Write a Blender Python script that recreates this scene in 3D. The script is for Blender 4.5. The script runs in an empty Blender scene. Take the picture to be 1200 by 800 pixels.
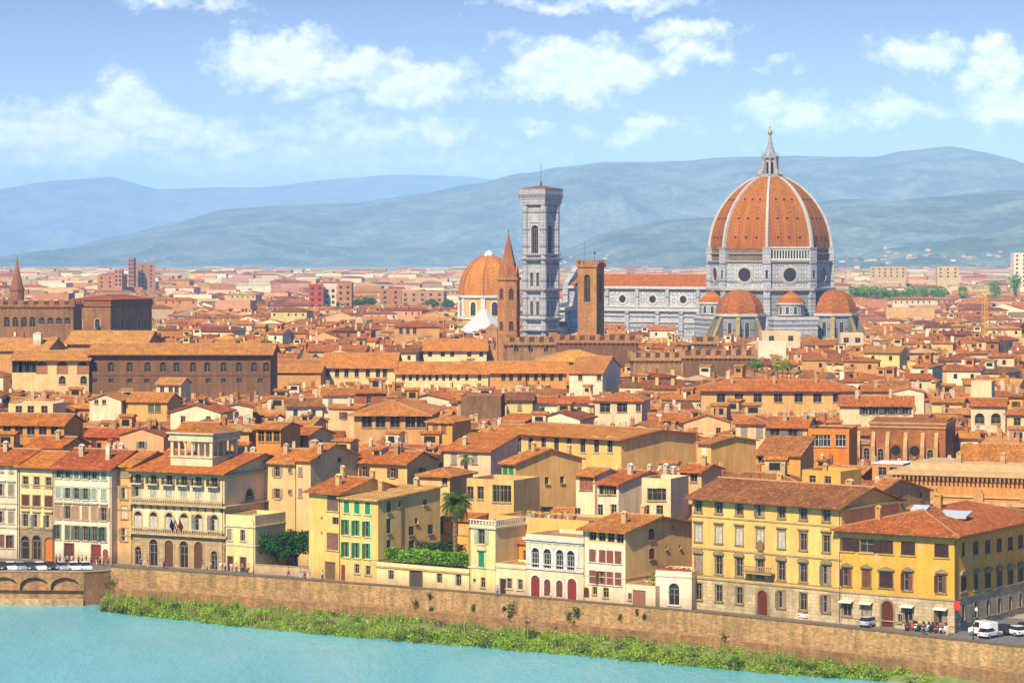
import bpy, math, random
import numpy as np
from mathutils import Vector, Matrix, noise

R = math.radians
PI = math.pi
random.seed(7)
scene = bpy.context.scene
COL = scene.collection

# ------------------------------------------------------------------ camera
F, YH, HC = 3150.0, 297.0, 54.0          # focal length in photo pixels, horizon row, camera height
cam_d = bpy.data.cameras.new('camera')
cam = bpy.data.objects.new('camera', cam_d)
COL.objects.link(cam)
cam.location = (0, 0, HC)
cam.rotation_euler = (R(90), 0, 0)
cam_d.sensor_width = 36.0
cam_d.lens = 36.0 * F / 1200.0
cam_d.shift_y = -(400.0 - YH) / 1200.0
cam_d.clip_start = 1.0
cam_d.clip_end = 80000.0
scene.camera = cam

# ------------------------------------------------------------------ sun, sky, exposure
SUN_EL = R(43)
SUN_DIR = Vector((-0.43, -0.903, 0)).normalized() * math.cos(SUN_EL) + Vector((0, 0, math.sin(SUN_EL)))
sun_d = bpy.data.lights.new('sun', 'SUN')
sun = bpy.data.objects.new('sun', sun_d)
COL.objects.link(sun)
sun_d.energy = 5.0
sun_d.angle = R(0.5)
sun_d.color = (1.0, 0.85, 0.62)
sun.rotation_euler = SUN_DIR.to_track_quat('Z', 'Y').to_euler()

scene.view_settings.view_transform = 'Standard'
scene.view_settings.look = 'None'
scene.view_settings.exposure = 0.80
scene.view_settings.gamma = 1.0
scene.view_settings.use_curve_mapping = False
scene.render.engine = 'CYCLES'
scene.cycles.use_denoising = True
scene.cycles.max_bounces = 6
scene.cycles.diffuse_bounces = 4
scene.cycles.glossy_bounces = 2
scene.cycles.volume_bounces = 0
scene.cycles.transparent_max_bounces = 8
scene.cycles.caustics_reflective = False
scene.cycles.caustics_refractive = False

SKY_STRENGTH = 0.135
HAZE_DENSITY = 0.000058
HAZE_COLOR = (0.40, 0.66, 1.0)


def C(h):
    h = h.lstrip('#')
    v = [int(h[i:i + 2], 16) / 255 for i in (0, 2, 4)]
    return tuple(c / 12.92 if c <= 0.04045 else ((c + 0.055) / 1.055) ** 2.4 for c in v)


def warm(c):
    """fired clay: never pinker than this"""
    return (c[0], max(c[1], min(c[1] * 1.35, c[0] * .35)), c[2] * .95)


class NT:
    """small helper to write node trees"""
    def __init__(s, tree):
        s.t = tree
        s.n = tree.nodes
        s.l = tree.links

    def new(s, typ, props=None, **ins):
        n = s.n.new('ShaderNode' + typ)
        for k, v in (props or {}).items():
            setattr(n, k, v)
        for k, v in ins.items():
            s.set(n, k, v)
        return n

    def set(s, n, k, v):
        sock = n.inputs[int(k[1:])] if (k[0] == 'i' and k[1:].isdigit()) else n.inputs[k.replace('_', ' ')]
        if isinstance(v, bpy.types.NodeSocket):
            s.l.new(v, sock)
        else:
            if isinstance(v, tuple) and len(v) == 3 and len(getattr(sock, 'default_value', (0,)) if hasattr(sock.default_value, '__len__') else (0,)) == 4:
                v = v + (1,)
            sock.default_value = v

    def math(s, op, a, b=0.0, c=0.0, clamp=False):
        n = s.new('Math', {'operation': op, 'use_clamp': clamp}, i0=a, i1=b)
        if op in ('MULTIPLY_ADD',):
            s.set(n, 'i2', c)
        return n.outputs[0]

    def vmath(s, op, a, b=(0, 0, 0)):
        n = s.new('VectorMath', {'operation': op}, i0=a)
        if op == 'SCALE':
            s.set(n, 'Scale', b)
        else:
            s.set(n, 'i1', b)
        return n.outputs['Value'] if op in ('LENGTH', 'DOT_PRODUCT') else n.outputs[0]

    def mix(s, f, a, b, mode='MIX'):
        n = s.n.new('ShaderNodeMix')
        n.data_type = 'RGBA'
        n.blend_type = mode
        for i, v in ((0, f), (6, a), (7, b)):
            if isinstance(v, bpy.types.NodeSocket):
                s.l.new(v, n.inputs[i])
            else:
                if isinstance(v, tuple) and len(v) == 3:
                    v = v + (1,)
                n.inputs[i].default_value = v
        return n.outputs[2]

    def ramp(s, f, a, b, c=0.0, d=1.0):
        n = s.new('MapRange', {'clamp': True}, i0=f, i1=a, i2=b, i3=c, i4=d)
        return n.outputs[0]

    def noise(s, vec, scale, detail=3.0, rough=0.55):
        n = s.new('TexNoise', {'noise_dimensions': '3D'}, Vector=vec, Scale=scale, Detail=detail, Roughness=rough)
        return n.outputs['Fac']

    def grey(s, v):
        n = s.new('CombineColor', i0=v, i1=v, i2=v)
        return n.outputs[0]


# ---- sky: Nishita, with clouds laid out by compass direction
world = bpy.data.worlds.new('World')
scene.world = world
world.use_nodes = True
w = NT(world.node_tree)
w.n.clear()
tc = w.new('TexCoord').outputs['Generated']
sep = w.new('SeparateXYZ', Vector=tc)
zp_ = w.math('MAXIMUM', sep.outputs[2], 0.0)
zz = w.math('MINIMUM', w.math('MULTIPLY_ADD', w.math('MULTIPLY', zp_, zp_), 86.0, 0.03), w.math('MULTIPLY_ADD', zp_, 4.0, 0.37))
skyvec = w.new('CombineXYZ', X=sep.outputs[0], Y=sep.outputs[1], Z=zz).outputs[0]
skyvec = w.vmath('NORMALIZE', skyvec)
sky = w.new('TexSky', {'sky_type': 'NISHITA', 'sun_disc': False, 'sun_elevation': SUN_EL,
                       'sun_rotation': math.atan2(SUN_DIR.x, SUN_DIR.y), 'air_density': 1.0,
                       'dust_density': 1.4, 'ozone_density': 1.6, 'altitude': 100.0}, Vector=skyvec)
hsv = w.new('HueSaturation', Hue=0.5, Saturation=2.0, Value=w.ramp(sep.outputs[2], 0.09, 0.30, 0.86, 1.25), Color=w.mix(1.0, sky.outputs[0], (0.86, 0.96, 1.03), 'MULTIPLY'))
az = w.math('MULTIPLY', w.math('ARCTAN2', sep.outputs[0], sep.outputs[1]), F / 100.0)
el = w.math('MULTIPLY', w.math('ARCSINE', sep.outputs[2]), F / 100.0)
skyuv = w.new('CombineXYZ', X=az, Y=el, Z=0.0).outputs[0]
wob = w.new('TexNoise', {'noise_dimensions': '3D'}, Vector=skyuv, Scale=1.6, Detail=6.0, Roughness=0.6).outputs['Color']
wob = w.vmath('SCALE', w.vmath('SUBTRACT', wob, (0.5, 0.5, 0.5)), 0.75)
cuv = w.vmath('ADD', skyuv, wob)
CLOUDS = [  # photo column, row, half width, half height, density
    (150, 128, 48, 32, 1.0), (95, 152, 70, 30, 1.0), (15, 158, 55, 28, .9), (210, 160, 70, 26, .9), (285, 158, 60, 20, .6),
    (325, 66, 72, 34, 1.0), (400, 84, 62, 28, .85), (485, 92, 76, 30, .85), (420, 104, 120, 16, .6),
    (685, 80, 82, 36, 1.0), (800, 38, 54, 17, .75), (806, 66, 54, 20, .75), (640, 92, 56, 22, .8),
    (518, 153, 36, 18, .85), (622, 148, 30, 11, .6), (750, 152, 38, 17, .8), (692, 150, 18, 13, .5),
    (385, 146, 60, 15, .6), (430, 166, 110, 18, .5), (925, 132, 76, 22, .7), (1045, 132, 52, 17, .8), (1078, 68, 58, 24, .85),
    (1165, 76, 42, 22, .75), (1185, 118, 60, 28, 1.0), (210, 4, 84, 14, .6), (700, 3, 150, 13, .6), (130, 88, 22, 14, .5),
    (905, 80, 36, 15, .35), (590, 62, 30, 24, .35), (330, 186, 380, 28, .5), (80, 176, 190, 26, .7), (420, 150, 150, 30, .55), (180, 140, 40, 24, .8), (900, 155, 260, 20, .25),
]
acc = None
for (px, py, rx, ry, s_) in CLOUDS:
    d = w.vmath('SUBTRACT', cuv, ((px - 600) / 100, (YH - py) / 100, 0))
    d = w.vmath('MULTIPLY', d, (88 / rx, 88 / ry, 0))
    ln = w.vmath('DOT_PRODUCT', d, d)
    g = w.math('MULTIPLY', w.math('EXPONENT', w.math('MULTIPLY', ln, -1.1)), s_)
    acc = g if acc is None else w.math('MAXIMUM', acc, g)
fbm = w.new('TexNoise', {'noise_dimensions': '3D'}, Vector=w.vmath('MULTIPLY', skyuv, (1.0, 1.4, 1.0)), Scale=2.6, Detail=9.0, Roughness=0.66).outputs['Fac']
cov = w.ramp(w.math('ADD', acc, w.math('MULTIPLY', w.math('SUBTRACT', fbm, 0.5), 1.25)), 0.25, 0.68)
cov = w.math('MULTIPLY', cov, 0.88)
puff = w.noise(skyuv, 5.0, 6.0, 0.6)
fb2 = w.new('TexNoise', {'noise_dimensions': '3D'}, Vector=w.vmath('MULTIPLY', w.vmath('ADD', skyuv, (-0.05, 0.10, 0)), (1.0, 1.4, 1.0)), Scale=2.6, Detail=6.0, Roughness=0.6).outputs['Fac']
rel = w.ramp(w.math('SUBTRACT', fbm, fb2), -0.10, 0.09)
cl_col = w.mix(w.math('MULTIPLY_ADD', rel, 0.75, w.math('MULTIPLY', w.ramp(puff, 0.35, 0.62), 0.25)), (4.7, 5.2, 5.9), (6.9, 6.8, 6.9))
low = w.math('MULTIPLY', w.ramp(el, 0.9, 4.2, 1.0, 0.0), 0.7)
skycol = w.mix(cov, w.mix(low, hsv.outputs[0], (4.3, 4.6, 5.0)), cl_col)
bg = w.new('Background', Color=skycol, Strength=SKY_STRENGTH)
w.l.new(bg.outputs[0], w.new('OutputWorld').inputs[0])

# ------------------------------------------------------------------ materials
MATS = {}


def mat_begin(name, rough=0.9, spec=0.2):
    m = bpy.data.materials.new(name)
    m.use_nodes = True
    t = NT(m.node_tree)
    t.n.clear()
    bs = t.new('BsdfPrincipled', Roughness=rough)
    bs.inputs['Specular IOR Level'].default_value = spec
    t.l.new(bs.outputs[0], t.new('OutputMaterial').inputs[0])
    MATS[name] = m
    return m, t, bs


def colour_source(t, src):
    if src == 'attr':
        return t.new('Attribute', {'attribute_name': 'Col'}).outputs['Color']
    if src == 'object':
        return t.new('ObjectInfo').outputs['Color']
    n = t.new('RGB')
    n.outputs[0].default_value = tuple(src) + (1,)
    return n.outputs[0]


def uv_vec(t, src='object'):
    u = t.new('UVMap').outputs[0]
    if src == 'object':
        r = t.math('MULTIPLY', t.new('ObjectInfo').outputs['Random'], 91.0)
        return u, t.vmath('ADD', u, t.new('CombineXYZ', X=r, Y=r, Z=r).outputs[0])
    return u, u


def bump(t, bs, h, dist, strength=1.0):
    b = t.new('Bump', Strength=strength, Distance=dist, Height=h)
    t.l.new(b.outputs[0], bs.inputs['Normal'])


def plaster(name, src):
    m, t, bs = mat_begin(name, 0.92, 0.15)
    c = colour_source(t, src)
    u, v = uv_vec(t, 'object' if src != 'attr' else 'x')
    n1 = t.ramp(t.noise(v, 0.22, 4), 0.3, 0.7, 0.82, 1.08)
    n2 = t.ramp(t.noise(t.vmath('MULTIPLY', v, (1.3, 0.13, 1)), 1.0, 4, 0.6), 0.28, 0.62, 0.80, 1.04)
    c = t.mix(1.0, c, (0.83, 0.675, 0.49), 'MULTIPLY')
    n3 = t.ramp(t.noise(v, 3.5, 3), 0.3, 0.7, 0.93, 1.06)
    f = t.math('MULTIPLY', t.math('MULTIPLY', n1, n2), n3)
    c2 = t.mix(1.0, c, t.grey(f), 'MULTIPLY')
    patch = t.ramp(t.noise(t.vmath('ADD', v, (37, 11, 0)), 0.35, 5, 0.65), 0.60, 0.68)
    c3 = t.mix(t.math('MULTIPLY', patch, 0.38), c2, (0.42, 0.33, 0.23))
    if src == 'object':                      # rising damp and splashes along the foot of the wall
        hgt = t.new('SeparateXYZ', Vector=u).outputs[1]
        damp = t.math('MULTIPLY', t.ramp(t.math('ADD', hgt, t.math('MULTIPLY', t.noise(v, 0.7, 4), -2.5)), 0.9, -0.8), 0.55)
        c3 = t.mix(damp, c3, (0.20, 0.15, 0.10))
    t.set(bs, 'Base Color', c3)
    bump(t, bs, t.noise(v, 6.0, 3), 0.03, 0.5)
    return m


def rooftile(name, src, tile=0.30):
    m, t, bs = mat_begin(name, 0.85, 0.2)
    c = t.mix(1.0, colour_source(t, src), (0.88, 0.87, 0.46), 'MULTIPLY')
    u, v = uv_vec(t, 'object' if src != 'attr' else 'x')
    s = t.new('SeparateXYZ', Vector=u)
    fu = t.math('DIVIDE', s.outputs[0], tile)
    fv = t.math('DIVIDE', s.outputs[1], 0.42)
    cell = t.new('CombineXYZ', X=t.math('FLOOR', fu), Y=t.math('FLOOR', fv), Z=0.0).outputs[0]
    wn = t.new('TexWhiteNoise', {'noise_dimensions': '3D'}, Vector=cell)
    f1 = t.ramp(wn.outputs['Value'], 0, 1, 0.66, 1.28)
    f2 = t.ramp(t.noise(v, 0.35, 5, 0.65), 0.3, 0.7, 0.66, 1.2)
    f3 = t.ramp(t.noise(t.vmath('MULTIPLY', v, (2.4, 0.22, 1)), 1.0, 3), 0.3, 0.7, 0.78, 1.15)
    f = t.math('MULTIPLY', t.math('MULTIPLY', f1, f2), f3)
    c2 = t.mix(1.0, c, t.grey(f), 'MULTIPLY')
    lich = t.ramp(t.noise(t.vmath('ADD', v, (5, 77, 0)), 0.8, 5, 0.7), 0.55, 0.72)
    c3 = t.mix(t.math('MULTIPLY', lich, 0.4), c2, (0.24, 0.14, 0.07))
    pale = t.ramp(wn.outputs['Value'], 0.93, 0.97)
    c4 = t.mix(t.math('MULTIPLY', pale, 0.45), c3, (0.52, 0.27, 0.11))
    t.set(bs, 'Base Color', c4)
    w1 = t.math('ABSOLUTE', t.math('SINE', t.math('MULTIPLY', fu, PI)))
    row = t.math('FRACT', fv)
    bump(t, bs, t.math('ADD', w1, t.math('MULTIPLY', row, -0.4)), 0.09, 1.0)
    return m


def stonework(name, src, bw=0.9, bh=0.42, mortar=0.03, contrast=0.25, depth=0.05, mcol=(0.25, 0.2, 0.15)):
    m, t, bs = mat_begin(name, 0.9, 0.2)
    c = colour_source(t, src)
    u, v = uv_vec(t, 'object' if src != 'attr' else 'x')
    br = t.new('TexBrick', {'offset': 0.5}, Vector=u, Color1=(1, 1, 1, 1), Color2=(1, 1, 1, 1), Mortar=(0, 0, 0, 1), Scale=1.0)
    br.inputs['Mortar Size'].default_value = mortar
    br.inputs['Brick Width'].default_value = bw
    br.inputs['Row Height'].default_value = bh
    s = t.new('SeparateXYZ', Vector=u)
    rowi = t.math('FLOOR', t.math('DIVIDE', s.outputs[1], bh))
    coli = t.math('FLOOR', t.math('ADD', t.math('DIVIDE', s.outputs[0], bw), t.math('MULTIPLY', t.math('MODULO', rowi, 2.0), 0.5)))
    wn = t.new('TexWhiteNoise', {'noise_dimensions': '3D'}, Vector=t.new('CombineXYZ', X=coli, Y=rowi, Z=0.0).outputs[0])
    f1 = t.ramp(wn.outputs['Value'], 0, 1, 1 - contrast, 1 + contrast)
    f2 = t.ramp(t.noise(v, 0.15, 6, 0.7), 0.3, 0.7, 0.46, 0.90)
    f3 = t.ramp(t.noise(t.vmath('MULTIPLY', v, (1.0, 0.10, 1)), 0.9, 4, 0.6), 0.3, 0.65, 0.5 if name == 'rubble_stone' else 0.75, 1.1)
    f = t.math('MULTIPLY', t.math('MULTIPLY', f1, f2), f3)
    c2 = t.mix(1.0, c, t.grey(f), 'MULTIPLY')
    c3 = t.mix(t.math('MULTIPLY', t.math('SUBTRACT', 1.0, br.outputs['Color']), 0.6), c2, mcol)
    t.set(bs, 'Base Color', c3)
    bump(t, bs, t.math('ADD', br.outputs['Color'], t.math('MULTIPLY', t.noise(v, 5, 3), 0.7)), depth, 0.8)
    return m


def marble(name, pw, ph, green=(0.045, 0.075, 0.085), white=(0.46, 0.46, 0.465), pink=(0.24, 0.20, 0.205)):
    """white marble panelling with green and pink bands"""
    m, t, bs = mat_begin(name, 0.6, 0.3)
    u, v = uv_vec(t, 'object')
    s = t.new('SeparateXYZ', Vector=u)
    fu = t.math('FRACT', t.math('DIVIDE', s.outputs[0], pw))
    fv = t.math('FRACT', t.math('DIVIDE', s.outputs[1], ph))
    du = t.math('ABSOLUTE', t.math('SUBTRACT', fu, 0.5))
    dv = t.math('ABSOLUTE', t.math('SUBTRACT', fv, 0.5))
    edge = t.math('MAXIMUM', t.ramp(du, 0.41, 0.45), t.ramp(dv, 0.43, 0.46))
    ring = t.math('MAXIMUM', du, dv)
    inner = t.math('MULTIPLY', t.ramp(ring, 0.18, 0.20), t.ramp(ring, 0.35, 0.33))
    n = t.ramp(t.noise(v, 0.3, 4), 0.3, 0.7, 0.72, 1.15)
    c = t.mix(1.0, white, t.grey(n), 'MULTIPLY')
    c = t.mix(t.math('MULTIPLY', inner, 0.68), c, green)
    c = t.mix(t.math('MULTIPLY', edge, 0.55), c, pink)
    band = t.ramp(t.math('FRACT', t.math('DIVIDE', s.outputs[1], ph * 2.5)), 0.86, 0.88)
    c = t.mix(t.math('MULTIPLY', band, 0.7), c, green)
    st = t.ramp(t.noise(t.vmath('MULTIPLY', v, (1, 0.08, 1)), 0.8, 4), 0.38, 0.72, 0.0, 0.5)
    c = t.mix(st, c, (0.22, 0.21, 0.20))
    t.set(bs, 'Base Color', c)
    bump(t, bs, t.math('SUBTRACT', 1.0, inner), 0.12, 0.6)
    return m


def plain(name, src, rough=0.8, spec=0.3, nscale=1.5, amp=0.15, metal=0.0):
    m, t, bs = mat_begin(name, rough, spec)
    c = colour_source(t, src)
    u, v = uv_vec(t, 'object' if src != 'attr' else 'x')
    k = 0.66 if name in ('trim', 'ridge_tile', 'shutter') else 0.85
    f = t.ramp(t.noise(v, nscale, 4), 0.3, 0.7, k * (1 - amp), k * (1 + amp))
    t.set(bs, 'Base Color', t.mix(1.0, c, t.grey(f), 'MULTIPLY'))
    bs.inputs['Metallic'].default_value = metal
    return m


def leafmat(name, src='object'):
    m, t, bs = mat_begin(name, 0.75, 0.25)
    c = colour_source(t, src)
    g = t.new('NewGeometry')
    f = t.ramp(g.outputs['Random Per Island'], 0, 1, 0.36, 1.05)
    n = t.ramp(t.noise(t.new('TexCoord').outputs['Object'], 0.45, 3), 0.3, 0.7, 0.6, 1.4)
    c2 = t.mix(1.0, c, t.grey(t.math('MULTIPLY', f, n)), 'MULTIPLY')
    c3 = t.mix(t.ramp(g.outputs['Random Per Island'], 0.8, 1.0, 0, 0.5), c2, (0.16, 0.17, 0.03))
    t.set(bs, 'Base Color', c3)
    tr = t.new('BsdfTranslucent', Color=c3)
    mx = t.new('MixShader', Fac=0.3, i1=bs.outputs[0], i2=tr.outputs[0])
    out = [n for n in t.n if n.type == 'OUTPUT_MATERIAL'][0]
    t.l.new(mx.outputs[0], out.inputs[0])
    return m


plaster('plaster', 'object')
plaster('plaster_mix', 'attr')
rooftile('roof_tile', 'object')
rooftile('roof_tile_mix', 'attr', 0.34)
rooftile('roof_tile_small', (0.54, 0.175, 0.05))
stonework('rustic_stone', 'object', 1.1, 0.5, 0.035, 0.16, 0.06)
stonework('brick', 'object', 0.7, 0.28, 0.02, 0.22, 0.02, (0.3, 0.2, 0.12))
stonework('rubble_stone', 'object', 0.46, 0.24, 0.03, 0.30, 0.06, (0.34, 0.23, 0.13))
marble('marble_tower', 1.75, 3.3)
marble('marble_panel', 2.6, 4.1)
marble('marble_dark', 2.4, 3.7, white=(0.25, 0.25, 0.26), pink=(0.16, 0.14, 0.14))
marble('marble_nave', 2.9, 3.6)
plain('trim', 'object', 0.85, 0.2, 0.8, 0.22)
plain('paint', 'object', 0.5, 0.4, 2.0, 0.08)
plain('wood', 'object', 0.7, 0.3, 4.0, 0.2)
plain('metal', 'object', 0.35, 0.5, 2.0, 0.06, 0.6)
plain('car_paint', 'object', 0.25, 0.6, 1.0, 0.03)
plain('cloth', 'object', 0.9, 0.1, 6.0, 0.12)
plain('rubber', (0.02, 0.02, 0.02), 0.8, 0.3)
plain('skin', (0.50, 0.30, 0.20), 0.6, 0.3)
plain('ridge_tile', (0.50, 0.25, 0.11), 0.85, 0.2, 3.0, 0.3)
plain('dark_void', (0.025, 0.02, 0.017), 0.9, 0.1)
leafmat('leaf')
leafmat('leaf_dry', (0.30, 0.24, 0.09))
leafmat('leaf_dark', (0.09, 0.16, 0.035))
mg, tg, bg_ = mat_begin('glass', 0.12, 0.28)
bg_.inputs['Base Color'].default_value = (0.026, 0.020, 0.016, 1)
# slatted shutters
ms, ts, bs_ = mat_begin('shutter', 0.7, 0.3)
cs = colour_source(ts, 'object')
us, vs = uv_vec(ts)
sl = ts.math('FRACT', ts.math('DIVIDE', ts.new('SeparateXYZ', Vector=us).outputs[1], 0.09))
ts.set(bs_, 'Base Color', ts.mix(1.0, cs, ts.grey(ts.ramp(ts.noise(vs, 2.0, 3), .3, .7, .75, 1.2)), 'MULTIPLY'))
bump(ts, bs_, sl, 0.03, 0.8)


# ------------------------------------------------------------------ mesh builder
class MB:
    def __init__(s):
        s.v, s.f, s.m, s.c = [], [], [], []

    def face(s, pts, mi=0, col=(1, 1, 1)):
        b = len(s.v)
        s.v.extend([tuple(p) for p in pts])
        s.f.append(tuple(range(b, b + len(pts))))
        s.m.append(mi)
        s.c.append(col)

    def box(s, x0, x1, y0, y1, z0, z1, mi=0, col=(1, 1, 1), M=None):
        p = [Vector((x, y, z)) for z in (z0, z1) for y in (y0, y1) for x in (x0, x1)]
        if M is not None:
            p = [M @ q for q in p]
        b = len(s.v)
        s.v.extend([tuple(q) for q in p])
        for f in ((0, 2, 3, 1), (4, 5, 7, 6), (0, 1, 5, 4), (2, 6, 7, 3), (0, 4, 6, 2), (1, 3, 7, 5)):
            s.f.append(tuple(b + i for i in f))
            s.m.append(mi)
            s.c.append(col)

    def prism(s, poly, axis, a, b, mi=0, col=(1, 1, 1), M=None):
        """closed polygon (2D) swept along an axis: 'x' -> (y,z), 'y' -> (x,z), 'z' -> (x,y)"""
        def P(q, k):
            v = {'x': (k, q[0], q[1]), 'y': (q[0], k, q[1]), 'z': (q[0], q[1], k)}[axis]
            v = Vector(v)
            return M @ v if M is not None else v
        n = len(poly)
        bi = len(s.v)
        s.v.extend([tuple(P(q, a)) for q in poly] + [tuple(P(q, b)) for q in poly])
        area = sum(poly[i][0] * poly[(i + 1) % n][1] - poly[(i + 1) % n][0] * poly[i][1] for i in range(n))
        flip = (area < 0) ^ (axis == 'y') ^ (b < a)
        fs = [tuple(bi + i for i in range(n))[::-1], tuple(bi + n + i for i in range(n))]
        fs += [(bi + i, bi + (i + 1) % n, bi + n + (i + 1) % n, bi + n + i) for i in range(n)]
        for f in fs:
            s.f.append(f[::-1] if flip else f)
            s.m.append(mi)
            s.c.append(col)

    def lathe(s, prof, n=16, mi=0, cx=0, cy=0, a0=0.0, a1=2 * PI, col=(1, 1, 1), cap=True):
        full = abs(a1 - a0 - 2 * PI) < 1e-6
        k = n if full else n + 1
        b = len(s.v)
        for r, z in prof:
            for i in range(k):
                a = a0 + (a1 - a0) * i / n
                s.v.append((cx + r * math.cos(a), cy + r * math.sin(a), z))
        for j in range(len(prof) - 1):
            for i in range(n):
                i2 = (i + 1) % k
                s.f.append((b + j * k + i, b + j * k + i2, b + (j + 1) * k + i2, b + (j + 1) * k + i))
                s.m.append(mi)
                s.c.append(col)
        if cap and full:
            s.f.append(tuple(b + i for i in range(k))[::-1])
            s.f.append(tuple(b + (len(prof) - 1) * k + i for i in range(k)))
            s.m += [mi, mi]
            s.c += [col, col]

    def tube(s, p0, p1, r0, r1=None, n=6, mi=0, col=(1, 1, 1)):
        r1 = r0 if r1 is None else r1
        p0, p1 = Vector(p0), Vector(p1)
        d = (p1 - p0).normalized()
        a = d.orthogonal().normalized()
        c = d.cross(a)
        b = len(s.v)
        for p, r in ((p0, r0), (p1, r1)):
            for i in range(n):
                q = p + (a * math.cos(2 * PI * i / n) + c * math.sin(2 * PI * i / n)) * r
                s.v.append(tuple(q))
        for i in range(n):
            s.f.append((b + i, b + (i + 1) % n, b + n + (i + 1) % n, b + n + i))
        s.f += [tuple(b + i for i in range(n))[::-1], tuple(b + n + i for i in range(n))]
        s.m += [mi] * (n + 2)
        s.c += [col] * (n + 2)

    def mesh(s, name, mats, colours=False, smooth=False):
        me = bpy.data.meshes.new(name)
        me.from_pydata(s.v, [], s.f)
        for m in ([mats] if isinstance(mats, str) else mats):
            me.materials.append(MATS[m])
        n = len(me.polygons)
        if n:
            me.polygons.foreach_set('material_index', s.m)
            if smooth:
                me.polygons.foreach_set('use_smooth', [True] * n)
            uv = me.uv_layers.new(name='UVMap')
            nl = len(me.loops)
            lv = np.empty(nl, np.int32)
            me.loops.foreach_get('vertex_index', lv)
            co = np.empty(len(me.vertices) * 3, np.float32)
            me.vertices.foreach_get('co', co)
            co = co.reshape(-1, 3)
            nr = np.empty(n * 3, np.float32)
            me.polygons.foreach_get('normal', nr)
            nr = nr.reshape(-1, 3)
            lt = np.empty(n, np.int32)
            me.polygons.foreach_get('loop_total', lt)
            pn = np.repeat(nr, lt, axis=0)
            ud = np.stack([-pn[:, 1], pn[:, 0], np.zeros(nl)], 1)
            ln = np.linalg.norm(ud, axis=1)
            flat = ln < 0.12
            ud[flat] = (1, 0, 0)
            ln[flat] = 1
            ud /= ln[:, None]
            vd = np.cross(pn, ud)
            vd[flat] = (0, 1, 0)
            p = co[lv]
            uvs = np.stack([(p * ud).sum(1), (p * vd).sum(1)], 1).astype(np.float32)
            uv.data.foreach_set('uv', uvs.ravel())
            if colours:
                at = me.attributes.new('Col', 'FLOAT_COLOR', 'FACE')
                at.data.foreach_set('color', np.array([tuple(c) + (1,) for c in s.c], np.float32).ravel())
        me.update()
        return me

    def build(s, name, mats, parent=None, color=None, colours=False, smooth=False, loc=None, rz=0.0):
        return obj(name, s.mesh(name, mats, colours, smooth), parent, color, loc, rz)


CHILD = {}


def obj(name, data, parent=None, color=None, loc=None, rz=0.0):
    o = bpy.data.objects.new(name, data)
    COL.objects.link(o)
    if parent is not None:
        o.parent = parent
        CHILD.setdefault(parent.name, []).append(o)
    if color is not None:
        if data is not None and data.materials and data.materials[0] and data.materials[0].name == 'roof_tile':
            color = warm(color)
        o.color = tuple(color) + (1,)
    if loc is not None:
        o.location = loc
    if rz:
        o.rotation_euler = (0, 0, rz)
    return o


def tag(o, label=None, cat=None, group=None, kind=None):
    for k, v in (('label', label), ('category', cat), ('group', group), ('kind', kind)):
        if v:
            o[k] = v
    return o


def thing(name, label, cat, loc=(0, 0, 0), rz=0.0, group=None):
    return tag(obj(name, None, None, None, loc, rz), label, cat, group)


def copy_tree(o, parent=None):
    c = o.copy()
    COL.objects.link(c)
    if parent is not None:
        c.parent = parent
        CHILD.setdefault(parent.name, []).append(c)
    for ch in KIDS(o):
        copy_tree(ch, c)
    return c


def KIDS(o):
    return list(CHILD.get(o.name, ()))


# ------------------------------------------------------------------ photo -> place
def ground_at(px, py, z=0.0):
    Y = F * (HC - z) / (py - YH)
    return Vector(((px - 600) / F * Y, Y, 0))


def at(px, Y):
    return Vector(((px - 600) / F * Y, Y, 0))


def z_at(py, Y):
    return HC - (py - YH) / F * Y


def to_px(p):
    return 600 + F * p.x / p.y, YH + F * (HC - p.z) / p.y


def meet(P, D, px):
    """distance along P + s*D to the vertical plane of photo column px"""
    k = (px - 600) / F
    den = D.x - k * D.y
    return (k * P.y - P.x) / den


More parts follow.
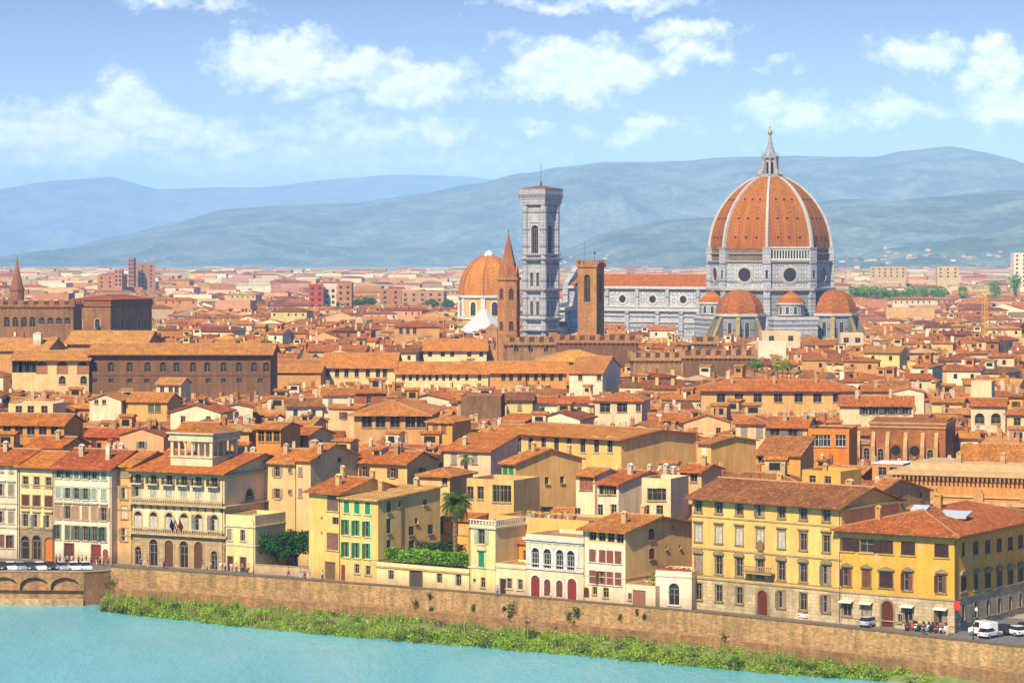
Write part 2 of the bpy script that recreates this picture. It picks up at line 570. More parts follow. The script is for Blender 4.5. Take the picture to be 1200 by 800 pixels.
# ------------------------------------------------------------------ building kit
def grid_wall(mb, O, U, w, z0, z1, ops, depth=0.28, mi=0, arch_n=8):
    """wall from O along U, z0..z1, with real recessed openings (u0,u1,za,zb,arch)"""
    O, U = Vector(O), Vector(U).normalized()
    IN = Vector((-U.y, U.x, 0))               # into the building
    ops = [o for o in ops if o[1] > 0.05 and o[0] < w - 0.05 and o[2] < z1 - 0.02 and o[3] > z0 + 0.02]
    ops = [(max(o[0], 0.05), min(o[1], w - 0.05), max(o[2], z0), min(o[3], z1 - 0.02), o[4]) for o in ops]
    xs = sorted({0.0, w} | {round(o[0], 4) for o in ops} | {round(o[1], 4) for o in ops})
    zs = sorted({z0, z1} | {round(o[2], 4) for o in ops} | {round(o[3], 4) for o in ops})

    def P(u, z, k=0.0):
        q = O + U * u + IN * k
        return (q.x, q.y, z)
    for i in range(len(xs) - 1):
        for j in range(len(zs) - 1):
            if xs[i + 1] - xs[i] < 1e-4 or zs[j + 1] - zs[j] < 1e-4:
                continue
            cu, cz = (xs[i] + xs[i + 1]) / 2, (zs[j] + zs[j + 1]) / 2
            if any(o[0] < cu < o[1] and o[2] < cz < o[3] for o in ops):
                continue
            mb.face([P(xs[i], zs[j]), P(xs[i + 1], zs[j]), P(xs[i + 1], zs[j + 1]), P(xs[i], zs[j + 1])], mi)
    for (a, b, c, e, arch) in ops:
        k = depth
        rise = min((b - a) / 2 * arch, e - c) if arch else 0
        sp = e - rise
        mb.face([P(a, c), P(a, sp), P(a, sp, k), P(a, c, k)], mi)
        mb.face([P(b, c), P(b, c, k), P(b, sp, k), P(b, sp)], mi)
        mb.face([P(a, c), P(a, c, k), P(b, c, k), P(b, c)], mi)
        if rise:
            m_, r = (a + b) / 2, (b - a) / 2
            arc = [(m_ - r * math.cos(PI * t / arch_n), sp + rise * math.sin(PI * t / arch_n)) for t in range(arch_n + 1)]
            for t in range(arch_n):
                (u0, q0), (u1, q1) = arc[t], arc[t + 1]
                mb.face([P(u0, q0), P(u1, q1), P(u1, q1, k), P(u0, q0, k)], mi)
                mb.face([P(u0, q0), P(u1, q1), P(u1, e), P(u0, e)], mi)
        else:
            mb.face([P(a, e), P(b, e), P(b, e, k), P(a, e, k)], mi)


def arch_poly(w, h, arch, n=8):
    if not arch:
        return [(-w / 2, 0), (w / 2, 0), (w / 2, h), (-w / 2, h)]
    r = w / 2
    rise = r * arch
    return [(-r, 0), (r, 0)] + [(r * math.cos(PI * t / n), h - rise + rise * math.sin(PI * t / n)) for t in range(n + 1)]


WHITE, STONE, GREY = C('#d9d3c6'), C('#b39a72'), C('#8d867c')
BROWN, GREEN, DKGRN, GRGRN = C('#5a3a26'), C('#1f7d4e'), C('#1f4a35'), C('#6f7f68')
WINCACHE = {}


def win_meshes(st):
    key = repr(sorted(st.items(), key=lambda q: q[0]))
    if key in WINCACHE:
        return WINCACHE[key]
    w, h, arch = st['w'], st['h'], st.get('arch', 0)
    parts = []                                         # (name, mesh, colour, loc, rz)
    door = st.get('door')
    p = MB()
    poly = arch_poly(w, h, arch)
    p.face([(x, 0.24, z) for x, z in poly], 0)
    if door:
        p2 = MB()
        p2.prism([(x * .985, z * .99) for x, z in poly], 'y', 0.16, 0.22, 0)
        p2.box(-0.02, 0.02, 0.14, 0.16, 0.1, h * .8, 0)
        for sx in (-1, 1):
            for (a, b) in ((.12, .42), (.48, .8)):
                p2.box(sx * w * .25 - w * .15, sx * w * .25 + w * .15, 0.13, 0.16, h * a, h * b, 0)
        parts.append(('door_leaf', p2.mesh('door_leaf', 'wood'), door, None, 0))
    else:
        parts.append(('pane', p.mesh('pane', st.get('panemat', 'glass')), None, None, 0))
        f = MB()
        fw = .07
        zt = h - (w / 2 * arch if arch else 0)
        f.box(-w / 2, -w / 2 + fw, 0.17, 0.23, 0, zt)
        f.box(w / 2 - fw, w / 2, 0.17, 0.23, 0, zt)
        f.box(-w / 2 + fw, w / 2 - fw, 0.17, 0.23, 0, fw)
        f.box(-w / 2 + fw, w / 2 - fw, 0.17, 0.23, zt - fw, zt)
        n = st.get('lights', 2)
        for i in range(1, n):
            x = -w / 2 + w * i / n
            f.box(x - .035, x + .035, 0.18, 0.225, fw, zt - fw)
        if h > 1.4:
            f.box(-w / 2 + fw, w / 2 - fw, 0.185, 0.22, zt * .62, zt * .62 + .05)
        parts.append(('frame', f.mesh('frame', 'paint'), st.get('fc', C('#9a8d78')), None, 0))
    s = MB()
    sur = st.get('sur')
    sw = st.get('surw', .18)
    if sur:
        zt = h - (w / 2 * arch if arch else 0)
        s.box(-w / 2 - sw, -w / 2, -.06, .02, 0, zt)
        s.box(w / 2, w / 2 + sw, -.06, .02, 0, zt)
        if arch:
            n = 8
            for t in range(n):
                a0, a1 = PI * t / n, PI * (t + 1) / n
                ri, ro, ar = w / 2, w / 2 + sw, arch
                q = [(ri * math.cos(a0), zt + ri * ar * math.sin(a0)), (ro * math.cos(a0), zt + ro * ar * math.sin(a0)),
                     (ro * math.cos(a1), zt + ro * ar * math.sin(a1)), (ri * math.cos(a1), zt + ri * ar * math.sin(a1))]
                s.prism(q, 'y', -.06, .02)
            zt = zt + (w / 2 + sw) * arch
        else:
            s.box(-w / 2 - sw, w / 2 + sw, -.065, .02, h, h + sw)
            zt = h + sw
        hd = st.get('hood')
        if hd == 'flat':
            s.box(-w / 2 - sw - .12, w / 2 + sw + .12, -.34, .0, zt + .25, zt + .45)
            s.box(-w / 2 - sw - .04, w / 2 + sw + .04, -.16, .0, zt + .1, zt + .25)
        elif hd == 'tri':
            b = w / 2 + sw + .15
            s.prism([(-b, zt + .1), (b, zt + .1), (b, zt + .26), (0, zt + .75), (-b, zt + .26)], 'y', -.36, 0)
        elif hd == 'arc':
            b = w / 2 + sw + .15
            s.prism([(-b, zt + .05), (b, zt + .05)] + [(b * math.cos(PI * t / 6), zt + .2 + .55 * math.sin(PI * t / 6)) for t in range(7)], 'y', -.36, 0)
    if st.get('sill', True) and not door:
        e = (sw if sur else 0) + .08
        s.box(-w / 2 - e, w / 2 + e, -.2, .0, -.17, 0)
    shc, sh = st.get('shc', BROWN), st.get('sh')
    if sh:
        half = w / 2
        m = MB()
        zt = h - (w / 2 * arch if arch else 0)
        if sh == 'closed':
            m.box(-half / 2 + .02, half / 2 - .02, 0.03, .08, .02, zt - .02)
            parts.append(('shutter', m.mesh('shutter', 'shutter'), shc, (-half / 2, 0, 0), 0))
            parts.append(('shutter', parts[-1][1], shc, (half / 2, 0, 0), 0))
        elif sh == 'open':
            m.box(-half / 2 + .01, half / 2 - .01, -.13, -.08, .02, h - .02)
            parts.append(('shutter', m.mesh('shutter', 'shutter'), shc, (-half * 1.5 - .02, 0, 0), 0))
            parts.append(('shutter', parts[-1][1], shc, (half * 1.5 + .02, 0, 0), 0))
        elif sh == 'ajar':
            m.box(0, half - .02, -.03, .02, .02, h - .02)
            parts.append(('shutter', m.mesh('shutter', 'shutter'), shc, (-half, -.02, 0), -1.95))
            m = MB()
            m.box(-half / 2 + .02, half / 2 - .02, 0.03, .08, .02, zt - .02)
            parts.append(('shutter', m.mesh('shutter', 'shutter'), shc, (half / 2, 0, 0), 0))
    if st.get('balcony'):
        b = MB()
        e = w / 2 + .55
        for i in range(13):
            x = -e + 2 * e * i / 12
            b.box(x - .035, x + .035, -.85, -.80, 0, 1.0)
        for y in (-.6, -.35, -.1):
            for sx in (-1, 1):
                b.box(sx * e - .035, sx * e + .035, y - .03, y + .03, 0, 1.0)
        b.box(-e - .05, e + .05, -.88, -.78, 1.0, 1.09)
        b.box(-e - .05, -e + .05, -.77, -.001, 1.0, 1.09)
        b.box(e - .05, e + .05, -.77, -.001, 1.0, 1.09)
        parts.append(('railing', b.mesh('railing', 'metal'), C('#26241f'), None, 0))
        b = MB()
        b.box(-e - .1, e + .1, -.95, -.002, -.2, -.004)
        for sx in (-1, 1):
            b.prism([(-.002, -.2), (-.8, -.2), (-.002, -.75)], 'x', sx * e * .8 - .1, sx * e * .8 + .1)
        parts.append(('balcony', b.mesh('balcony', 'trim'), sur or STONE, None, 0))
    if st.get('awning'):
        b = MB()
        b.prism([(-.01, h + .15), (-.95, h - .12), (-.95, h - .22), (-.01, h + .08)], 'x', -w / 2 - .35, w / 2 + .35)
        parts.append(('awning', b.mesh('awning', 'cloth'), C('#d8cdb4'), None, 0))
    root = s.mesh('window', 'trim')
    WINCACHE[key] = (root, sur or STONE, parts)
    return WINCACHE[key]


def put_window(parent, st, loc, rz, name=None):
    me, col, parts = win_meshes(st)
    name = name or ('door' if st.get('door') else 'window')
    if not me.polygons:                         # no trim: the first part stands for the window itself
        n0, m0, c0, l0, r0 = parts[0]
        o = obj(name, m0, parent, c0 or (1, 1, 1), loc, rz)
        rest = parts[1:]
    else:
        o = obj(name, me, parent, col, loc, rz)
        rest = parts
    for n_, m_, c_, l_, r_ in rest:
        obj(n_, m_, o, c_ or (1, 1, 1), l_, r_)
    return o


FOOT = []                                      # footprints in plan: corners
VIS = []                                       # photo columns and row that must stay visible, and depth


def rect_pts(P, a, w, d):
    t = Vector((math.cos(a), math.sin(a), 0))
    n = Vector((-math.sin(a), math.cos(a), 0))
    return [P, P + t * w, P + t * w + n * d, P + n * d]


def overlaps(A, B):
    for poly in (A, B):
        for i in range(len(poly)):
            e = poly[(i + 1) % len(poly)] - poly[i]
            nx, ny = -e.y, e.x
            a = [p.x * nx + p.y * ny for p in A]
            b = [p.x * nx + p.y * ny for p in B]
            if max(a) < min(b) + 1e-3 or max(b) < min(a) + 1e-3:
                return False
    return True


def roof_mesh(mb, typ, w, d, h, pitch, ov, axis='x', t=.22, ovg=None, mi=0):
    """adds the roof, returns a function giving the top height at x, y"""
    ovg = ov * .6 if ovg is None else ovg
    if typ == 'gable':
        L = d if axis == 'x' else w
        m_ = L / 2
        top = [(-ov, h - ov * pitch + t), (m_, h + m_ * pitch + t), (L + ov, h - ov * pitch + t)]
        bot = [(L + ov, h - ov * pitch), (m_, h + m_ * pitch), (-ov, h - ov * pitch)]
        mb.prism(top + bot, axis, -ovg, (w if axis == 'x' else d) + ovg, mi)
        r = 0.16
        # ridge tiles
        if axis == 'x':
            mb.prism([(m_ - .3, h + m_ * pitch + t - .05), (m_, h + m_ * pitch + t + r), (m_ + .3, h + m_ * pitch + t - .05)], axis, -ovg - .01, w + ovg + .01, mi + 1)
            return lambda x, y: h + t + (m_ - abs(y - m_)) * pitch
        mb.prism([(m_ - .3, h + m_ * pitch + t - .05), (m_, h + m_ * pitch + t + r), (m_ + .3, h + m_ * pitch + t - .05)], axis, -ovg - .01, d + ovg + .01, mi + 1)
        return lambda x, y: h + t + (m_ - abs(x - m_)) * pitch
    if typ == 'hip':
        x0, x1, y0, y1 = -ov, w + ov, -ov, d + ov
        q = min(x1 - x0, y1 - y0) / 2
        zt = h + t + q * pitch
        if x1 - x0 > y1 - y0:
            ra, rb = (x0 + q, y0 + q, zt), (x1 - q, y0 + q, zt)
        else:
            ra, rb = (x0 + q, y0 + q, zt), (x0 + q, y1 - q, zt)
        c = [(x0, y0), (x1, y0), (x1, y1), (x0, y1)]
        lo = [(x, y, h) for x, y in c]
        hi = [(x, y, h + t) for x, y in c]
        mb.face(lo[::-1], mi)
        for i in range(4):
            mb.face([lo[i], lo[(i + 1) % 4], hi[(i + 1) % 4], hi[i]], mi)
        if x1 - x0 > y1 - y0:
            mb.face([hi[0], hi[1], rb, ra], mi)
            mb.face([hi[1], hi[2], rb], mi)
            mb.face([hi[2], hi[3], ra, rb], mi)
            mb.face([hi[3], hi[0], ra], mi)
        else:
            mb.face([hi[0], hi[1], ra], mi)
            mb.face([hi[1], hi[2], rb, ra], mi)
            mb.face([hi[2], hi[3], rb], mi)
            mb.face([hi[3], hi[0], ra, rb], mi)
        for a, b in ((hi[0], ra), (hi[1], rb if x1 - x0 > y1 - y0 else ra), (hi[2], rb), (hi[3], ra if x1 - x0 > y1 - y0 else rb), (ra, rb)):
            mb.tube(a, b, .15, n=5, mi=mi + 1)
        return lambda x, y: h + t + min(x - x0, x1 - x, y - y0, y1 - y) * pitch
    if typ == 'shed':                            # low at the front
        mb.prism([(-ov, h - ov * pitch + t), (d + ov * .3, h + (d + ov * .3) * pitch + t), (d + ov * .3, h + (d + ov * .3) * pitch), (-ov, h - ov * pitch)], 'x', -ovg, w + ovg, mi)
        return lambda x, y: h + t + y * pitch
    if typ == 'flat':
        mb.box(-.0, w, 0, d, h + .002, h + .12, mi)
        return lambda x, y: h + .12


def add_chimney(rf, x, y, zr, hh, sz, col, mi='plaster', kind=0, rz=0.0):
    c = MB()
    c.box(-sz / 2, sz / 2, -sz * .35, sz * .35, -1.0, hh)
    c.box(-sz / 2 - .08, sz / 2 + .08, -sz * .35 - .08, sz * .35 + .08, hh, hh + .1)
    if kind == 0:
        c.prism([(-sz / 2 - .05, hh + .3), (0, hh + .62), (sz / 2 + .05, hh + .3)], 'y', -sz * .4, sz * .4, 1)
        for sx in (-1, 1):
            c.box(sx * sz * .4 - .07, sx * sz * .4 + .07, -sz * .35, sz * .35, hh + .1, hh + .34)
    else:
        for k in (-.25, .25):
            c.tube((k * sz, 0, hh + .1), (k * sz, 0, hh + .6), .12, n=6, mi=1)
    return c.build('chimney', [mi, 'trim'], rf, col, loc=(x, y, zr), rz=rz)


def building(name, label, cat, P0, a, w, d, h, wall, roof, wins=(), group=None, wallmat='plaster', base=None,
             courses=(), course_col=STONE, chimneys=(), cornice=None, vis=None, z=0.0, quoins=None, reserve=True, pipe=None):
    root = thing(name, label, cat, (P0.x, P0.y, z), a, group)
    if reserve:
        FOOT.append(rect_pts(P0, a, w, d))
    typ, pitch, ov, rcol = roof['t'], roof.get('p', .32), roof.get('ov', .7), roof.get('c', C('#b5602f'))
    axis = roof.get('axis', 'x')
    faces = {'f': ((0, 0, 0), (1, 0, 0), w, 0.0), 'r': ((w, 0, 0), (0, 1, 0), d, PI / 2),
             'l': ((0, d, 0), (0, -1, 0), d, -PI / 2), 'b': ((w, d, 0), (-1, 0, 0), w, PI)}
    gh = base[0] if base else 0.0
    wb, bb = MB(), MB()
    for k, (O, U, L, rz) in faces.items():
        ops = [(u - s['w'] / 2, u + s['w'] / 2, z_, z_ + s['h'], s.get('arch', 0)) for (fk, u, z_, s) in wins if fk == k]
        hh = h
        if typ == 'shed':
            hh = h + d * pitch if k == 'b' else h
        if gh:
            grid_wall(bb, O, U, L, 0, gh, [o for o in ops if o[2] + .3 < gh])
        grid_wall(wb, O, U, L, gh, hh, [o for o in ops if o[2] + .3 >= gh])
    if typ == 'gable':
        if axis == 'x':
            wb.face([(w, 0, h), (w, d, h), (w, d / 2, h + d / 2 * pitch)])
            wb.face([(0, d, h), (0, 0, h), (0, d / 2, h + d / 2 * pitch)])
        else:
            wb.face([(0, 0, h), (w, 0, h), (w / 2, 0, h + w / 2 * pitch)])
            wb.face([(w, d, h), (0, d, h), (w / 2, d, h + w / 2 * pitch)])
    elif typ == 'shed':
        wb.face([(w, 0, h), (w, d, h), (w, d, h + d * pitch)])
        wb.face([(0, d, h), (0, 0, h), (0, d, h + d * pitch)])
    elif typ == 'flat' and roof.get('parapet', .9):
        ph = roof.get('parapet', .9)
        e = .3
        wb.box(0, w, 0, e, h + .003, h + ph)
        wb.box(0, w, d - e, d, h + .003, h + ph)
        wb.box(0, e, e, d - e, h + .003, h + ph)
        wb.box(w - e, w, e, d - e, h + .003, h + ph)
    wb.build('wall', wallmat, root, wall)
    if gh:
        bb.build('ground_floor', base[2] if len(base) > 2 else 'rustic_stone', root, base[1])
    if typ == 'flat':
        rb = MB()
        e = .3 if roof.get('parapet', .9) else -.15
        rb.box(e, w - e, e, d - e, h - .02, h + .1)
        zt = lambda x, y: h + .1
        rf = rb.build('roof', roof.get('m', 'roof_tile'), root, rcol)
    else:
        rb = MB()
        zt = roof_mesh(rb, typ, w, d, h + (0.0 if typ != 'hip' else 0.003), pitch, ov, axis, roof.get('th', .24), roof.get('ovg'))
        rf = rb.build('roof', [roof.get('m', 'roof_tile'), 'ridge_tile'], root, rcol)
    for c_ in chimneys:
        x, y = c_[0], c_[1]
        add_chimney(rf, x, y, zt(x, y), c_[2] if len(c_) > 2 else 1.1, c_[3] if len(c_) > 3 else .8,
                    c_[4] if len(c_) > 4 else wall, kind=c_[5] if len(c_) > 5 else 0)
    for zc, hh, pr in [(c_ if isinstance(c_, tuple) else (c_, .22, .12)) for c_ in courses]:
        cb = MB()
        cb.box(-pr, w + pr, -pr, -.002, zc, zc + hh)
        cb.box(w + .002, w + pr, -.002, d, zc, zc + hh)
        cb.build('string_course', 'trim', root, course_col)
    if cornice:
        cb = MB()
        hh, pr = cornice
        n = int(w / .9)
        cb.box(-pr * .6, w + pr * .6, -pr * .6, -.002, h - hh, h - hh * .35)
        cb.box(w + .002, w + pr * .6, -.002, d, h - hh, h - hh * .35)
        for i in range(n):
            x = (i + .5) * w / n
            cb.box(x - .12, x + .12, -pr, -.002, h - hh * .34, h - .01)
        cb.build('cornice', 'trim', root, course_col)
    if quoins:
        qb = MB()
        n = int(h / .8)
        for i in range(n):
            e = .55 if i % 2 else .85
            qb.box(w - e, w + .05, -.05, -.003, i * .8 + .03, i * .8 + .77)
            qb.box(w + .003, w + .05, -.003, e, i * .8 + .03, i * .8 + .77)
            qb.box(-.05, e, -.05, -.003, i * .8 + .03, i * .8 + .77)
        qb.build('quoin', 'trim', root, quoins)
    for (fk, u, z_, s) in wins:
        O, U, L, rz = faces[fk]
        q = Vector(O) + Vector(U) * u
        put_window(root, s, (q.x, q.y, z_), rz)
    if vis:
        VIS.append(vis)
    if pipe:
        m = MB()
        m.tube((pipe, -.09, .15), (pipe, -.09, h - .35), .055, n=6)
        m.tube((pipe, -.09, h - .35), (pipe, -.45, h - .05), .055, n=6)
        m.build('drainpipe', 'metal', root, C('#6f5a44'))
    return root, zt, rf


class Fac:
    """a facade line seen in the photo: maps photo pixels to metres along it and up it"""
    def __init__(s, P0, a, w=None):
        s.P, s.a = P0, a
        s.t = Vector((math.cos(a), math.sin(a), 0))
        s.n = Vector((-math.sin(a), math.cos(a), 0))
        s.w = w

    def u(s, px):
        return meet(s.P, s.t, px)

    def z(s, px, py):
        q = s.P + s.t * s.u(px)
        return HC - (py - YH) / F * q.y

    def side(s):
        """the wall going back from the facade's right end"""
        return Fac(s.P + s.t * s.w, s.a + PI / 2)


def facade(pxL, pyL, pxR, pyR):
    A, B = ground_at(pxL, pyL), ground_at(pxR, pyR)
    a = math.atan2(B.y - A.y, B.x - A.x)
    return Fac(A, a, (B - A).length)


def facade_at(px0, px1, Y0, a_deg):
    P = at(px0, Y0)
    f = Fac(P, R(a_deg))
    f.w = f.u(px1)
    return f


WRNG = random.Random(77)


def wins_grid(fc, cols, rows, face='f'):
    """rows: (photo row of the window's centre at the first column, style)"""
    out = []
    for px in cols:
        for r in rows:
            py, st = r[0], r[1]
            if not st.get('door') and WRNG.random() < .3 and 'balcony' not in st:
                st = dict(st)
                if st.get('sh'):
                    st['sh'] = WRNG.choice(['closed', 'ajar', 'ajar', 'open' if not st.get('arch') else 'closed'])
                else:
                    st['sh'] = WRNG.choice(['closed', 'ajar'])
                    st['shc'] = C('#8c7c66')
            only = r[2] if len(r) > 2 else None
            if only is not None and px not in only:
                continue
            zc = fc.z(cols[0], py)
            out.append((face, fc.u(px), max(zc - st['h'] / 2, 0.0 if st.get('door') else .3), st))
    return out


def W(w, h, **k):
    d = dict(w=w, h=h)
    d.update(k)
    return d


# ------------------------------------------------------------------ ground, river, embankment
WATER_Z = -5.4
WALL_PTS = [at(-420, 459), at(98, 454), at(130, 456.2), at(300, 442.8), at(450, 430.3), at(600, 417.4), at(800, 400.4), at(1000, 381.2), at(1200, 362.9), at(1500, 338)]


def simple_mat(name, build):
    m, t, bs = mat_begin(name)
    build(t, bs)
    return m


def _ground(t, bs):
    p = t.new('TexCoord').outputs['Object']
    a = t.noise(p, 0.03, 6, 0.6)
    b = t.noise(p, 0.0025, 5, 0.6)
    c = t.mix(t.ramp(a, .35, .65), (0.26, 0.20, 0.14), (0.36, 0.29, 0.21))
    c = t.mix(t.ramp(b, .48, .60), c, (0.075, 0.10, 0.04))
    t.set(bs, 'Base Color', c)


def _asphalt(t, bs):
    p = t.new('TexCoord').outputs['Object']
    c = t.mix(t.ramp(t.noise(p, 0.6, 6, 0.7), .3, .7), (0.10, 0.09, 0.08), (0.17, 0.155, 0.135))
    t.set(bs, 'Base Color', c)
    bump(t, bs, t.noise(p, 8, 3), .02)


def _water(t, bs):
    p = t.new('TexCoord').outputs['Object']
    n = t.noise(t.vmath('MULTIPLY', p, (0.035, 0.012, 1)), 1.0, 6, 0.6)
    n2 = t.noise(t.vmath('MULTIPLY', p, (0.25, 0.06, 1)), 1.0, 5, 0.65)
    c = t.mix(t.ramp(n, .35, .68), (0.085, 0.325, 0.345), (0.14, 0.39, 0.40))
    c = t.mix(t.ramp(n2, .52, .75, 0, .25), c, (0.26, 0.46, 0.47))
    t.set(bs, 'Base Color', c)
    bs.inputs['Roughness'].default_value = 0.28
    bs.inputs['Specular IOR Level'].default_value = 0.35
    h = t.math('ADD', t.noise(t.vmath('MULTIPLY', p, (1.0, 0.45, 1)), 0.9, 5, 0.6), t.math('MULTIPLY', n2, 2.0))
    bump(t, bs, h, .30, .9)


def _hill(t, bs, dark=(0.050, 0.080, 0.045), light=(0.16, 0.19, 0.12)):
    p = t.new('TexCoord').outputs['Object']
    a = t.noise(p, 0.0035, 8, 0.68)
    b = t.noise(p, 0.0011, 5, 0.6)
    c = t.mix(t.ramp(a, .42, .60), dark, light)
    c = t.mix(t.ramp(b, .55, .68, 0, .55), c, (0.17, 0.16, 0.09))
    v = t.new('TexVoronoi', {'feature': 'F1'}, Vector=p, Scale=0.03)
    c = t.mix(1.0, c, t.grey(t.ramp(v.outputs['Distance'], 0, .8, 1.25, .6)), 'MULTIPLY')
    t.set(bs, 'Base Color', c)


def _bank(t, bs):
    p = t.new('TexCoord').outputs['Object']
    c = t.mix(t.ramp(t.noise(p, 0.5, 6, 0.65), .4, .6), (0.10, 0.16, 0.03), (0.20, 0.20, 0.07))
    t.set(bs, 'Base Color', c)
    bump(t, bs, t.noise(p, 2.0, 5), .3)


simple_mat('ground_mix', _ground)
simple_mat('asphalt', _asphalt)
simple_mat('water', _water)
simple_mat('hill', _hill)
simple_mat('bank_soil', _bank)

g = MB()
off = [(0, 0.25)] * len(WALL_PTS)
gp = [Vector((p.x + .15, p.y + .25, 0)) for p in WALL_PTS]
gp = [Vector((-12800, 470, 0))] + gp + [Vector((12800, 300, 0))]
far = [Vector((-12800 + 25600 * i / (len(gp) - 1), 32800, 0)) for i in range(len(gp))]
for i in range(len(gp) - 1):
    g.face([gp[i], gp[i + 1], far[i + 1], far[i]])
tag(g.build('ground', 'ground_mix'), kind='structure')

g = MB()
g.face([(-7800, 60, WATER_Z), (7800, 60, WATER_Z), (7800, 480, WATER_Z), (-7800, 480, WATER_Z)])
tag(g.build('river', 'water'), kind='structure')
g = MB()
g.prism([(-140, -8.5), (120, -8.5), (120, -4.5), (20, 6), (-20, 40), (-140, 40)], 'x', -900, 900)
tag(g.build('near_river_bank', 'bank_soil'), kind='structure')

# road along the river with its kerb and pavement
def offset_line(pts, k):
    out = []
    for i, p in enumerate(pts):
        a = pts[max(i - 1, 0)]
        b = pts[min(i + 1, len(pts) - 1)]
        t_ = (b - a).normalized()
        out.append(p + Vector((-t_.y, t_.x, 0)) * k)
    return out


rl = [at(-420, 459), at(98, 454.5), at(131, 457), at(300, 443), at(450, 430.3), at(600, 417.4), at(800, 400.4), at(1000, 381.2), at(1200, 362.9), at(1500, 338)]
ra, rb = offset_line(rl, 2.4), offset_line(rl, 30)
g = MB()
for i in range(len(rl) - 1):
    g.face([v + Vector((0, 0, .004)) for v in (ra[i], ra[i + 1], rb[i + 1], rb[i])])
tag(g.build('road', 'asphalt'), kind='structure')
g = MB()
r0 = offset_line(rl, .5)
for i in range(len(rl) - 1):
    q = [r0[i], r0[i + 1], ra[i + 1], ra[i]]
    g.face([v + Vector((0, 0, .13)) for v in q])
    g.face([ra[i + 1] + Vector((0, 0, 0)), ra[i] + Vector((0, 0, 0)), ra[i] + Vector((0, 0, .13)), ra[i + 1] + Vector((0, 0, .13))])
tag(g.build('pavement', 'trim', None, C('#a89a86')), kind='structure')


# embankment wall: long stone wall with coping, and a terrace carried on low arches
def wall_run(pts, z0, z1, th, batter=.5):
    mb, cp = MB(), MB()
    inn = offset_line(pts, th)
    out = offset_line(pts, -batter)
    for i in range(len(pts) - 1):
        a, b, c, d = pts[i], pts[i + 1], inn[i + 1], inn[i]
        la, lb = out[i], out[i + 1]
        Z = lambda p, z: (p.x, p.y, z)
        # subdivide so that stains follow the stones
        mb.face([Z(la, z0), Z(lb, z0), Z(b, z1), Z(a, z1)])
        mb.face([Z(c, z0), Z(d, z0), Z(d, z1), Z(c, z1)])
        if i == 0:
            mb.face([Z(d, z0), Z(la, z0), Z(a, z1), Z(d, z1)])
        if i == len(pts) - 2:
            mb.face([Z(lb, z0), Z(c, z0), Z(c, z1), Z(b, z1)])
    o1, o2 = offset_line(pts, -.10), offset_line(pts, th + .08)
    for i in range(len(pts) - 1):
        a, b, c, d = o1[i], o1[i + 1], o2[i + 1], o2[i]
        lo, hi = z1 + .003, z1 + .2
        P = [(p.x, p.y, z) for z in (lo, hi) for p in (a, b, c, d)]
        cp.face(P[:4][::-1])
        cp.face(P[4:])
        for k in range(4):
            k2 = (k + 1) % 4
            cp.face([P[k], P[k2], P[4 + k2], P[4 + k]])
    return mb, cp


wall_th = thing('embankment_wall', 'long tan stone embankment wall with coping above the green river bank', 'wall')
mb, cp = wall_run(WALL_PTS[2:], -6.6, .85, .5)
mb.build('masonry', 'rubble_stone', wall_th, C('#c0955c'))
cp.build('coping', 'trim', wall_th, C('#7d6448'))
zl = MB()
lo = offset_line(WALL_PTS[2:], -.62)
lo2 = offset_line(WALL_PTS[2:], -.22)
for i in range(len(lo) - 1):
    a, b = lo[i], lo[i + 1]
    c, d = lo2[i + 1], lo2[i]
    zl.face([(a.x, a.y, -2.6), (b.x, b.y, -2.6), (c.x, c.y, -2.25), (d.x, d.y, -2.25)])
    zl.face([(a.x, a.y, -7), (b.x, b.y, -7), (b.x, b.y, -2.6), (a.x, a.y, -2.6)])
zl.build('footing', 'rubble_stone', wall_th, C('#a87a48'))

ter = thing('river_terrace', 'projecting stone river terrace carried on low arches, parked cars on top', 'terrace')
A, B = WALL_PTS[0], WALL_PTS[1]
L = (B - A).length
tdir = (B - A).normalized()
mb = MB()
bay = 5.3
n = int(L / bay)
ops = [(L - .5 - bay * (i + 1) + .16, L - .5 - bay * i - .16, -2.9, -.7, .62) for i in range(n - 1)]
grid_wall(mb, A, tdir, L, -2.9, .2, ops, depth=.7)
nn = Vector((-tdir.y, tdir.x, 0))
A2, B2 = A + nn * .7, B + nn * .7
mb.face([(A2.x, A2.y, -6.6), (B2.x, B2.y, -6.6), (B2.x, B2.y, .15), (A2.x, A2.y, .15)])
mb.build('arcade', 'rubble_stone', ter, C('#bd8a57'))
mb = MB()
Cn = WALL_PTS[2]
mb.face([(B.x, B.y, -6.6), (Cn.x, Cn.y, -6.6), (Cn.x, Cn.y, .2), (B.x, B.y, .2)])
mb.build('end_wall', 'rubble_stone', ter, C('#8f6238'))
cp = MB()
a, b = A - nn * .12, B - nn * .12
c, d = B + nn * .55, A + nn * .55
P = [(p.x, p.y, z) for z in (.205, .42) for p in (a, b, c, d)]
cp.face(P[:4][::-1]); cp.face(P[4:])
for k in range(4):
    cp.face([P[k], P[(k + 1) % 4], P[4 + (k + 1) % 4], P[4 + k]])
a, b = B + tdir * .12, Cn + Vector((.5, .2, 0))
cp.box(0, (b - a).length, -.1, .5, .206, .421, M=Matrix.Translation(a) @ Matrix.Rotation(math.atan2(b.y - a.y, b.x - a.x), 4, 'Z'))
cp.build('coping', 'trim', ter, C('#b79a78'))
mb = MB()
a, b, c, d = A - nn * .35, B - nn * .35, B + nn * 1.3, A + nn * 1.3
P = [(p.x, p.y, z) for z in (-7.0, -4.3) for p in (a, b, c, d)]
mb.face(P[4:])
for k in range(4):
    mb.face([P[k], P[(k + 1) % 4], P[4 + (k + 1) % 4], P[4 + k]])
mb.build('footing', 'rubble_stone', ter, C('#c9a878'))

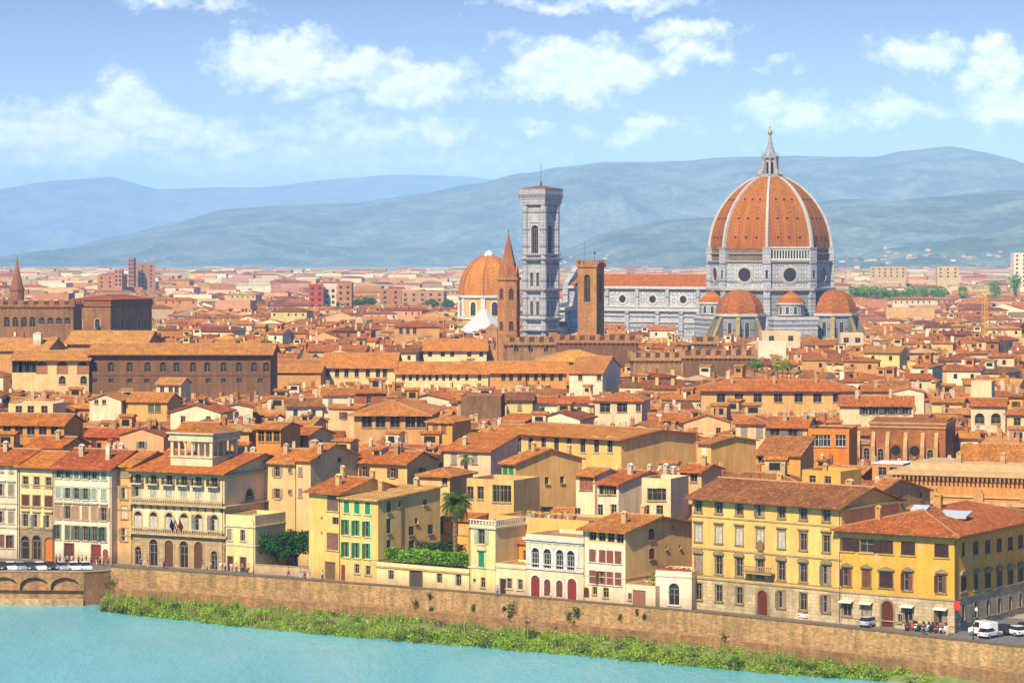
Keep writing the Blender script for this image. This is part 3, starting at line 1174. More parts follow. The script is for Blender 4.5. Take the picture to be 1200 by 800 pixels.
# green river bank
SHORE = [at(118, 447), at(180, 439), at(300, 426), at(450, 413), at(600, 402.5), at(750, 391), at(900, 380.5), at(1060, 372), at(1250, 353)]
INNER = [at(128, 455.6), at(190, 451.6), at(300, 442.9), at(450, 430.3), at(600, 417.4), at(750, 404.7), at(900, 391), at(1060, 375.6), at(1250, 358)]
g = MB()
def lerp_line(pts, s):
    k = s * (len(pts) - 1)
    i = min(int(k), len(pts) - 2)
    return pts[i].lerp(pts[i + 1], k - i)
NS, NW = 120, 8
bankpt = lambda s, q: (lambda p, hgt: Vector((p.x, p.y, hgt)))(lerp_line(SHORE, s).lerp(lerp_line(INNER, s), q * .985), WATER_Z - .25 + (1.45 * q ** .8) + .35 * noise.noise(Vector((s * 60, q * 3, 1))) * q)
for i in range(NS):
    for j in range(NW):
        g.face([bankpt(i / NS, j / NW), bankpt((i + 1) / NS, j / NW), bankpt((i + 1) / NS, (j + 1) / NW), bankpt(i / NS, (j + 1) / NW)])
tag(g.build('river_bank', 'bank_soil'), kind='structure')


def leaf(mb, p, size, rng, up=.5, mi=0):
    d = Vector((rng.gauss(0, 1), rng.gauss(0, 1), rng.gauss(0, 1) + up)).normalized()
    a = d.orthogonal().normalized()
    a = (a * math.cos(rng.random() * 6.3) + d.cross(a) * math.sin(rng.random() * 6.3)).normalized()
    b = d.cross(a)
    l, wd = size * rng.uniform(.7, 1.3), size * rng.uniform(.35, .7)
    mb.face([p - a * l * .5, p + b * wd * .5, p + a * l * .5, p - b * wd * .5], mi)


def bush(mb, c, rx, ry, rz, n, size, rng, up=.8, mi=0):
    for _ in range(n):
        d = Vector((rng.gauss(0, 1), rng.gauss(0, 1), abs(rng.gauss(0, 1)) * .9))
        d = d.normalized() * (rng.random() ** .4)
        leaf(mb, Vector((c[0] + d.x * rx, c[1] + d.y * ry, c[2] + d.z * rz)), size, rng, up, mi)


rng = random.Random(11)
m = MB()
for k in range(2700):
    s = rng.random() ** 1.0
    q = rng.uniform(0.0, 1.0)
    dens = noise.noise(Vector((s * 30, q * 2.2, 4)))
    if s > .80 and rng.random() < (s - .80) / .10:
        continue
    if q > .6 and dens < -.22:
        continue
    p = bankpt(s, q)
    hgt = rng.uniform(.35, 1.15) * (1 + .8 * dens) * (1.25 if q < .35 else .85)
    kind_ = noise.noise(Vector((s * 45, q * 3, 9)))
    bush(m, p, rng.uniform(.5, 1.5), rng.uniform(.5, 1.3), hgt, int(34 * hgt) + 12, rng.uniform(.26, .44), rng, .8, 1 if kind_ > .46 else (2 if kind_ < -.28 else 0))
    if rng.random() < .12:                   # reeds
        for _k in range(9):
            b_ = p + Vector((rng.gauss(0, .4), rng.gauss(0, .4), 0))
            t_ = b_ + Vector((rng.gauss(0, .35), rng.gauss(0, .35), rng.uniform(1.2, 2.4)))
            m.face([b_ - Vector((.05, 0, 0)), b_ + Vector((.05, 0, 0)), t_], rng.choice((0, 1)))
tag(m.build('bank_vegetation', ['leaf', 'leaf_dry', 'leaf_dark'], None, C('#9cbc3a')), kind='stuff')

# weeds rooted in the wall
wfc = []
for i in range(2, len(WALL_PTS) - 1):
    a, b = WALL_PTS[i], WALL_PTS[i + 1]
    wfc.append(Fac(a, math.atan2(b.y - a.y, b.x - a.x), (b - a).length))
WEEDS = [(134, 684, 1.5, 'bushy weed in the shaded corner where the terrace meets the long wall'),
         (415, 712, .45, 'tiny tuft low on the embankment wall below the pale garden wall'),
         (489, 707, .8, 'dark weed on the embankment wall below the dark garden gate'),
         (505, 697, .6, 'small weed near the coping just right of the dark garden gate'),
         (507, 713, .55, 'small weed low on the wall, right of the gate weeds'),
         (556, 711, .5, 'lone small tuft on the wall below the narrow cream tower'),
         (602, 713, 1.1, 'tall dark weed drooping on the wall, left of the white palazzina'),
         (592, 712, .45, 'small tuft just left of the tall drooping weed'),
         (599, 723, .6, 'round weed under the tall drooping weed'),
         (621, 728, .6, 'weed at the foot of the wall below the white palazzina'),
         (677, 717, 1.1, 'tallest weed of the cluster below the brown shuttered house'),
         (668, 721, .7, 'weed left of the tallest one below the brown shuttered house'),
         (674, 731, .75, 'lowest weed of the cluster below the brown shuttered house'),
         (656, 734, .55, 'weed at the wall foot, left of the cluster by the brown shuttered house'),
         (728, 723, .5, 'small weed on the wall below the white garage'),
         (747, 717, .4, 'small weed near the coping below the white garage'),
         (756, 722, .4, 'small weed right of the two below the white garage'),
         (852, 748, .8, 'weed low on the wall below the yellow palazzo')]
for (px, py, r_, lab) in WEEDS:
    for fc in wfc:
        u = fc.u(px)
        if 0 <= u <= fc.w:
            q = fc.P + fc.t * u
            z = fc.z(px, py)
            bt = .5 * (1 - (z + 6.6) / 7.45)
            m = MB()
            for _ in range(int(130 * r_)):
                d = Vector((rng.gauss(0, .5), -abs(rng.gauss(0, .45)), rng.gauss(0, .7))) * r_ * .75
                leaf(m, d, .3, rng, .2)
            m.tube((0, .3, -r_ * .4), (0, -.2, .1), .05, .03, n=5)
            tag(m.build('wall_shrub', 'leaf', None, C('#3f5a1e'), loc=(q.x - fc.n.x * (bt + .1), q.y - fc.n.y * (bt + .1), z), rz=fc.a), lab, 'weed', 'weeds growing out of the embankment wall')
            break


# ------------------------------------------------------------------ hills and haze
def hill(name, prof, Yr, front, back, nx=420, ny=80, seed=0, spur=.75, sc=900):
    pts = [((px - 600) / F * Yr, max(HC + (YH - py) / F * Yr, 0)) for px, py in prof]
    xs0, xs1 = pts[0][0], pts[-1][0]
    mb = MB()
    grid = []
    for i in range(nx + 1):
        x = xs0 + (xs1 - xs0) * i / nx
        for k in range(len(pts) - 1):
            if pts[k][0] <= x <= pts[k + 1][0]:
                f = (x - pts[k][0]) / (pts[k + 1][0] - pts[k][0])
                f = f * f * (3 - 2 * f) * .5 + f * .5
                hr = pts[k][1] * (1 - f) + pts[k + 1][1] * f
                break
        row = []
        for j in range(ny + 1):
            v = -1 + 2 * j / ny
            y = Yr + (v * front if v < 0 else v * back)
            s = max(math.cos(abs(v) ** .9 * PI / 2), 0) ** 1.15
            n1 = noise.fractal(Vector((x / sc + seed, y / sc * .8, seed * 3.1)), .9, 2.1, 6)
            rid = 1 - abs(noise.noise(Vector((x / (sc * .8) + seed * 2, y / (sc * 2.5), 7.7)))) * 2
            hh = hr * s * (1 - spur * (1 - s) * (.5 + .5 * rid)) + hr * .62 * n1 * (1 - s) * s ** .6 + hr * .016 * n1
            row.append((x, y, hh - 3 if abs(v) < .999 else -4))
        grid.append(row)
    for i in range(nx):
        for j in range(ny):
            mb.face([grid[i][j], grid[i + 1][j], grid[i + 1][j + 1], grid[i][j + 1]])
    return tag(mb.build(name, 'hill', smooth=True), kind='structure')


hill('far_hills', [(-700, 240), (-300, 222), (-120, 226), (0, 222), (70, 211), (130, 207), (190, 221), (300, 219), (400, 208), (470, 204), (540, 206), (600, 212), (760, 226), (1000, 255), (1300, 290)], 27000, 4500, 4500, seed=1.3, spur=.5, sc=1300)
hill('main_hills', [(-40, 330), (20, 322), (60, 309), (100, 291), (150, 276), (205, 262), (270, 245), (330, 241), (420, 237), (490, 227), (560, 215), (610, 203), (660, 194), (705, 190), (800, 190), (860, 185), (930, 182), (985, 184), (1020, 184), (1060, 177), (1105, 173), (1150, 180), (1190, 197), (1260, 214), (1400, 232), (1700, 320)], 15500, 4300, 4300, seed=5.1, sc=760)
hill('near_hills', [(600, 318), (660, 292), (720, 268), (780, 257), (840, 254), (890, 250), (940, 238), (990, 233), (1040, 235), (1100, 229), (1160, 224), (1230, 219), (1400, 215), (1700, 300)], 9600, 2000, 2900, seed=9.4, sc=540)
hill('low_foothills', [(960, 322), (1000, 301), (1040, 290), (1090, 284), (1140, 275), (1180, 266), (1230, 256), (1400, 245), (1600, 318)], 7400, 900, 1300, nx=200, seed=14.2, sc=430)
hill('city_rise', [(640, 330), (690, 317), (760, 312), (900, 310), (1000, 305), (1100, 300), (1250, 296), (1500, 325)], 6600, 400, 700, nx=120, ny=16, seed=21.2, sc=700)

hz = MB()
hz.box(-13000, 13000, -150, 33000, -10, 930)
mh = bpy.data.materials.new('haze')
mh.use_nodes = True
th = NT(mh.node_tree)
th.n.clear()
pv = th.new('VolumePrincipled', Color=HAZE_COLOR, Density=HAZE_DENSITY, Anisotropy=-0.45)
th.l.new(pv.outputs[0], th.new('OutputMaterial').inputs['Volume'])
MATS['haze'] = mh
tag(hz.build('haze', 'haze'), kind='stuff')


# ------------------------------------------------------------------ river front buildings
ROOF_RED, ROOF_OR, ROOF_TAN, ROOF_DK = C('#b0502a'), C('#c2642f'), C('#c08050'), C('#8d4630')
CREAM, WHT, YEL, OCH, TAN, BEIGE, PALE, AMB = C('#e9d9b4'), C('#ece4d6'), C('#e8c473'), C('#dda94f'), C('#c79f6b'), C('#d9bf92'), C('#efe0b6'), C('#d99a3d')
HOUSES = []


def front(name, label, px, depth, h_px, wall, roof, grid, door=(), extra=(), **k):
    """px: photo columns/rows of both base corners; h_px: eave row at the left end"""
    fc = facade(*px)
    h = fc.z(px[0], h_px)
    wn = []
    for cols, rows in grid:
        wn += wins_grid(fc, cols, rows)
    for (x, st) in door:
        wn.append(('f', fc.u(x), 0.02, st))
    wn += list(extra)
    k.setdefault('pipe', fc.w - .22)
    out = building(name, label, 'palazzo' if 'palazzo' in name else 'house', fc.P, fc.a, fc.w, depth, h, wall, roof, wn, **k)
    return fc, h, out


# white end house, far left
s1 = W(1.15, 2.1, sur=C('#cfc3ae'), sh='closed', shc=C('#8a7a66'), hood='flat')
s1b = W(1.15, 2.3, sur=C('#cfc3ae'), sh='closed', shc=C('#6b4a37'))
front('townhouse', 'white river house with brown shutters, cut off by the photo edge', (-45, 651, 22, 654.5), 13, 541, C('#e6ddd0'),
      dict(t='gable', p=.3, c=ROOF_RED, ov=.9), [((-37, -24, -11, 2, 13.2), [(548, W(1.0, 1.0, sh='closed', shc=C('#b3a58f'))), (572, s1), (603.6, s1), (631.7, s1b)])],
      courses=[(5.3, .25, .12), (9.6, .2, .1)], course_col=C('#bfae95'), chimneys=[(6, 5, 1.3)], vis=(-60, 22, 536, 465))
# yellow narrow house
sy = W(1.15, 1.75, sur=C('#b99f74'))
fcB, hB, _ = front('townhouse', 'narrow yellow house with three stone arches at street level', (23.2, 654.6, 63.5, 657), 13, 545, C('#ecdab0'),
      dict(t='gable', p=.3, c=ROOF_OR, ov=1.0), [((30, 43, 57), [(563.7, sy), (586.7, W(1.5, 2.1, sh='closed', shc=C('#5b2f1f'), sur=C('#a58a62'))), (610, W(1.15, 2.4, sur=C('#b99f74'), sh='ajar', shc=C('#a39a80'), hood='flat'))])],
      door=[(29.5, W(1.7, 4.1, arch=1, sur=C('#8d744e'), lights=1)), (43, W(1.8, 4.3, arch=1, sur=C('#8d744e'))), (57.3, W(1.7, 4.0, arch=1, sur=C('#8d744e'), door=C('#c46a22')))],
      base=(5.6, C('#a68d68')), courses=[(5.65, .25, .18), (9.3, .2, .1), (13.1, .2, .1)], course_col=C('#c3aa7c'), cornice=(.7, .7))
# attic storey behind the yellow house
f = facade(24, 648, 64, 650)
building('rooftop_attic', 'low attic loggia under a red roof, above the narrow yellow house', 'attic', f.P + f.n * 2.5, f.a, f.w, 9, hB + 2.6, C('#d9c08a'),
         dict(t='gable', p=.3, c=C('#b8562c'), ov=.9), [('f', u, hB + 1.2, W(1.6, .9, panemat='dark_void', sill=False)) for u in (1.2, 3.2)], reserve=False, chimneys=[(4.5, 3, 1.2)], z=0)
# white house with grey-green shutters
sg = W(1.05, 2.0, sh='open', shc=GRGRN, sur=C('#d8cfc0'))
sg2 = W(1.05, 1.9, sh='closed', shc=C('#8f9a84'), sur=C('#d8cfc0'))
sb = W(1.15, 2.3, sh='closed', shc=C('#a27d5c'), sur=C('#c4ad8a'), hood='flat')
sgb = W(1.05, 2.5, sh='ajar', shc=C('#54614d'), sur=C('#c4ad8a'))
cc = (68.5, 79.3, 89.7, 100, 110.5, 121.7)
front('townhouse', 'tall white house with grey-green shutters under a dark red roof', (64, 657.2, 130.5, 661), 14, 546.2, C('#efe9dd'),
      dict(t='gable', p=.36, c=C('#a5452a'), ov=1.1), [(cc, [(553, sg), (577, sg2, cc[:2] + cc[4:]), (577, sg, cc[2:4]), (599.5, sb), (623, sgb)])],
      door=[(81, W(1.9, 3.2, door=C('#5a2f1c'), sur=C('#8d7b60'))), (112.6, W(1.8, 3.2, door=C('#7a2d1c'), sur=C('#8d7b60'))), (123.6, W(1.2, 2.6, arch=1, door=C('#8a4a28')))],
      extra=[], courses=[(13.2, .15, .08)], course_col=C('#cbbda2'), chimneys=[(3, 4, 1.5, .9, C('#e8dfd0')), (9.2, 3, 2.2, .8, C('#efe8da'), 1), (8, 9, 1.2)], cornice=(.6, .8))
# small tiled canopies on the white house facade
# tan recessed house with blind windows
sd = W(1.3, 2.2, sur=C('#b3926a'), sh='closed', shc=C('#d0b283'))
front('townhouse', 'tan narrow house with blind windows, between the white house and the loggia palazzo', (130.8, 659.2, 156, 661), 13, 544.5, C('#d2b485'),
      dict(t='gable', p=.3, c=C('#c0713f'), ov=.8), [((146,), [(554, W(2.2, 1.2, panemat='dark_void')), (577, sd), (600, sd), (626, sd)])],
      courses=[(4.8, .2, .1), (9.3, .2, .1), (13.2, .2, .1)], course_col=C('#b3926a'))

# ---- the loggia palazzo
fE = facade(155.5, 661.5, 263, 668.2)
hE = fE.z(155.5, 549.5)
cE = (161.9, 180, 198.2, 215.6, 232.6, 251)
wt = C('#d9c9a6')
wE = wins_grid(fE, cE, [(557.5, W(1.15, 2.3, sur=wt, balcony=True, panemat='dark_void')), (575.6, W(1.3, 1.75, sur=wt, sh='closed', shc=C('#a99e8c'))),
                        (608.8, W(1.5, 3.0, arch=1, sur=C('#c2a878'), surw=.28, sh='closed', shc=C('#b5aa98')))])
wE += [('f', fE.u(x), .05, W(1.7 if 0 < i < 5 else 1.3, 4.6 if 0 < i < 5 else 3.2, arch=1, sur=C('#b8986a'), surw=.35, door=(C('#5a3a26') if i in (2, 4) else None)) if i != 4 or True else None) for i, x in enumerate(cE)]
dE = 24
zL1, zL2 = fE.z(155.5, 587.5), fE.z(155.5, 622)
side = Fac(fE.P + fE.t * fE.w, fE.a + PI / 2)
wE += [('r', 8.0, hE - 5.2, W(2.6, 1.9, arch=1, lights=2, sur=C('#b79a70'))), ('r', 8.6, hE - 10.8, W(1.0, 1.1)), ('r', 5.6, hE - 7.6, W(1.2, .5, sill=False)), ('r', 14, hE - 15, W(.9, .6, sill=False))]
rE, ztE, rfE = building('loggia_palazzo', 'pale palazzo with balconies, street arcade and white columned loggia on its roof', 'palazzo', fE.P, fE.a, fE.w, dE, hE,
                        C('#e9dcc0'), dict(t='gable', p=.2, c=C('#bf5c30'), ov=1.2), wE, base=(zL2 - .4, C('#c2a475')),
                        courses=[(zL2 - .36, .35, .75), (zL1 - .31, .3, .85)], course_col=C('#c9ad7c'), cornice=(.8, .9), vis=(150, 315, 600, 455), pipe=fE.w - .3)
bal = MB()
for zb in (zL1, zL2):
    n = int(fE.w / .45)
    for i in range(n):
        x = .2 + i * (fE.w - .4) / (n - 1)
        bal.box(x - .07, x + .07, -.72, -.58, zb, zb + .75)
    bal.box(-.0, fE.w, -.78, -.52, zb + .75, zb + .92)
bal.build('balustrade', 'trim', rE, C('#d3bd92'))
br = MB()
n = 12
for i in range(n):
    x = .6 + i * (fE.w - 1.2) / (n - 1)
    br.prism([(-.13, zL1 - .32), (-.8, zL1 - .32), (-.13, zL1 - 1.1)], 'x', x - .15, x + .15)
br.build('bracket', 'trim', rE, C('#9a7c52'))
# belvedere loggia
u0, u1 = fE.u(190) , fE.u(239)
Yv = (fE.P + fE.t * (u0 + u1) * .5).y
zb0, zb1 = z_at(546, Yv + 4), z_at(505, Yv + 6)
bw, bd = u1 - u0, 8.2
bv = obj('belvedere', None, rE, None, (u0, 2.6, 0))
m = MB()
m.box(0, bw, 0, bd, hE - .5, zb0 + 1.6)
for (x0, x1, y0, y1) in ((0, .55, 0, .55), (bw - .55, bw, 0, .55), (0, .55, bd - .55, bd), (bw - .55, bw, bd - .55, bd)):
    m.box(x0, x1, y0, y1, zb0 + 1.6, zb1 - 1.5)
m.box(bw * .5, bw - 1.9, 2.6, bd - .6, zb0 + 1.6, zb1 - 1.5)
bv_m = m.build('belvedere_wall', 'plaster', bv, C('#e5d9bd'))
m = MB()
m.box(-.3, bw + .3, -.3, bd + .3, zb1 - 1.5, zb1 - .9)
m.box(-.15, bw + .15, -.15, bd + .15, zb1 - .9, zb1 - .25)
m.box(-.55, bw + .55, -.55, bd + .55, zb1 - .25, zb1)
m.box(-.2, bw + .2, -.2, bd + .2, zb0 + 1.601, zb0 + 1.85)
m.build('entablature', 'trim', bv, C('#d9c7a0'))
m = MB()
m.prism([(-.4, zb1), (bw / 2, zb1 + 1.0), (bw + .4, zb1)], 'y', -.4, bd + .4)
m.build('roof', 'roof_tile', bv, C('#b6683c'))
for i in range(1, 6):
    m = MB()
    x = .28 + i * (bw - .55) / 6
    m.lathe([(.2, zb0 + 1.85), (.17, zb1 - 1.75), (.26, zb1 - 1.5)], 8)
    m.build('column', 'trim', bv, C('#e0cfa8'), loc=(x, .28, 0))
for i in range(1, 4):
    m = MB()
    m.lathe([(.2, zb0 + 1.85), (.17, zb1 - 1.75), (.26, zb1 - 1.5)], 8)
    m.build('column', 'trim', bv, C('#d0b98a'), loc=(bw - .28, .28 + i * (bd - .55) / 4, 0))
# flags on the palazzo
for px, cols_, lab in ((208, ('#24407e',), 'plain blue flag on a slanted pole at the loggia palazzo'), (212.5, ('#2f7d46', '#e9e4da', '#c23a2c'), 'green white and red flag at the loggia palazzo'), (218, ('#d23a2a',), 'plain red flag on a slanted pole at the loggia palazzo')):
    u = fE.u(px)
    q = fE.P + fE.t * u - fE.n * .8
    fl = thing('flag', lab, 'flag', (q.x, q.y, 6.9), fE.a, 'flags over the palazzo door')
    m = MB()
    m.tube((0, 0, 0), (0, -1.5, 2.1), .04)
    m.build('pole', 'metal', fl, C('#6a6258'))
    for i, c_ in enumerate(cols_):
        m = MB()
        n = len(cols_)
        wv = lambda k: .12 * math.sin(k * 5)
        for k in range(6):
            a0, a1 = k / 6, (k + 1) / 6
            top0, top1 = Vector((0, -.35 - .3 * 3.6 * (i / n), 2.0 - .0)), None
            y0, y1 = -1.45 + 1.15 * i / n, -1.45 + 1.15 * (i + 1) / n
            z0t, z1t = 2.05 - 1.6 * i / n, 2.05 - 1.6 * (i + 1) / n
            m.face([(wv(a0), y0, z0t - 1.7 * a0), (wv(a1), y0, z0t - 1.7 * a1), (wv(a1 + .2), y1, z1t - 1.5 * a1), (wv(a0 + .2), y1, z1t - 1.5 * a0)])
        m.build('cloth', 'cloth', fl, C(c_))

# small cream house beside the garden
sF = W(.95, 1.9, sur=C('#d8c79c'))
front('garden_house', 'small cream two-storey house left of the dark green garden trees', (264.5, 668.5, 299, 671), 9, 607, C('#efdfae'),
      dict(t='flat', c=C('#cdb58a'), m='trim', parapet=.7), [((269, 284.5), [(626, sF)])],
      door=[(270, W(1.2, 2.5, door=C('#4a2d1d'), sur=C('#bfa878'))), (285, W(1.2, 2.5, door=C('#4a2d1d'), sur=C('#bfa878')))],
      courses=[(4.4, .2, .12), (7.6, .25, .2)], course_col=C('#d8c79c'))
# beige houses behind the garden
f = facade_at(309, 346, 470, -30)
g1h = f.z(309, 541)
sh2 = W(1.1, 1.7, sh='open', shc=C('#9b8265'), sur=C('#c9b088'))
building('townhouse', 'beige house with open shutters, behind the garden trees', 'house', f.P, f.a, f.w, 12, g1h, C('#dcc59c'), dict(t='gable', p=.3, c=C('#c9743f'), ov=.7),
         wins_grid(f, (325,), [(552.5, sh2), (578, sh2)]) + wins_grid(f, (341,), [(551, W(.6, .8)), (576, W(.6, .8))]), vis=(305, 350, 605, 460), chimneys=[(2, 4, 1.1), (6, 7, 1.4, 1.2)])
f = facade_at(347, 364, 466, -30)
building('townhouse', 'house with a long plain beige gable wall, left above the yellow corner house', 'house', f.P, f.a, f.w, 15, f.z(347, 539), C('#dcc7a0'), dict(t='gable', p=.3, c=C('#c2602f'), ov=.6),
         wins_grid(f, (352,), [(552, W(.9, 1.5, sh='closed', shc=C('#8a7a68'))), (577, W(.9, 1.5, sh='closed', shc=C('#8a7a68')))]) + [('r', 9, f.z(347, 545), W(1.3, .9, sill=False))], vis=(345, 425, 572, 455), chimneys=[(3, 3, 1.2)])
# brown garden shed roof behind the trees
f = facade(297, 664, 361, 669)
building('garden_shed', 'low brown-roofed garden building behind the dark green trees', 'shed', f.P + f.n * 9, f.a, f.w + 1, 7, f.z(297, 627), C('#b98c55'), dict(t='shed', p=.45, c=C('#8e5a3c'), ov=.5),
         [('f', 3, 1.6, W(1.4, 1.6)), ('f', 8, 1.6, W(1.4, 1.6))])
gw = facade(299, 671.5, 362, 676)
gws = thing('garden_wall', 'low pale garden wall in front of the dark green trees', 'wall', (gw.P.x, gw.P.y, 0), gw.a)
m = MB(); m.box(0, gw.w, 0, .35, 0, 1.5); m.build('masonry', 'plaster', gws, C('#d8c6a2'))
m = MB(); m.box(-.05, gw.w, -.08, .43, 1.502, 1.62); m.build('coping', 'trim', gws, C('#b39a78'))

# ---- yellow corner house: left part, and green-shuttered part with the long side wall
fH = facade(362, 676, 399.5, 680.2)
front('yellow_house', 'tall yellow house with three big brown windows, right of the garden trees', (362, 676, 399.5, 680.2), 14, 575, C('#ecd187'),
      dict(t='gable', p=.27, c=C('#b4572e'), ov=.9), [((390,), [(589, W(2.6, 2.6, sh='closed', shc=C('#6e5340'), sur=C('#d7bd78'))), (634, W(2.7, 2.8, sh='closed', shc=C('#7a5540'), sur=C('#d7bd78')))]), ((393,), [(610, W(1.5, 1.2, sill=False, panemat='dark_void'))]), ((377,), [(607, W(.5, .5, sill=False)), (624, W(.5, .5, sill=False))])],
      door=[(387, W(2.4, 2.9, door=C('#6b5138'), sur=C('#c9b078')))], chimneys=[(4, 3, 1.3, .9), (7, 8, 1.1), (2, 6, 1.6, .7)], vis=(360, 515, 661, 441))
fI = facade(399.5, 680.2, 443, 684.3)
hI = fI.z(399.5, 583.5)
sgr = W(1.15, 1.95, sh='closed', shc=GREEN, sur=C('#e3d49c'))
sgr2 = W(1.15, 2.5, sh='ajar', shc=GREEN, sur=C('#e3d49c'))
sI = fI.side()
wI = wins_grid(fI, (406.3, 418.5, 431), [(593.5, sgr), (617.5, sgr2), (643.5, sgr2)])
wI += [('f', fI.u(401.5), .05, W(1.1, 2.6, door=C('#7c3b22'))), ('f', fI.u(418.4), 1.5, W(1.0, 1.5, sur=C('#cbb884'))), ('f', fI.u(431.5), 1.4, W(1.0, 1.5, sur=C('#cbb884')))]
dI = sI.u(516)
for px, py, st in ((455.4, 593.5, W(1.1, 1.9, sh='closed', shc=DKGRN)), (455.4, 616, W(1.1, 2.4, sh='closed', shc=DKGRN)), (455.4, 640, W(1.1, 2.2, sh='closed', shc=DKGRN)), (482, 621.5, W(1.4, 1.5, sh='closed', shc=DKGRN)),
                   (504.4, 619.7, W(1.4, 1.6, sh='closed', shc=DKGRN)), (468.5, 590, W(.7, 1.1)), (488, 610, W(.9, 1.0)), (498.5, 588, W(1.1, .9)), (482, 640, W(1.4, 2.0, sh='closed', shc=DKGRN))):
    u = sI.u(px)
    wI.append(('r', u, sI.z(px, py) - st['h'] / 2, st))
rI, zI, rfI = building('yellow_house', 'yellow corner house with green shutters and a long plain side wall', 'house', fI.P, fI.a, fI.w, dI, hI, C('#ecd08a'),
                       dict(t='shed', p=.06, c=C('#d3a070'), ov=.7), wI, courses=[(3.9, .2, .1)], course_col=C('#d0b678'), chimneys=[(2, 8, 1.4), (4, 15, 1.0)])
for px in (470,):
    u = sI.u(px)
    m = MB(); m.tube((fI.w + .12, u, .2), (fI.w + .12, u, hI - .3), .09, n=6); m.build('drainpipe', 'metal', rI, C('#8a6a44'))
# lower yellow wing behind the palm
f = Fac(fI.P + fI.t * fI.w + fI.n * dI, fI.a)
f2 = facade_at(513, 549, (f.P.y + 6), -33)
building('yellow_wing', 'low yellow wing behind the palm tree', 'house', f2.P, f2.a, f2.w, 7, f2.z(513, 608), C('#dfb565'), dict(t='shed', p=.12, c=C('#b8683c'), ov=.5),
         wins_grid(f2, (517, 534), [(617, W(1.0, 2.1, sh='closed', shc=DKGRN))]) + wins_grid(f2, (529,), [(641, W(1.6, 1.9, door=C('#4a2f1f')))]), courses=[(6.2, .15, .1)], course_col=C('#b8863f'), vis=(513, 549, 650, 440))

# ---- terrace with hedge and palm
fT = facade(441.5, 684.4, 549.5, 693.8)
hT = fT.z(441.5, 661.5)
def terr_w(px, py, st):
    u = fT.u(px)
    return ('f', u, max(fT.z(px, py) - st['h'] / 2, .02), st)
sT = W(1.05, 1.5, sur=C('#d6c493'), sill=False)
building('garden_terrace', 'cream garden terrace wall with a dark arched gate, carrying the clipped hedge', 'terrace', fT.P, fT.a, fT.w, 9.5, hT, C('#f0e2b8'),
         dict(t='flat', c=C('#a88a60'), m='trim', parapet=.5), [terr_w(458.4, 673, sT), terr_w(487.6, 677.5, W(2.4, 2.9, arch=.35, door=C('#4a4038'), sur=C('#8a7550'))), terr_w(515, 677, sT), terr_w(537.5, 679.5, W(1.1, 1.8, sur=C('#d6c493'), sill=False))],
         courses=[(hT - .35, .3, .2)], course_col=C('#c2a068'), vis=(440, 550, 690, 437))
# ---- narrow cream tower
fJ = facade(549.8, 693.9, 580.5, 696.6)
hJ = fJ.z(549.8, 615.5)
wJ = wins_grid(fJ, (564.3,), [(628.5, W(1.35, 2.3, sh='open', shc=C('#9aa886'), sur=C('#d9cb9a'))), (655, W(1.1, 2.4, sh='closed', shc=GREEN, sur=C('#d9cb9a'), hood='arc'))])
wJ += [('f', fJ.u(566), 1.0, W(.9, 1.6)), ('f', fJ.u(556), 1.7, W(.6, .6, sill=False))]
sJ = Fac(fJ.P + fJ.t * fJ.w, fJ.a + PI / 2)
dJ = 14
rJ, zJ, _ = building('narrow_house', 'narrow cream tower house with a white roof balustrade and one green shuttered door', 'house', fJ.P, fJ.a, fJ.w, dJ, hJ, C('#ecdfae'),
                     dict(t='flat', c=C('#c7a67a'), m='trim', parapet=.25), wJ, courses=[(4.0, .22, .15), (hJ - .3, .3, .3)], course_col=C('#e3d6ad'), vis=(549, 582, 690, 432), pipe=.2)
m = MB()
n = 9
for i in range(n):
    x = .15 + i * (fJ.w - .3) / (n - 1)
    m.lathe([(.09, hJ + .26), (.15, hJ + .5), (.07, hJ + .9)], 6, cx=x, cy=.16)
for i in range(1, 20):
    m.lathe([(.09, hJ + .26), (.15, hJ + .5), (.07, hJ + .9)], 6, cx=fJ.w - .15, cy=.16 + i * .6)
m.box(-.05, fJ.w + .05, 0, .35, hJ + .9, hJ + 1.08)
m.box(fJ.w - .3, fJ.w + .05, .36, 12.5, hJ + .9, hJ + 1.08)
m.build('balustrade', 'trim', rJ, C('#e8dfc8'))
# big yellow wall house behind
f = Fac(fJ.P + fJ.n * 9 + fJ.t * (fJ.w + .3), fJ.a)
f3 = facade_at(581, 690, 436, -34)
building('yellow_house', 'big blank yellow wall with flowerpots along its flat roof, behind the white palazzina', 'house', f3.P, f3.a, f3.w, 9, f3.z(581, 606.5), C('#e2be72'),
         dict(t='flat', c=C('#b9805a'), m='trim', parapet=.5), [('f', f3.u(676), f3.z(676, 602), W(1.1, 1.0))], vis=(581, 690, 650, 428))
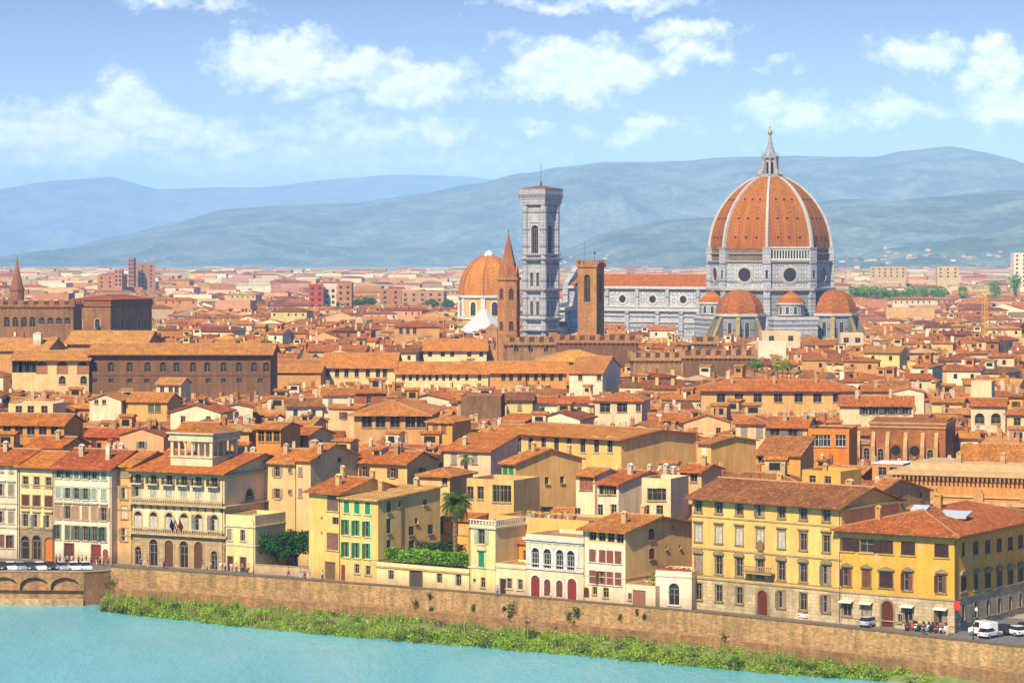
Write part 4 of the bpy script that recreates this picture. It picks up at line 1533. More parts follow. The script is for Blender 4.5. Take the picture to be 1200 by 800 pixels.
# low ground-floor house with terrace
fK0 = facade(580.8, 696.6, 616, 699.9)
hK0 = fK0.z(580.8, 662)
building('low_house', 'low cream house with a roof terrace, between the narrow tower and white palazzina', 'house', fK0.P, fK0.a, fK0.w, 6, hK0, C('#eee2c4'), dict(t='flat', c=C('#c08a58'), m='trim', parapet=.4),
         [('f', fK0.u(589.5), .05, W(1.2, 2.6, door=C('#3b2619'), sur=C('#cbb78a'))), ('f', fK0.u(597), 1.2, W(.95, 1.6, sur=C('#d8c8a0'))), ('f', fK0.u(609.8), 1.2, W(.95, 1.6, sur=C('#d8c8a0')))], courses=[(hK0 - .3, .25, .15)], course_col=C('#d6c49a'))
f = Fac(fK0.P + fK0.n * 6.3, fK0.a)
building('low_house', 'amber garden loggia set back above the low cream house', 'house', f.P, f.a, fK0.w, 4, hK0 + 3, C('#d99a45'), dict(t='shed', p=.2, c=C('#b0552c'), ov=.5),
         [('f', 1.2, hK0 + .3, W(.9, 1.6)), ('f', 3.2, hK0 + .3, W(.9, 1.6))], reserve=False)
# ---- white palazzina
fK = facade(616.3, 699.9, 683, 706.2)
hK = fK.z(616.3, 630)
cK = (627.5, 641.5, 656, 669)
wW = C('#ddd5c8')
wK = wins_grid(fK, cK, [(653, W(1.5, 3.1, arch=1, sur=C('#f0ebe2'), surw=.3, lights=3, fc=C('#b5ae9e')))])
for i, x in enumerate((627.5, 641.5, 655.7, 670.4)):
    wK.append(('f', fK.u(x), .05 if i in (0, 3) else .6, W(1.7 if i in (0, 3) else 1.25, 3.6 if i in (0, 3) else 2.6, arch=1, sur=C('#e3dccd'), surw=.25, door=C('#7e2a18') if i in (0, 3) else C('#6b3a2a'))))
rK, zK, _ = building('white_palazzina', 'small white palazzina with four arched windows over red arched doors', 'palazzina', fK.P, fK.a, fK.w, 9, hK, C('#e2dacb'),
                     dict(t='flat', c=C('#b9805a'), m='trim', parapet=.7), wK, courses=[(4.6, .25, .2), (5.4, .15, .12), (hK - .55, .2, .15), (hK - .2, .35, .4)], course_col=wW, vis=(615, 684, 695, 424))
for x in (620, 634.5, 648.7, 662.5, 677):
    u = fK.u(x)
    m = MB()
    m.box(u - .22, u + .22, -.1, -.002, 5.6, hK - .6)
    m.build('pilaster', 'trim', rK, wW)
# ---- white house with brown shutters and the yellow side
fL = facade(683.3, 706.2, 733, 711)
hL = fL.z(683.3, 619.5)
brn = C('#7b4530')
cL = (694.5, 706, 715, 724.5)
wL = [('f', fL.u(x), fL.z(x, y) - .75, W(1.35, 1.5, panemat='dark_void', sill=False, sh=None)) for x, y in ((694.5, 627.5), (705.5, 628.5), (716, 629.5), (726.5, 630.5))]
wL += wins_grid(fL, cL, [(650.5, W(1.25, 1.9, sh='closed', shc=brn, sur=C('#ddd2c0'))), (675.5, W(1.25, 2.0, sh='closed', shc=brn, sur=C('#ddd2c0')))])
wL += [('f', fL.u(687.5), .9, W(.9, 1.6, arch=1, door=C('#5a2a1c'))), ('f', fL.u(697), 1.5, W(.9, 1.2)), ('f', fL.u(710), 1.2, W(1.1, 1.5))]
sL = fL.side()
dL = min(sL.u(811), 26)
for px, py, st in ((763.4, 625.5, W(1.6, 1.7, arch=.5, sh='closed', shc=brn)), (764, 648.5, W(1.6, 1.7, arch=.5, sh='closed', shc=brn)), (789, 617, W(.5, .6)), (781, 641, W(.5, .6)), (797, 640, W(.5, .6))):
    wL.append(('r', sL.u(px), sL.z(px, py) - st['h'] / 2, st))
building('shuttered_house', 'white-fronted house with brown shutters, deep brown-red eaves and blank yellow side', 'house', fL.P, fL.a, fL.w, dL, hL, C('#f2d294'),
         dict(t='gable', p=.17, c=C('#b9663c'), ov=1.1), wL, courses=[(4.2, .15, .08)], course_col=C('#c9b48a'), chimneys=[(5, 4, 1.3), (3, 12, 1.2)], vis=(683, 812, 675, 420), pipe=.25)
# white front skin of that house
m = MB()
grid_wall(m, (0, 0, 0), (1, 0, 0), fL.w, .0, hL - .02, [(u - s['w'] / 2 - .2, u + s['w'] / 2 + .2, z_ - .2, z_ + s['h'] + .2, 0) for (fk, u, z_, s) in wL if fk == 'f'], depth=.03)
o = m.build('front_plaster', 'plaster', bpy.data.objects['shuttered_house'], C('#ece5d9'), loc=(0, -.03, 0))
# low white buildings
fM0 = facade(733.3, 711, 768, 714)
building('low_house', 'low white house with a wide brown garage door', 'house', fM0.P, fM0.a, fM0.w, 5.5, fM0.z(733.3, 686), C('#ece4d4'), dict(t='flat', c=C('#b58a62'), m='trim', parapet=.3),
         [('f', fM0.u(749), .05, W(2.3, 2.7, door=C('#8a5a40'))), ('f', fM0.u(738), 1.2, W(.7, 1.0))])
fM = facade(768.3, 712.6, 810.5, 715)
hM = fM.z(768.3, 672)
building('low_house', 'white two-storey house with one arched window and red flowers on its terrace', 'house', fM.P, fM.a, fM.w, 6.5, hM, C('#f0ebe0'), dict(t='flat', c=C('#c98a68'), m='trim', parapet=.55),
         [('f', fM.u(790), .7, W(1.7, 3.3, arch=1, sur=C('#ded6c6')))], courses=[(hM - .35, .2, .12)], course_col=C('#ddd2be'), vis=(735, 812, 708, 411))
# ---- yellow palazzo
fN = facade(811, 712.5, 986, 730.5)
hN = fN.z(811, 581.5)
cN = (818.5, 842.5, 866.5, 891, 916, 941.5, 968.5)
ps = C('#9a845f')
shN = dict(sur=ps, surw=.2)
glN = C('#cfc7b8')
wN = wins_grid(fN, cN, [(591.5, W(1.2, 2.1, **shN)), (624.5, W(1.2, 2.5, hood='flat', sh='closed', shc=C('#b8ab97'), **shN), cN[:5]), (624.5, W(1.2, 2.5, hood='flat', **shN), cN[5:]),
                        (660.0, W(1.25, 2.7, hood='arc', **shN)), (692.5, W(1.2, 2.5, **shN), cN[:3] + cN[4:])])
wN.append(('f', fN.u(893.5), .05, W(1.8, 3.7, arch=1, door=C('#5e2413'), sur=ps, surw=.35)))
sN = fN.side()
dN = 16
zN1 = fN.z(811, 677)
rN, zN, rfN = building('yellow_palazzo', 'yellow four-storey palazzo with stone hoods, seven windows wide', 'palazzo', fN.P, fN.a, fN.w, dN, hN, C('#ebc47e'),
                       dict(t='gable', p=.27, c=C('#93523a'), ov=1.2), wN, base=(zN1, C('#cdb486')), courses=[(zN1 + .02, .25, .15), (fN.z(811, 672) - .1, .15, .1), (fN.z(811, 641) - .1, .22, .14), (fN.z(811, 604) - .1, .2, .12)], course_col=C('#b0986a'),
                       cornice=(.5, 1.0), pipe=fN.w - .25, vis=(810, 1015, 715, 411), chimneys=[(8, 12, 1.4), (20, 13, 1.3, 1.1)])
m = MB()
ub = fN.u(892)
m.box(ub - 2.6, ub + 2.6, -1.3, -.16, 6.25, 6.5)
for sx in (-1, 1):
    m.prism([(-.16, 6.24), (-1.1, 6.24), (-.16, 5.2)], 'x', ub + sx * 1.9 - .2, ub + sx * 1.9 + .2)
n = 15
for i in range(n):
    x = ub - 2.45 + 4.9 * i / (n - 1)
    m.lathe([(.07, 6.5), (.12, 6.8), (.06, 7.25)], 6, cx=x, cy=-1.18)
m.box(ub - 2.6, ub + 2.6, -1.28, -1.08, 7.25, 7.4)
m.build('balcony', 'trim', rN, C('#a98c60'))
m = MB()
m.prism([(ub - .5, 0), (ub + .5, 0), (ub + .6, 1.0), (ub, 1.5), (ub - .6, 1.0)], 'y', -.4, -.12)
o = m.build('coat_of_arms', 'trim', rN, C('#8a6a48')); o.location = (0, 0, fN.z(891, 641) - .4)
# ---- yellow corner palazzo
fO = facade(986.3, 730.6, 1118.5, 741.5)
hO = fO.z(986.3, 621)
cO = (992.7, 1015.5, 1038.5, 1064.2, 1103.5)
dk = C('#3a231a')
wO = wins_grid(fO, cO, [(637.7, W(2.2, 1.9, sh='closed', shc=dk, sur=C('#c8a558'), surw=.12))])
wO += wins_grid(fO, cO, [(676, W(1.3, 2.5, hood='tri', sh='ajar', shc=C('#6e4030'), sur=ps), (992.7, 1015.5, 1064.2, 1103.5)), (676, W(2.1, 2.2, hood='tri', sh='closed', shc=dk, sur=ps), (1038.5,))])
wO += wins_grid(fO, cO, [(712.5, W(1.35, 2.2, awning=True, sur=ps), (992.7, 1015.5, 1064.2, 1103.5))])
wO.append(('f', fO.u(1040), .05, W(1.8, 3.8, arch=1, door=C('#5a1f14'), sur=ps, surw=.3)))
wO.append(('f', fO.u(1054.5), .9, W(.7, 1.2)))
sO = fO.side()
dO = 34
for px, y1, y2, y3 in ((1129, 643, 683, 717), (1143.5, 641.3, 681, 714), (1157.5, 639.8, 679, 712), (1171, 638, 677, 710), (1184, 636, 675, 707.5), (1196, 634, 673, 705), (1208, 632, 671, 703)):
    u = sO.u(px)
    if 1 < u < dO - 1:
        wO.append(('r', u, sO.z(px, y1) - .95, W(1.9 if px > 1130 else 1.0, 1.9, sh='closed', shc=dk)))
        wO.append(('r', u, sO.z(px, y2) - 1.2, W(1.9 if px != 1143.5 else 1.3, 2.2, hood='arc', sh='closed', shc=dk, sur=ps)))
        wO.append(('r', u, sO.z(px, y3) - 1.1, W(1.0, 2.2, sur=ps)))
rO, zO, rfO = building('yellow_palazzo', 'golden yellow corner palazzo with brown shutters under a red hipped roof', 'palazzo', fO.P, fO.a, fO.w, dO, hO, C('#e6b152'),
                       dict(t='hip', p=.25, c=C('#b2522c'), ov=1.3), wO, base=(fO.z(986.3, 694), C('#cfb68d')), courses=[(fO.z(986.3, 694) + .01, .25, .14), (.9, .15, .1)], course_col=C('#b79d70'),
                       cornice=(.4, 1.1), quoins=None, vis=(985, 1260, 735, 396), chimneys=[(4, 4, 1.4), (9, 14, 1.5, 1.2)])
for (x, y, sx, sy) in ((fO.w * .46, 9.5, 2.4, 2.0), (fO.w * .72, 11.5, 4.4, 3.2)):
    m = MB()
    zz_ = zO(x, y)
    m.prism([(-sy / 2, -.3), (sy / 2, .35), (sy / 2, .6), (-sy / 2, .05)], 'x', -sx / 2, sx / 2)
    o = m.build('skylight', 'paint', rO, C('#b4b6b4'), loc=(x, y, zz_ + .1), rz=.1)
m = MB()
m.tube((fO.w + .1, .1, .2), (fO.w + .1, .1, hO - .4), .09)
m.build('drainpipe', 'metal', rO, C('#7a6242'))
# red round sign on the corner
q = fO.P + fO.t * (fO.w + .15) - fO.n * .1
sg_ = thing('street_sign', 'small red sign on the corner of the golden corner palazzo', 'sign', (q.x, q.y, fO.z(1120, 714)), fO.a)
m = MB(); m.box(-.05, .9, -.3, -.22, 0, 1.3); m.build('panel', 'paint', sg_, C('#c8322a'))
m = MB(); m.tube((-.15, -.1, .6), (.3, -.24, .6), .04); m.build('bracket', 'metal', sg_, C('#4a4038'))


# ------------------------------------------------------------------ second line of named houses
def mid(name, label, px0, px1, eave, Y0, a, d, wall, roof, wl=(), px2=None, cat='house', bottom=None, **k):
    f = facade_at(px0, px1, Y0, a)
    if px2 is not None:
        s_ = f.side()
        d = max(3.0, min(s_.u(px2), 40))
    h = f.z(px0, eave)
    wn = []
    for it in wl:
        if it[0] == 'r':
            s_ = f.side()
            wn.append(('r', s_.u(it[1]), s_.z(it[1], it[2]) - it[3]['h'] / 2, it[3]))
        else:
            wn.append(('f', f.u(it[0]), f.z(it[0], it[1]) - it[2]['h'] / 2, it[2]))
    if bottom:
        k['vis'] = (px0, px2 or px1, bottom, Y0)
    return building(name, label, cat, f.P, f.a, f.w, d, h, wall, roof, wn, **k)


def row(py, pxs, st):
    return [(x, py, st) for x in pxs]


def roofc(c, t='gable', p=.3, ov=.7, **k):
    return dict(t=t, c=C(c), p=p, ov=ov, **k)


DW = W(1.3, 1.7)
mid('townhouse', 'yellow house with a big blank gable and tiny green shuttered front, above the palm', 588, 604, 542, 480, -46, 0, C('#f2cf88'), roofc('#c8683a', axis='x', p=.25), row(551, (592, 599), W(1.3, 1.5, sh='closed', shc=GREEN)) + [('r', 641, 563, W(1.1, 1.3)), ('r', 659, 562, W(1.1, 1.3))], px2=682, bottom=590, chimneys=[(2, 6, 1.3), (3, 14, 1.3)])
mid('townhouse', 'white house with a brown wooden loggia under an orange roof, left of the balcony house', 675, 697, 556, 452, -42, 0, C('#efe6d2'), roofc('#c0683e', p=.24), row(566, (682, 687, 692), W(1.1, 2.2, sh='closed', shc=C('#8f5a3a'))), px2=729, bottom=600)
mid('townhouse', 'white house under a long sloping red roof, behind the shuttered house', 700, 725, 566, 447, -42, 0, C('#ece4d4'), roofc('#b4512e', p=.22), row(574, (706, 712, 718), W(1.6, 1.5, panemat='dark_void')) + row(597, (703, 719), W(1.3, 1.8)), px2=792, bottom=605, chimneys=[(3, 5, 1.3), (5, 12, 1.4), (4, 17, 1.3)])
mid('townhouse', 'house with a white balcony and two dark windows, left of the yellow palazzo roof', 752, 786, 566, 440, -25, 8, C('#e8d9b6'), roofc('#c07a4a', t='flat', m='trim'), row(579, (764, 775), W(1.7, 2.0, lights=2)) + row(597, (757, 773), W(1.2, 1.5)), bottom=603)
mid('townhouse', 'tan house with red roof and white front, touching the yellow palazzo roof', 797, 822, 552, 452, -30, 0, C('#d9c198'), roofc('#b95730', p=.22), row(558, (801, 813), W(1.3, 1.8, panemat='dark_void')), px2=846, bottom=585, chimneys=[(3, 3, 1.3)])
mid('townhouse', 'tan house with a blank grey-beige gable, right behind the yellow palazzo', 1000, 1016, 586, 436, -34, 0, C('#cfae7d'), roofc('#bd683c', p=.22), [('r', 1056, 583, W(.9, 1.5)), ('r', 1079, 579, W(.9, 1.5))], px2=1090, bottom=597)
mid('townhouse', 'ochre house with terrace plants, behind the yellow palazzo roof', 940, 985, 556, 470, -34, 8, C('#e3b860'), roofc('#b5552f', t='flat', m='trim'), row(562, (952, 970), DW), bottom=572, chimneys=[(3, 3, 1.3)])
mid('townhouse', 'small ochre house with a tiled lean-to, left behind the yellow palazzo', 886, 938, 532, 500, -22, 9, C('#dfae58'), roofc('#ad6a42', t='shed', p=.3), row(537, (892, 907, 921), W(1.3, 1.6)), bottom=545)
mid('townhouse', 'orange house with two white-framed windows and a dark roof edge', 947, 995, 504, 545, -16, 11, C('#d98a35'), roofc('#4a3a30', t='flat', m='trim', parapet=.4), row(516, (957, 967, 985), W(2.2, 2.4, lights=3, fc=C('#d6cdbf'))), bottom=530)
mid('townhouse', 'pale grey house with red roof, left of the orange house', 900, 946, 500, 552, -16, 11, C('#cdb998'), roofc('#bb5a33'), row(507, (908, 929), W(2.0, 2.0, sh='open', shc=C('#6a6a5c'))), bottom=525, chimneys=[(3, 3, 1.4), (7, 4, 1.3)])
mid('townhouse', 'cream house with a red hipped roof, left of the pale grey house', 862, 899, 497, 562, -14, 11, C('#e0cfa6'), roofc('#b85632', t='hip'), row(506, (872, 890), W(1.5, 2.2, sh='closed', shc=C('#8a8270'))), bottom=518)
mid('loggia_house', 'long house with a row of dark loggia windows and a large yellow gable', 584, 728, 506, 566, -43, 0, C('#f0cb84'), roofc('#c56a36', p=.11, ov=1.3), row(521, (594, 608, 622, 637, 652, 667, 683, 699, 715), W(1.4, 3.1, sur=C('#d8c8a4'), panemat='dark_void')), px2=816, bottom=545, courses=[(9.2, .3, .3)], course_col=C('#d9c9a2'))
mid('townhouse', 'white narrow front with a blank yellow side wall, right of the long loggia house', 818, 833, 519, 515, -46, 0, C('#f0c67a'), roofc('#bd6a3c', p=.15), row(526, (825,), W(1.2, 2.4, sh='closed', shc=C('#d9d3c4'))), px2=886, bottom=548)
mid('long_house', 'long beige house with seven dark square windows under a red hipped roof', 822, 1003, 458, 700, -3, 14, C('#d8b77f'), roofc('#c05c34', t='hip', p=.3, ov=1.2), row(466, (845, 866, 888, 912, 936, 958, 981), W(2.2, 2.3, panemat='dark_void')), bottom=478, chimneys=[(8, 4, 1.4), (19, 4, 1.4), (30, 5, 1.4)])
mid('townhouse', 'white house with dark shuttered windows, right below the seven-windowed house', 984, 1070, 475, 640, -8, 12, C('#e8dcc2'), roofc('#ba5832', p=.3), row(481, (1014, 1026, 1040, 1049, 1061), W(1.4, 1.8, sh='open', shc=C('#4a4a3c'))), bottom=492, chimneys=[(4, 4, 1.4), (12, 5, 1.4)])
mid('townhouse', 'grey-white house with two dark windows and one teal window', 697, 752, 470, 655, -14, 11, C('#e2d6bd'), roofc('#b95a34', t='hip'), row(477.5, (709, 729), W(2.6, 2.2, panemat='dark_void')) + row(477.5, (748,), W(1.2, 1.8)), bottom=492)
mid('townhouse', 'tall white corner house below the tan gallery building', 667, 706, 437, 800, -10, 0, C('#efe6d6'), roofc('#cb6f3e', p=.2), row(442, (680, 702), W(1.3, 1.6)), px2=735, bottom=458)
mid('townhouse', 'tan house with wide glazed loggia under a broad orange roof', 415, 500, 487, 610, -4, 0, C('#cba877'), roofc('#cb7742', t='hip', p=.26, ov=1.4), row(494, (430, 446, 463, 481, 494), W(2.2, 2.6, panemat='glass', sur=C('#b08e62'))), px2=515, bottom=512)
mid('townhouse', 'ochre house with an open dark loggia, left of the broad orange roof', 300, 329, 502, 545, -20, 0, C('#d39a4e'), roofc('#c2663a', p=.2), row(511, (306, 315, 324), W(1.4, 2.2, panemat='dark_void')), px2=352, bottom=522)
mid('townhouse', 'ochre house with a bright hipped roof, right of the broad orange roof', 502, 530, 495, 590, -22, 0, C('#dba957'), roofc('#c96c37', t='hip'), row(502, (510, 520), W(1.3, 1.8, sh='closed', shc=C('#8a5a3a'))), px2=552, bottom=515)
mid('townhouse', 'white wall house with a grey window, above the yellow gable house', 520, 575, 527, 515, -26, 12, C('#e2d5bd'), roofc('#bf5f35', t='shed', p=.2), row(537, (532, 556), W(1.3, 2.0, sh='closed', shc=C('#8c8476'))), bottom=560, chimneys=[(3, 3, 1.2)])
mid('townhouse', 'beige house with wide veranda windows, behind the palm tree', 547, 602, 566, 462, -30, 9, C('#d9bd88'), roofc('#b86a44', t='flat', m='trim'), row(577, (551, 563), W(1.3, 2.2)) + row(577, (584, 592), W(2.4, 3.2, lights=3)), bottom=600)
mid('townhouse', 'cream cube house with one dark window, behind the green shuttered house', 492, 527, 558, 470, -26, 9, C('#e3cb99'), roofc('#c06a3c', t='hip', p=.3), row(563, (521,), W(1.1, 1.4)), bottom=580)
mid('townhouse', 'white block without windows, bright in the sun beside red roofs', 1138, 1162, 447, 690, -20, 5, C('#ece0c2'), roofc('#c9a97a', t='flat', m='trim', parapet=.2), [], bottom=468)
mid('townhouse', 'white house with two dark arched openings, below the windowless white block', 1138, 1178, 475, 625, -14, 9, C('#e6d9c4'), roofc('#b5562f'), row(490, (1148, 1167), W(2.3, 2.4, arch=1, panemat='dark_void')), bottom=497)
mid('townhouse', 'cream house with wide orange roof near the photo edge, above the library roof', 1180, 1235, 486, 600, -14, 12, C('#e3cf9f'), roofc('#c15a33', t='hip'), row(494, (1192, 1208), W(1.6, 1.7, panemat='dark_void')), bottom=500)
mid('townhouse', 'orange-brown house with dark openings at the photo edge, above the white river house', -20, 75, 497, 560, -10, 12, C('#cf9a58'), roofc('#c0602f'), row(504, (8, 22, 36, 50, 64), W(1.7, 1.9, panemat='dark_void')), bottom=515)
mid('townhouse', 'cream terrace house with two dark doors and columns, upper left', 10, 62, 474, 640, -8, 10, C('#e5d3a9'), roofc('#d9c9a8', t='flat', m='trim', parapet=.3), row(481, (22, 36, 52), W(1.6, 2.3, panemat='dark_void')), bottom=492)
mid('townhouse', 'ochre house with two green shuttered windows, centre of the roofs at upper left', 148, 196, 470, 650, -10, 11, C('#d9b878'), roofc('#c77a45'), row(478, (177, 185), W(1.5, 1.9, sh='closed', shc=C('#55604a'))), bottom=490)
mid('townhouse', 'white gabled house with two small windows, left of the ochre green-shuttered one', 105, 142, 468, 650, -10, 9, C('#e9dfcc'), roofc('#c5713f', axis='y', p=.35), row(470, (113, 122), W(1.0, 1.2)), bottom=486)
mid('townhouse', 'white house with a cream roof terrace, below the rough brown palazzo', 183, 212, 450, 740, -10, 9, C('#e9ddc4'), roofc('#c98a58', axis='x'), row(457, (190, 200, 207), W(1.2, 1.6)), bottom=465)
mid('townhouse', 'pale house under tan roofs, between the cream halls and the brown palazzo', 318, 376, 436, 830, -4, 12, C('#c9a671'), roofc('#c9763f'), [], bottom=448)


# ------------------------------------------------------------------ landmarks of the old town
BRK = C('#a5683a')
aw = W(1.9, 3.2, arch=1, sur=C('#8d6a48'), surw=.3, panemat='dark_void', sill=False)
aw2 = W(2.4, 3.8, arch=1, sur=C('#cfae83'), surw=.45, lights=2)
# rough brown palazzo with the pale arched front to its left
Yp = 800
mid('brown_palazzo', 'long palazzo of rough brown stone under a pale tan roof', 105, 317, 414, Yp, -1.5, 18, C('#83512f'), roofc('#c58249', t='gable', p=.27, ov=1.6),
    [(x, 430 + .0 * x, W(1.7, 2.8, arch=1, sur=C('#6d4a30'), panemat='dark_void', sill=False)) for x in (111, 130, 152, 173, 191, 207, 226, 243, 262, 280, 298, 312)] + [(x, 446, W(1.3, 1.3, sur=C('#6d4a30'), panemat='dark_void', sill=False)) for x in (111, 130, 152, 172, 190, 207, 244, 262, 280, 305)],
    wallmat='rubble_stone', bottom=459, cat='palazzo', courses=[(z_at(440, Yp), .3, .15)], course_col=C('#7a5236'))
mid('pale_palazzo', 'cream palazzo wing with tall brown arches, left of the rough brown palazzo', 14, 104, 421, Yp - 1, -1.5, 16, C('#e3d0a6'), roofc('#c8844c', t='gable', p=.27, ov=1.4),
    [(x, 430, W(2.6, 3.4, arch=1, sur=C('#a9744a'), surw=.4, sh='closed', shc=C('#9a6a44'))) for x in (49, 73, 97)] + [(x, 429.5, W(3.2, 3.6, panemat='dark_void', sill=False)) for x in (20, 28, 37)] + [(x, 445, W(2.0, 2.4, arch=1, panemat='dark_void')) for x in (73, 98)], bottom=457, cat='palazzo')
mid('tan_roofed_hall', 'broad hall with a long pale tan roof, behind the rough brown palazzo', 78, 172, 402, 900, -4, 22, C('#c69a63'), roofc('#cf9052', p=.33, ov=1.2), row(404.5, (110, 122, 134, 146), W(2.2, 1.4, panemat='dark_void', sill=False)), bottom=404, cat='hall')
mid('tan_roofed_hall', 'hall with sloping tan roof and a white dormer, upper left edge', -20, 55, 410, 880, -8, 20, C('#c9a06c'), roofc('#c98a52', p=.34, ov=1.0), [], bottom=418, cat='hall', chimneys=[(17, 5, 3.2, 2.6, C('#eee6da'))])


def crenels(mb, w, d, h, mw=1.5, mh=1.6, th=.5, proud=.6, gap=1.4):
    """projecting gallery and merlons round a rectangle"""
    mb.box(-proud, w + proud, -proud, d + proud, h, h + 1.0)
    n = max(2, int((w + 2 * proud + gap) / (mw + gap)))
    st = (w + 2 * proud - mw) / (n - 1)
    for i in range(n):
        x = -proud + i * st
        mb.box(x, x + mw, -proud, -proud + th, h + 1.003, h + 1.0 + mh)
        mb.box(x, x + mw, d + proud - th, d + proud, h + 1.003, h + 1.0 + mh)
    n = max(2, int((d + 2 * proud + gap) / (mw + gap)))
    st = (d + 2 * proud - mw) / (n - 1)
    for i in range(1, n - 1):
        y = -proud + i * st
        mb.box(-proud, -proud + th, y, y + mw, h + 1.003, h + 1.0 + mh)
        mb.box(w + proud - th, w + proud, y, y + mw, h + 1.003, h + 1.0 + mh)


def castle(name, label, px0, px1, top, Y0, a, d, wall, bottom, wl=(), mcol=None, px2=None, merlon=1.6):
    f = facade_at(px0, px1, Y0, a)
    if px2:
        d = max(3, min(f.side().u(px2), 40))
    h = f.z(px0, top) - 2.6
    root = thing(name, label, 'palazzo', (f.P.x, f.P.y, 0), f.a)
    FOOT.append(rect_pts(f.P, f.a, f.w, d))
    VIS.append((px0, px2 or px1, bottom, Y0))
    wb = MB()
    ws = [('f', f.u(x), f.z(x, y) - s['h'] / 2, s) for x, y, s in wl]
    grid_wall(wb, (0, 0, 0), (1, 0, 0), f.w, 0, h, [(u - s['w'] / 2, u + s['w'] / 2, z_, z_ + s['h'], s.get('arch', 0)) for _, u, z_, s in ws])
    grid_wall(wb, (f.w, 0, 0), (0, 1, 0), d, 0, h, [])
    grid_wall(wb, (0, d, 0), (0, -1, 0), d, 0, h, [])
    grid_wall(wb, (f.w, d, 0), (-1, 0, 0), f.w, 0, h, [])
    wb.build('wall', 'rubble_stone', root, wall)
    m = MB()
    crenels(m, f.w, d, h, merlon, 1.6, .6, .7, merlon * .9)
    m.build('battlement', 'brick', root, mcol or wall)
    m = MB()
    m.prism([(.4, h + 1.01), (d / 2, h + 2.4), (d - .4, h + 1.01)], 'x', .4, f.w - .4)
    m.build('roof', 'roof_tile', root, C('#5e3020'))
    m = MB()
    n = int(f.w / 1.5)
    for i in range(n):
        x = (i + .5) * f.w / n
        m.prism([(-.003, h - .02), (-.65, h - .02), (-.003, h - 1.2)], 'x', x - .22, x + .22)
    m.build('corbel', 'brick', root, mcol or wall)
    for _, u, z_, s in ws:
        put_window(root, s, (u, 0, z_), 0)
    return root


castle('crenellated_palazzo', 'brown crenellated palazzo with small arched windows, left photo edge', -60, 86, 352, 1090, -3, 16, C('#a56c3c'), 385, [(x, 377, W(2.4, 4.0, arch=1, panemat='dark_void', sill=False)) for x in (-10, 8, 18, 28, 38)] + [(x, 375.5, W(2.6, 2.6, arch=1, panemat='dark_void', sill=False)) for x in (49, 59, 69, 79)], merlon=2.2)
# brown stone block with two lit faces
Y0 = 1120
f = facade_at(87, 129.5, Y0, -24)
hq = f.z(87, 351.5)
sB = f.side()
dq = 20
building('brown_stone_block', 'massive brown stone hall with white arched windows under a red hipped roof', 'hall', f.P, f.a, f.w, min(max(sB.u(178), 8), 40), hq, C('#b07842'), roofc('#a5432c', t='hip', p=.2, ov=1.0),
         [('f', f.u(x), f.z(x, 378) - 2.2, aw2) for x in (93.5, 114)] + [('r', sB.u(x), sB.z(x, 378) - 2.2, aw2) for x in (143, 163)], wallmat='rubble_stone', courses=[(hq - 2.6, 2.4, .5)], course_col=C('#9a5f38'), vis=(87, 178, 386, Y0))


def spire_tower(name, label, px, base_py, sp_py, tip_py, wpx, Y, col, n=8, rcol=None, rot=0.0):
    P = at(px, Y)
    root = thing(name, label, 'tower', (P.x, P.y, 0), rot)
    r = wpx / F * Y / 2
    z1, z2 = z_at(sp_py, Y), z_at(tip_py, Y)
    m = MB()
    m.lathe([(r, 0), (r, z1 * .55), (r * 1.06, z1 * .55 + .05), (r * 1.06, z1 * .55 + .6), (r, z1 * .55 + .7), (r, z1 - 1), (r * 1.12, z1 - .9), (r * 1.12, z1)], n)
    m.build('shaft', 'brick', root, col)
    m = MB()
    m.lathe([(r * .98, z1 + .01), (r * .5, z1 + (z2 - z1) * .45), (.12, z2)], n)
    m.build('spire', 'brick', root, rcol or col)
    m = MB()
    m.tube((0, 0, z2 - .4), (0, 0, z2 + 1.6), .08)
    m.lathe([(.0, z2 + .2), (.35, z2 + .5), (0, z2 + .85)], 8, cap=False)
    m.build('finial', 'metal', root, C('#5a4a3a'))
    FOOT.append([P + Vector((x, y, 0)) for x, y in ((-r, -r), (r, -r), (r, r), (-r, r))])
    VIS.append((px - wpx / 2, px + wpx / 2, base_py, Y))
    return root, r, z1, z2, P


root, r, z1, z2, P = spire_tower('brick_spire', 'slim brown spire behind the crenellated palazzo, far left', 20, 352, 338, 303, 16, 1350, C('#a0603a'), rot=.3)
root, r, z1, z2, P = spire_tower('badia_bell_tower', 'hexagonal brick bell tower with a pointed spire, in front of the pale campanile', 596, 400, 325, 273, 27, 950, C('#bf824a'), n=6, rcol=C('#b06c3c'), rot=.25)
for k in range(6):
    a = PI / 6 + k * PI / 3
    ap = r * math.cos(PI / 6)
    for zf, hh in ((.86, 3.4), (.62, 2.8)):
        st = W(1.5, hh, arch=1, sur=C('#8c552d'), lights=2, panemat='dark_void', fc=C('#a87a50'))
        o = put_window(root, st, (math.cos(a) * (ap + .06 - .0), math.sin(a) * (ap + .06), z1 * zf - 1), a + PI / 2)
        for c_ in KIDS(o):
            c_.location.y -= .20
    m = MB()
    g0 = r * .55
    m.prism([(-g0, z1 + .02), (g0, z1 + .02), (0, z1 + 4.2)], 'y', -.1, .5)
    m.build('gable', 'brick', root, C('#b57040'), loc=(math.cos(a) * (ap * .93), math.sin(a) * (ap * .93), 0), rz=a + PI / 2)
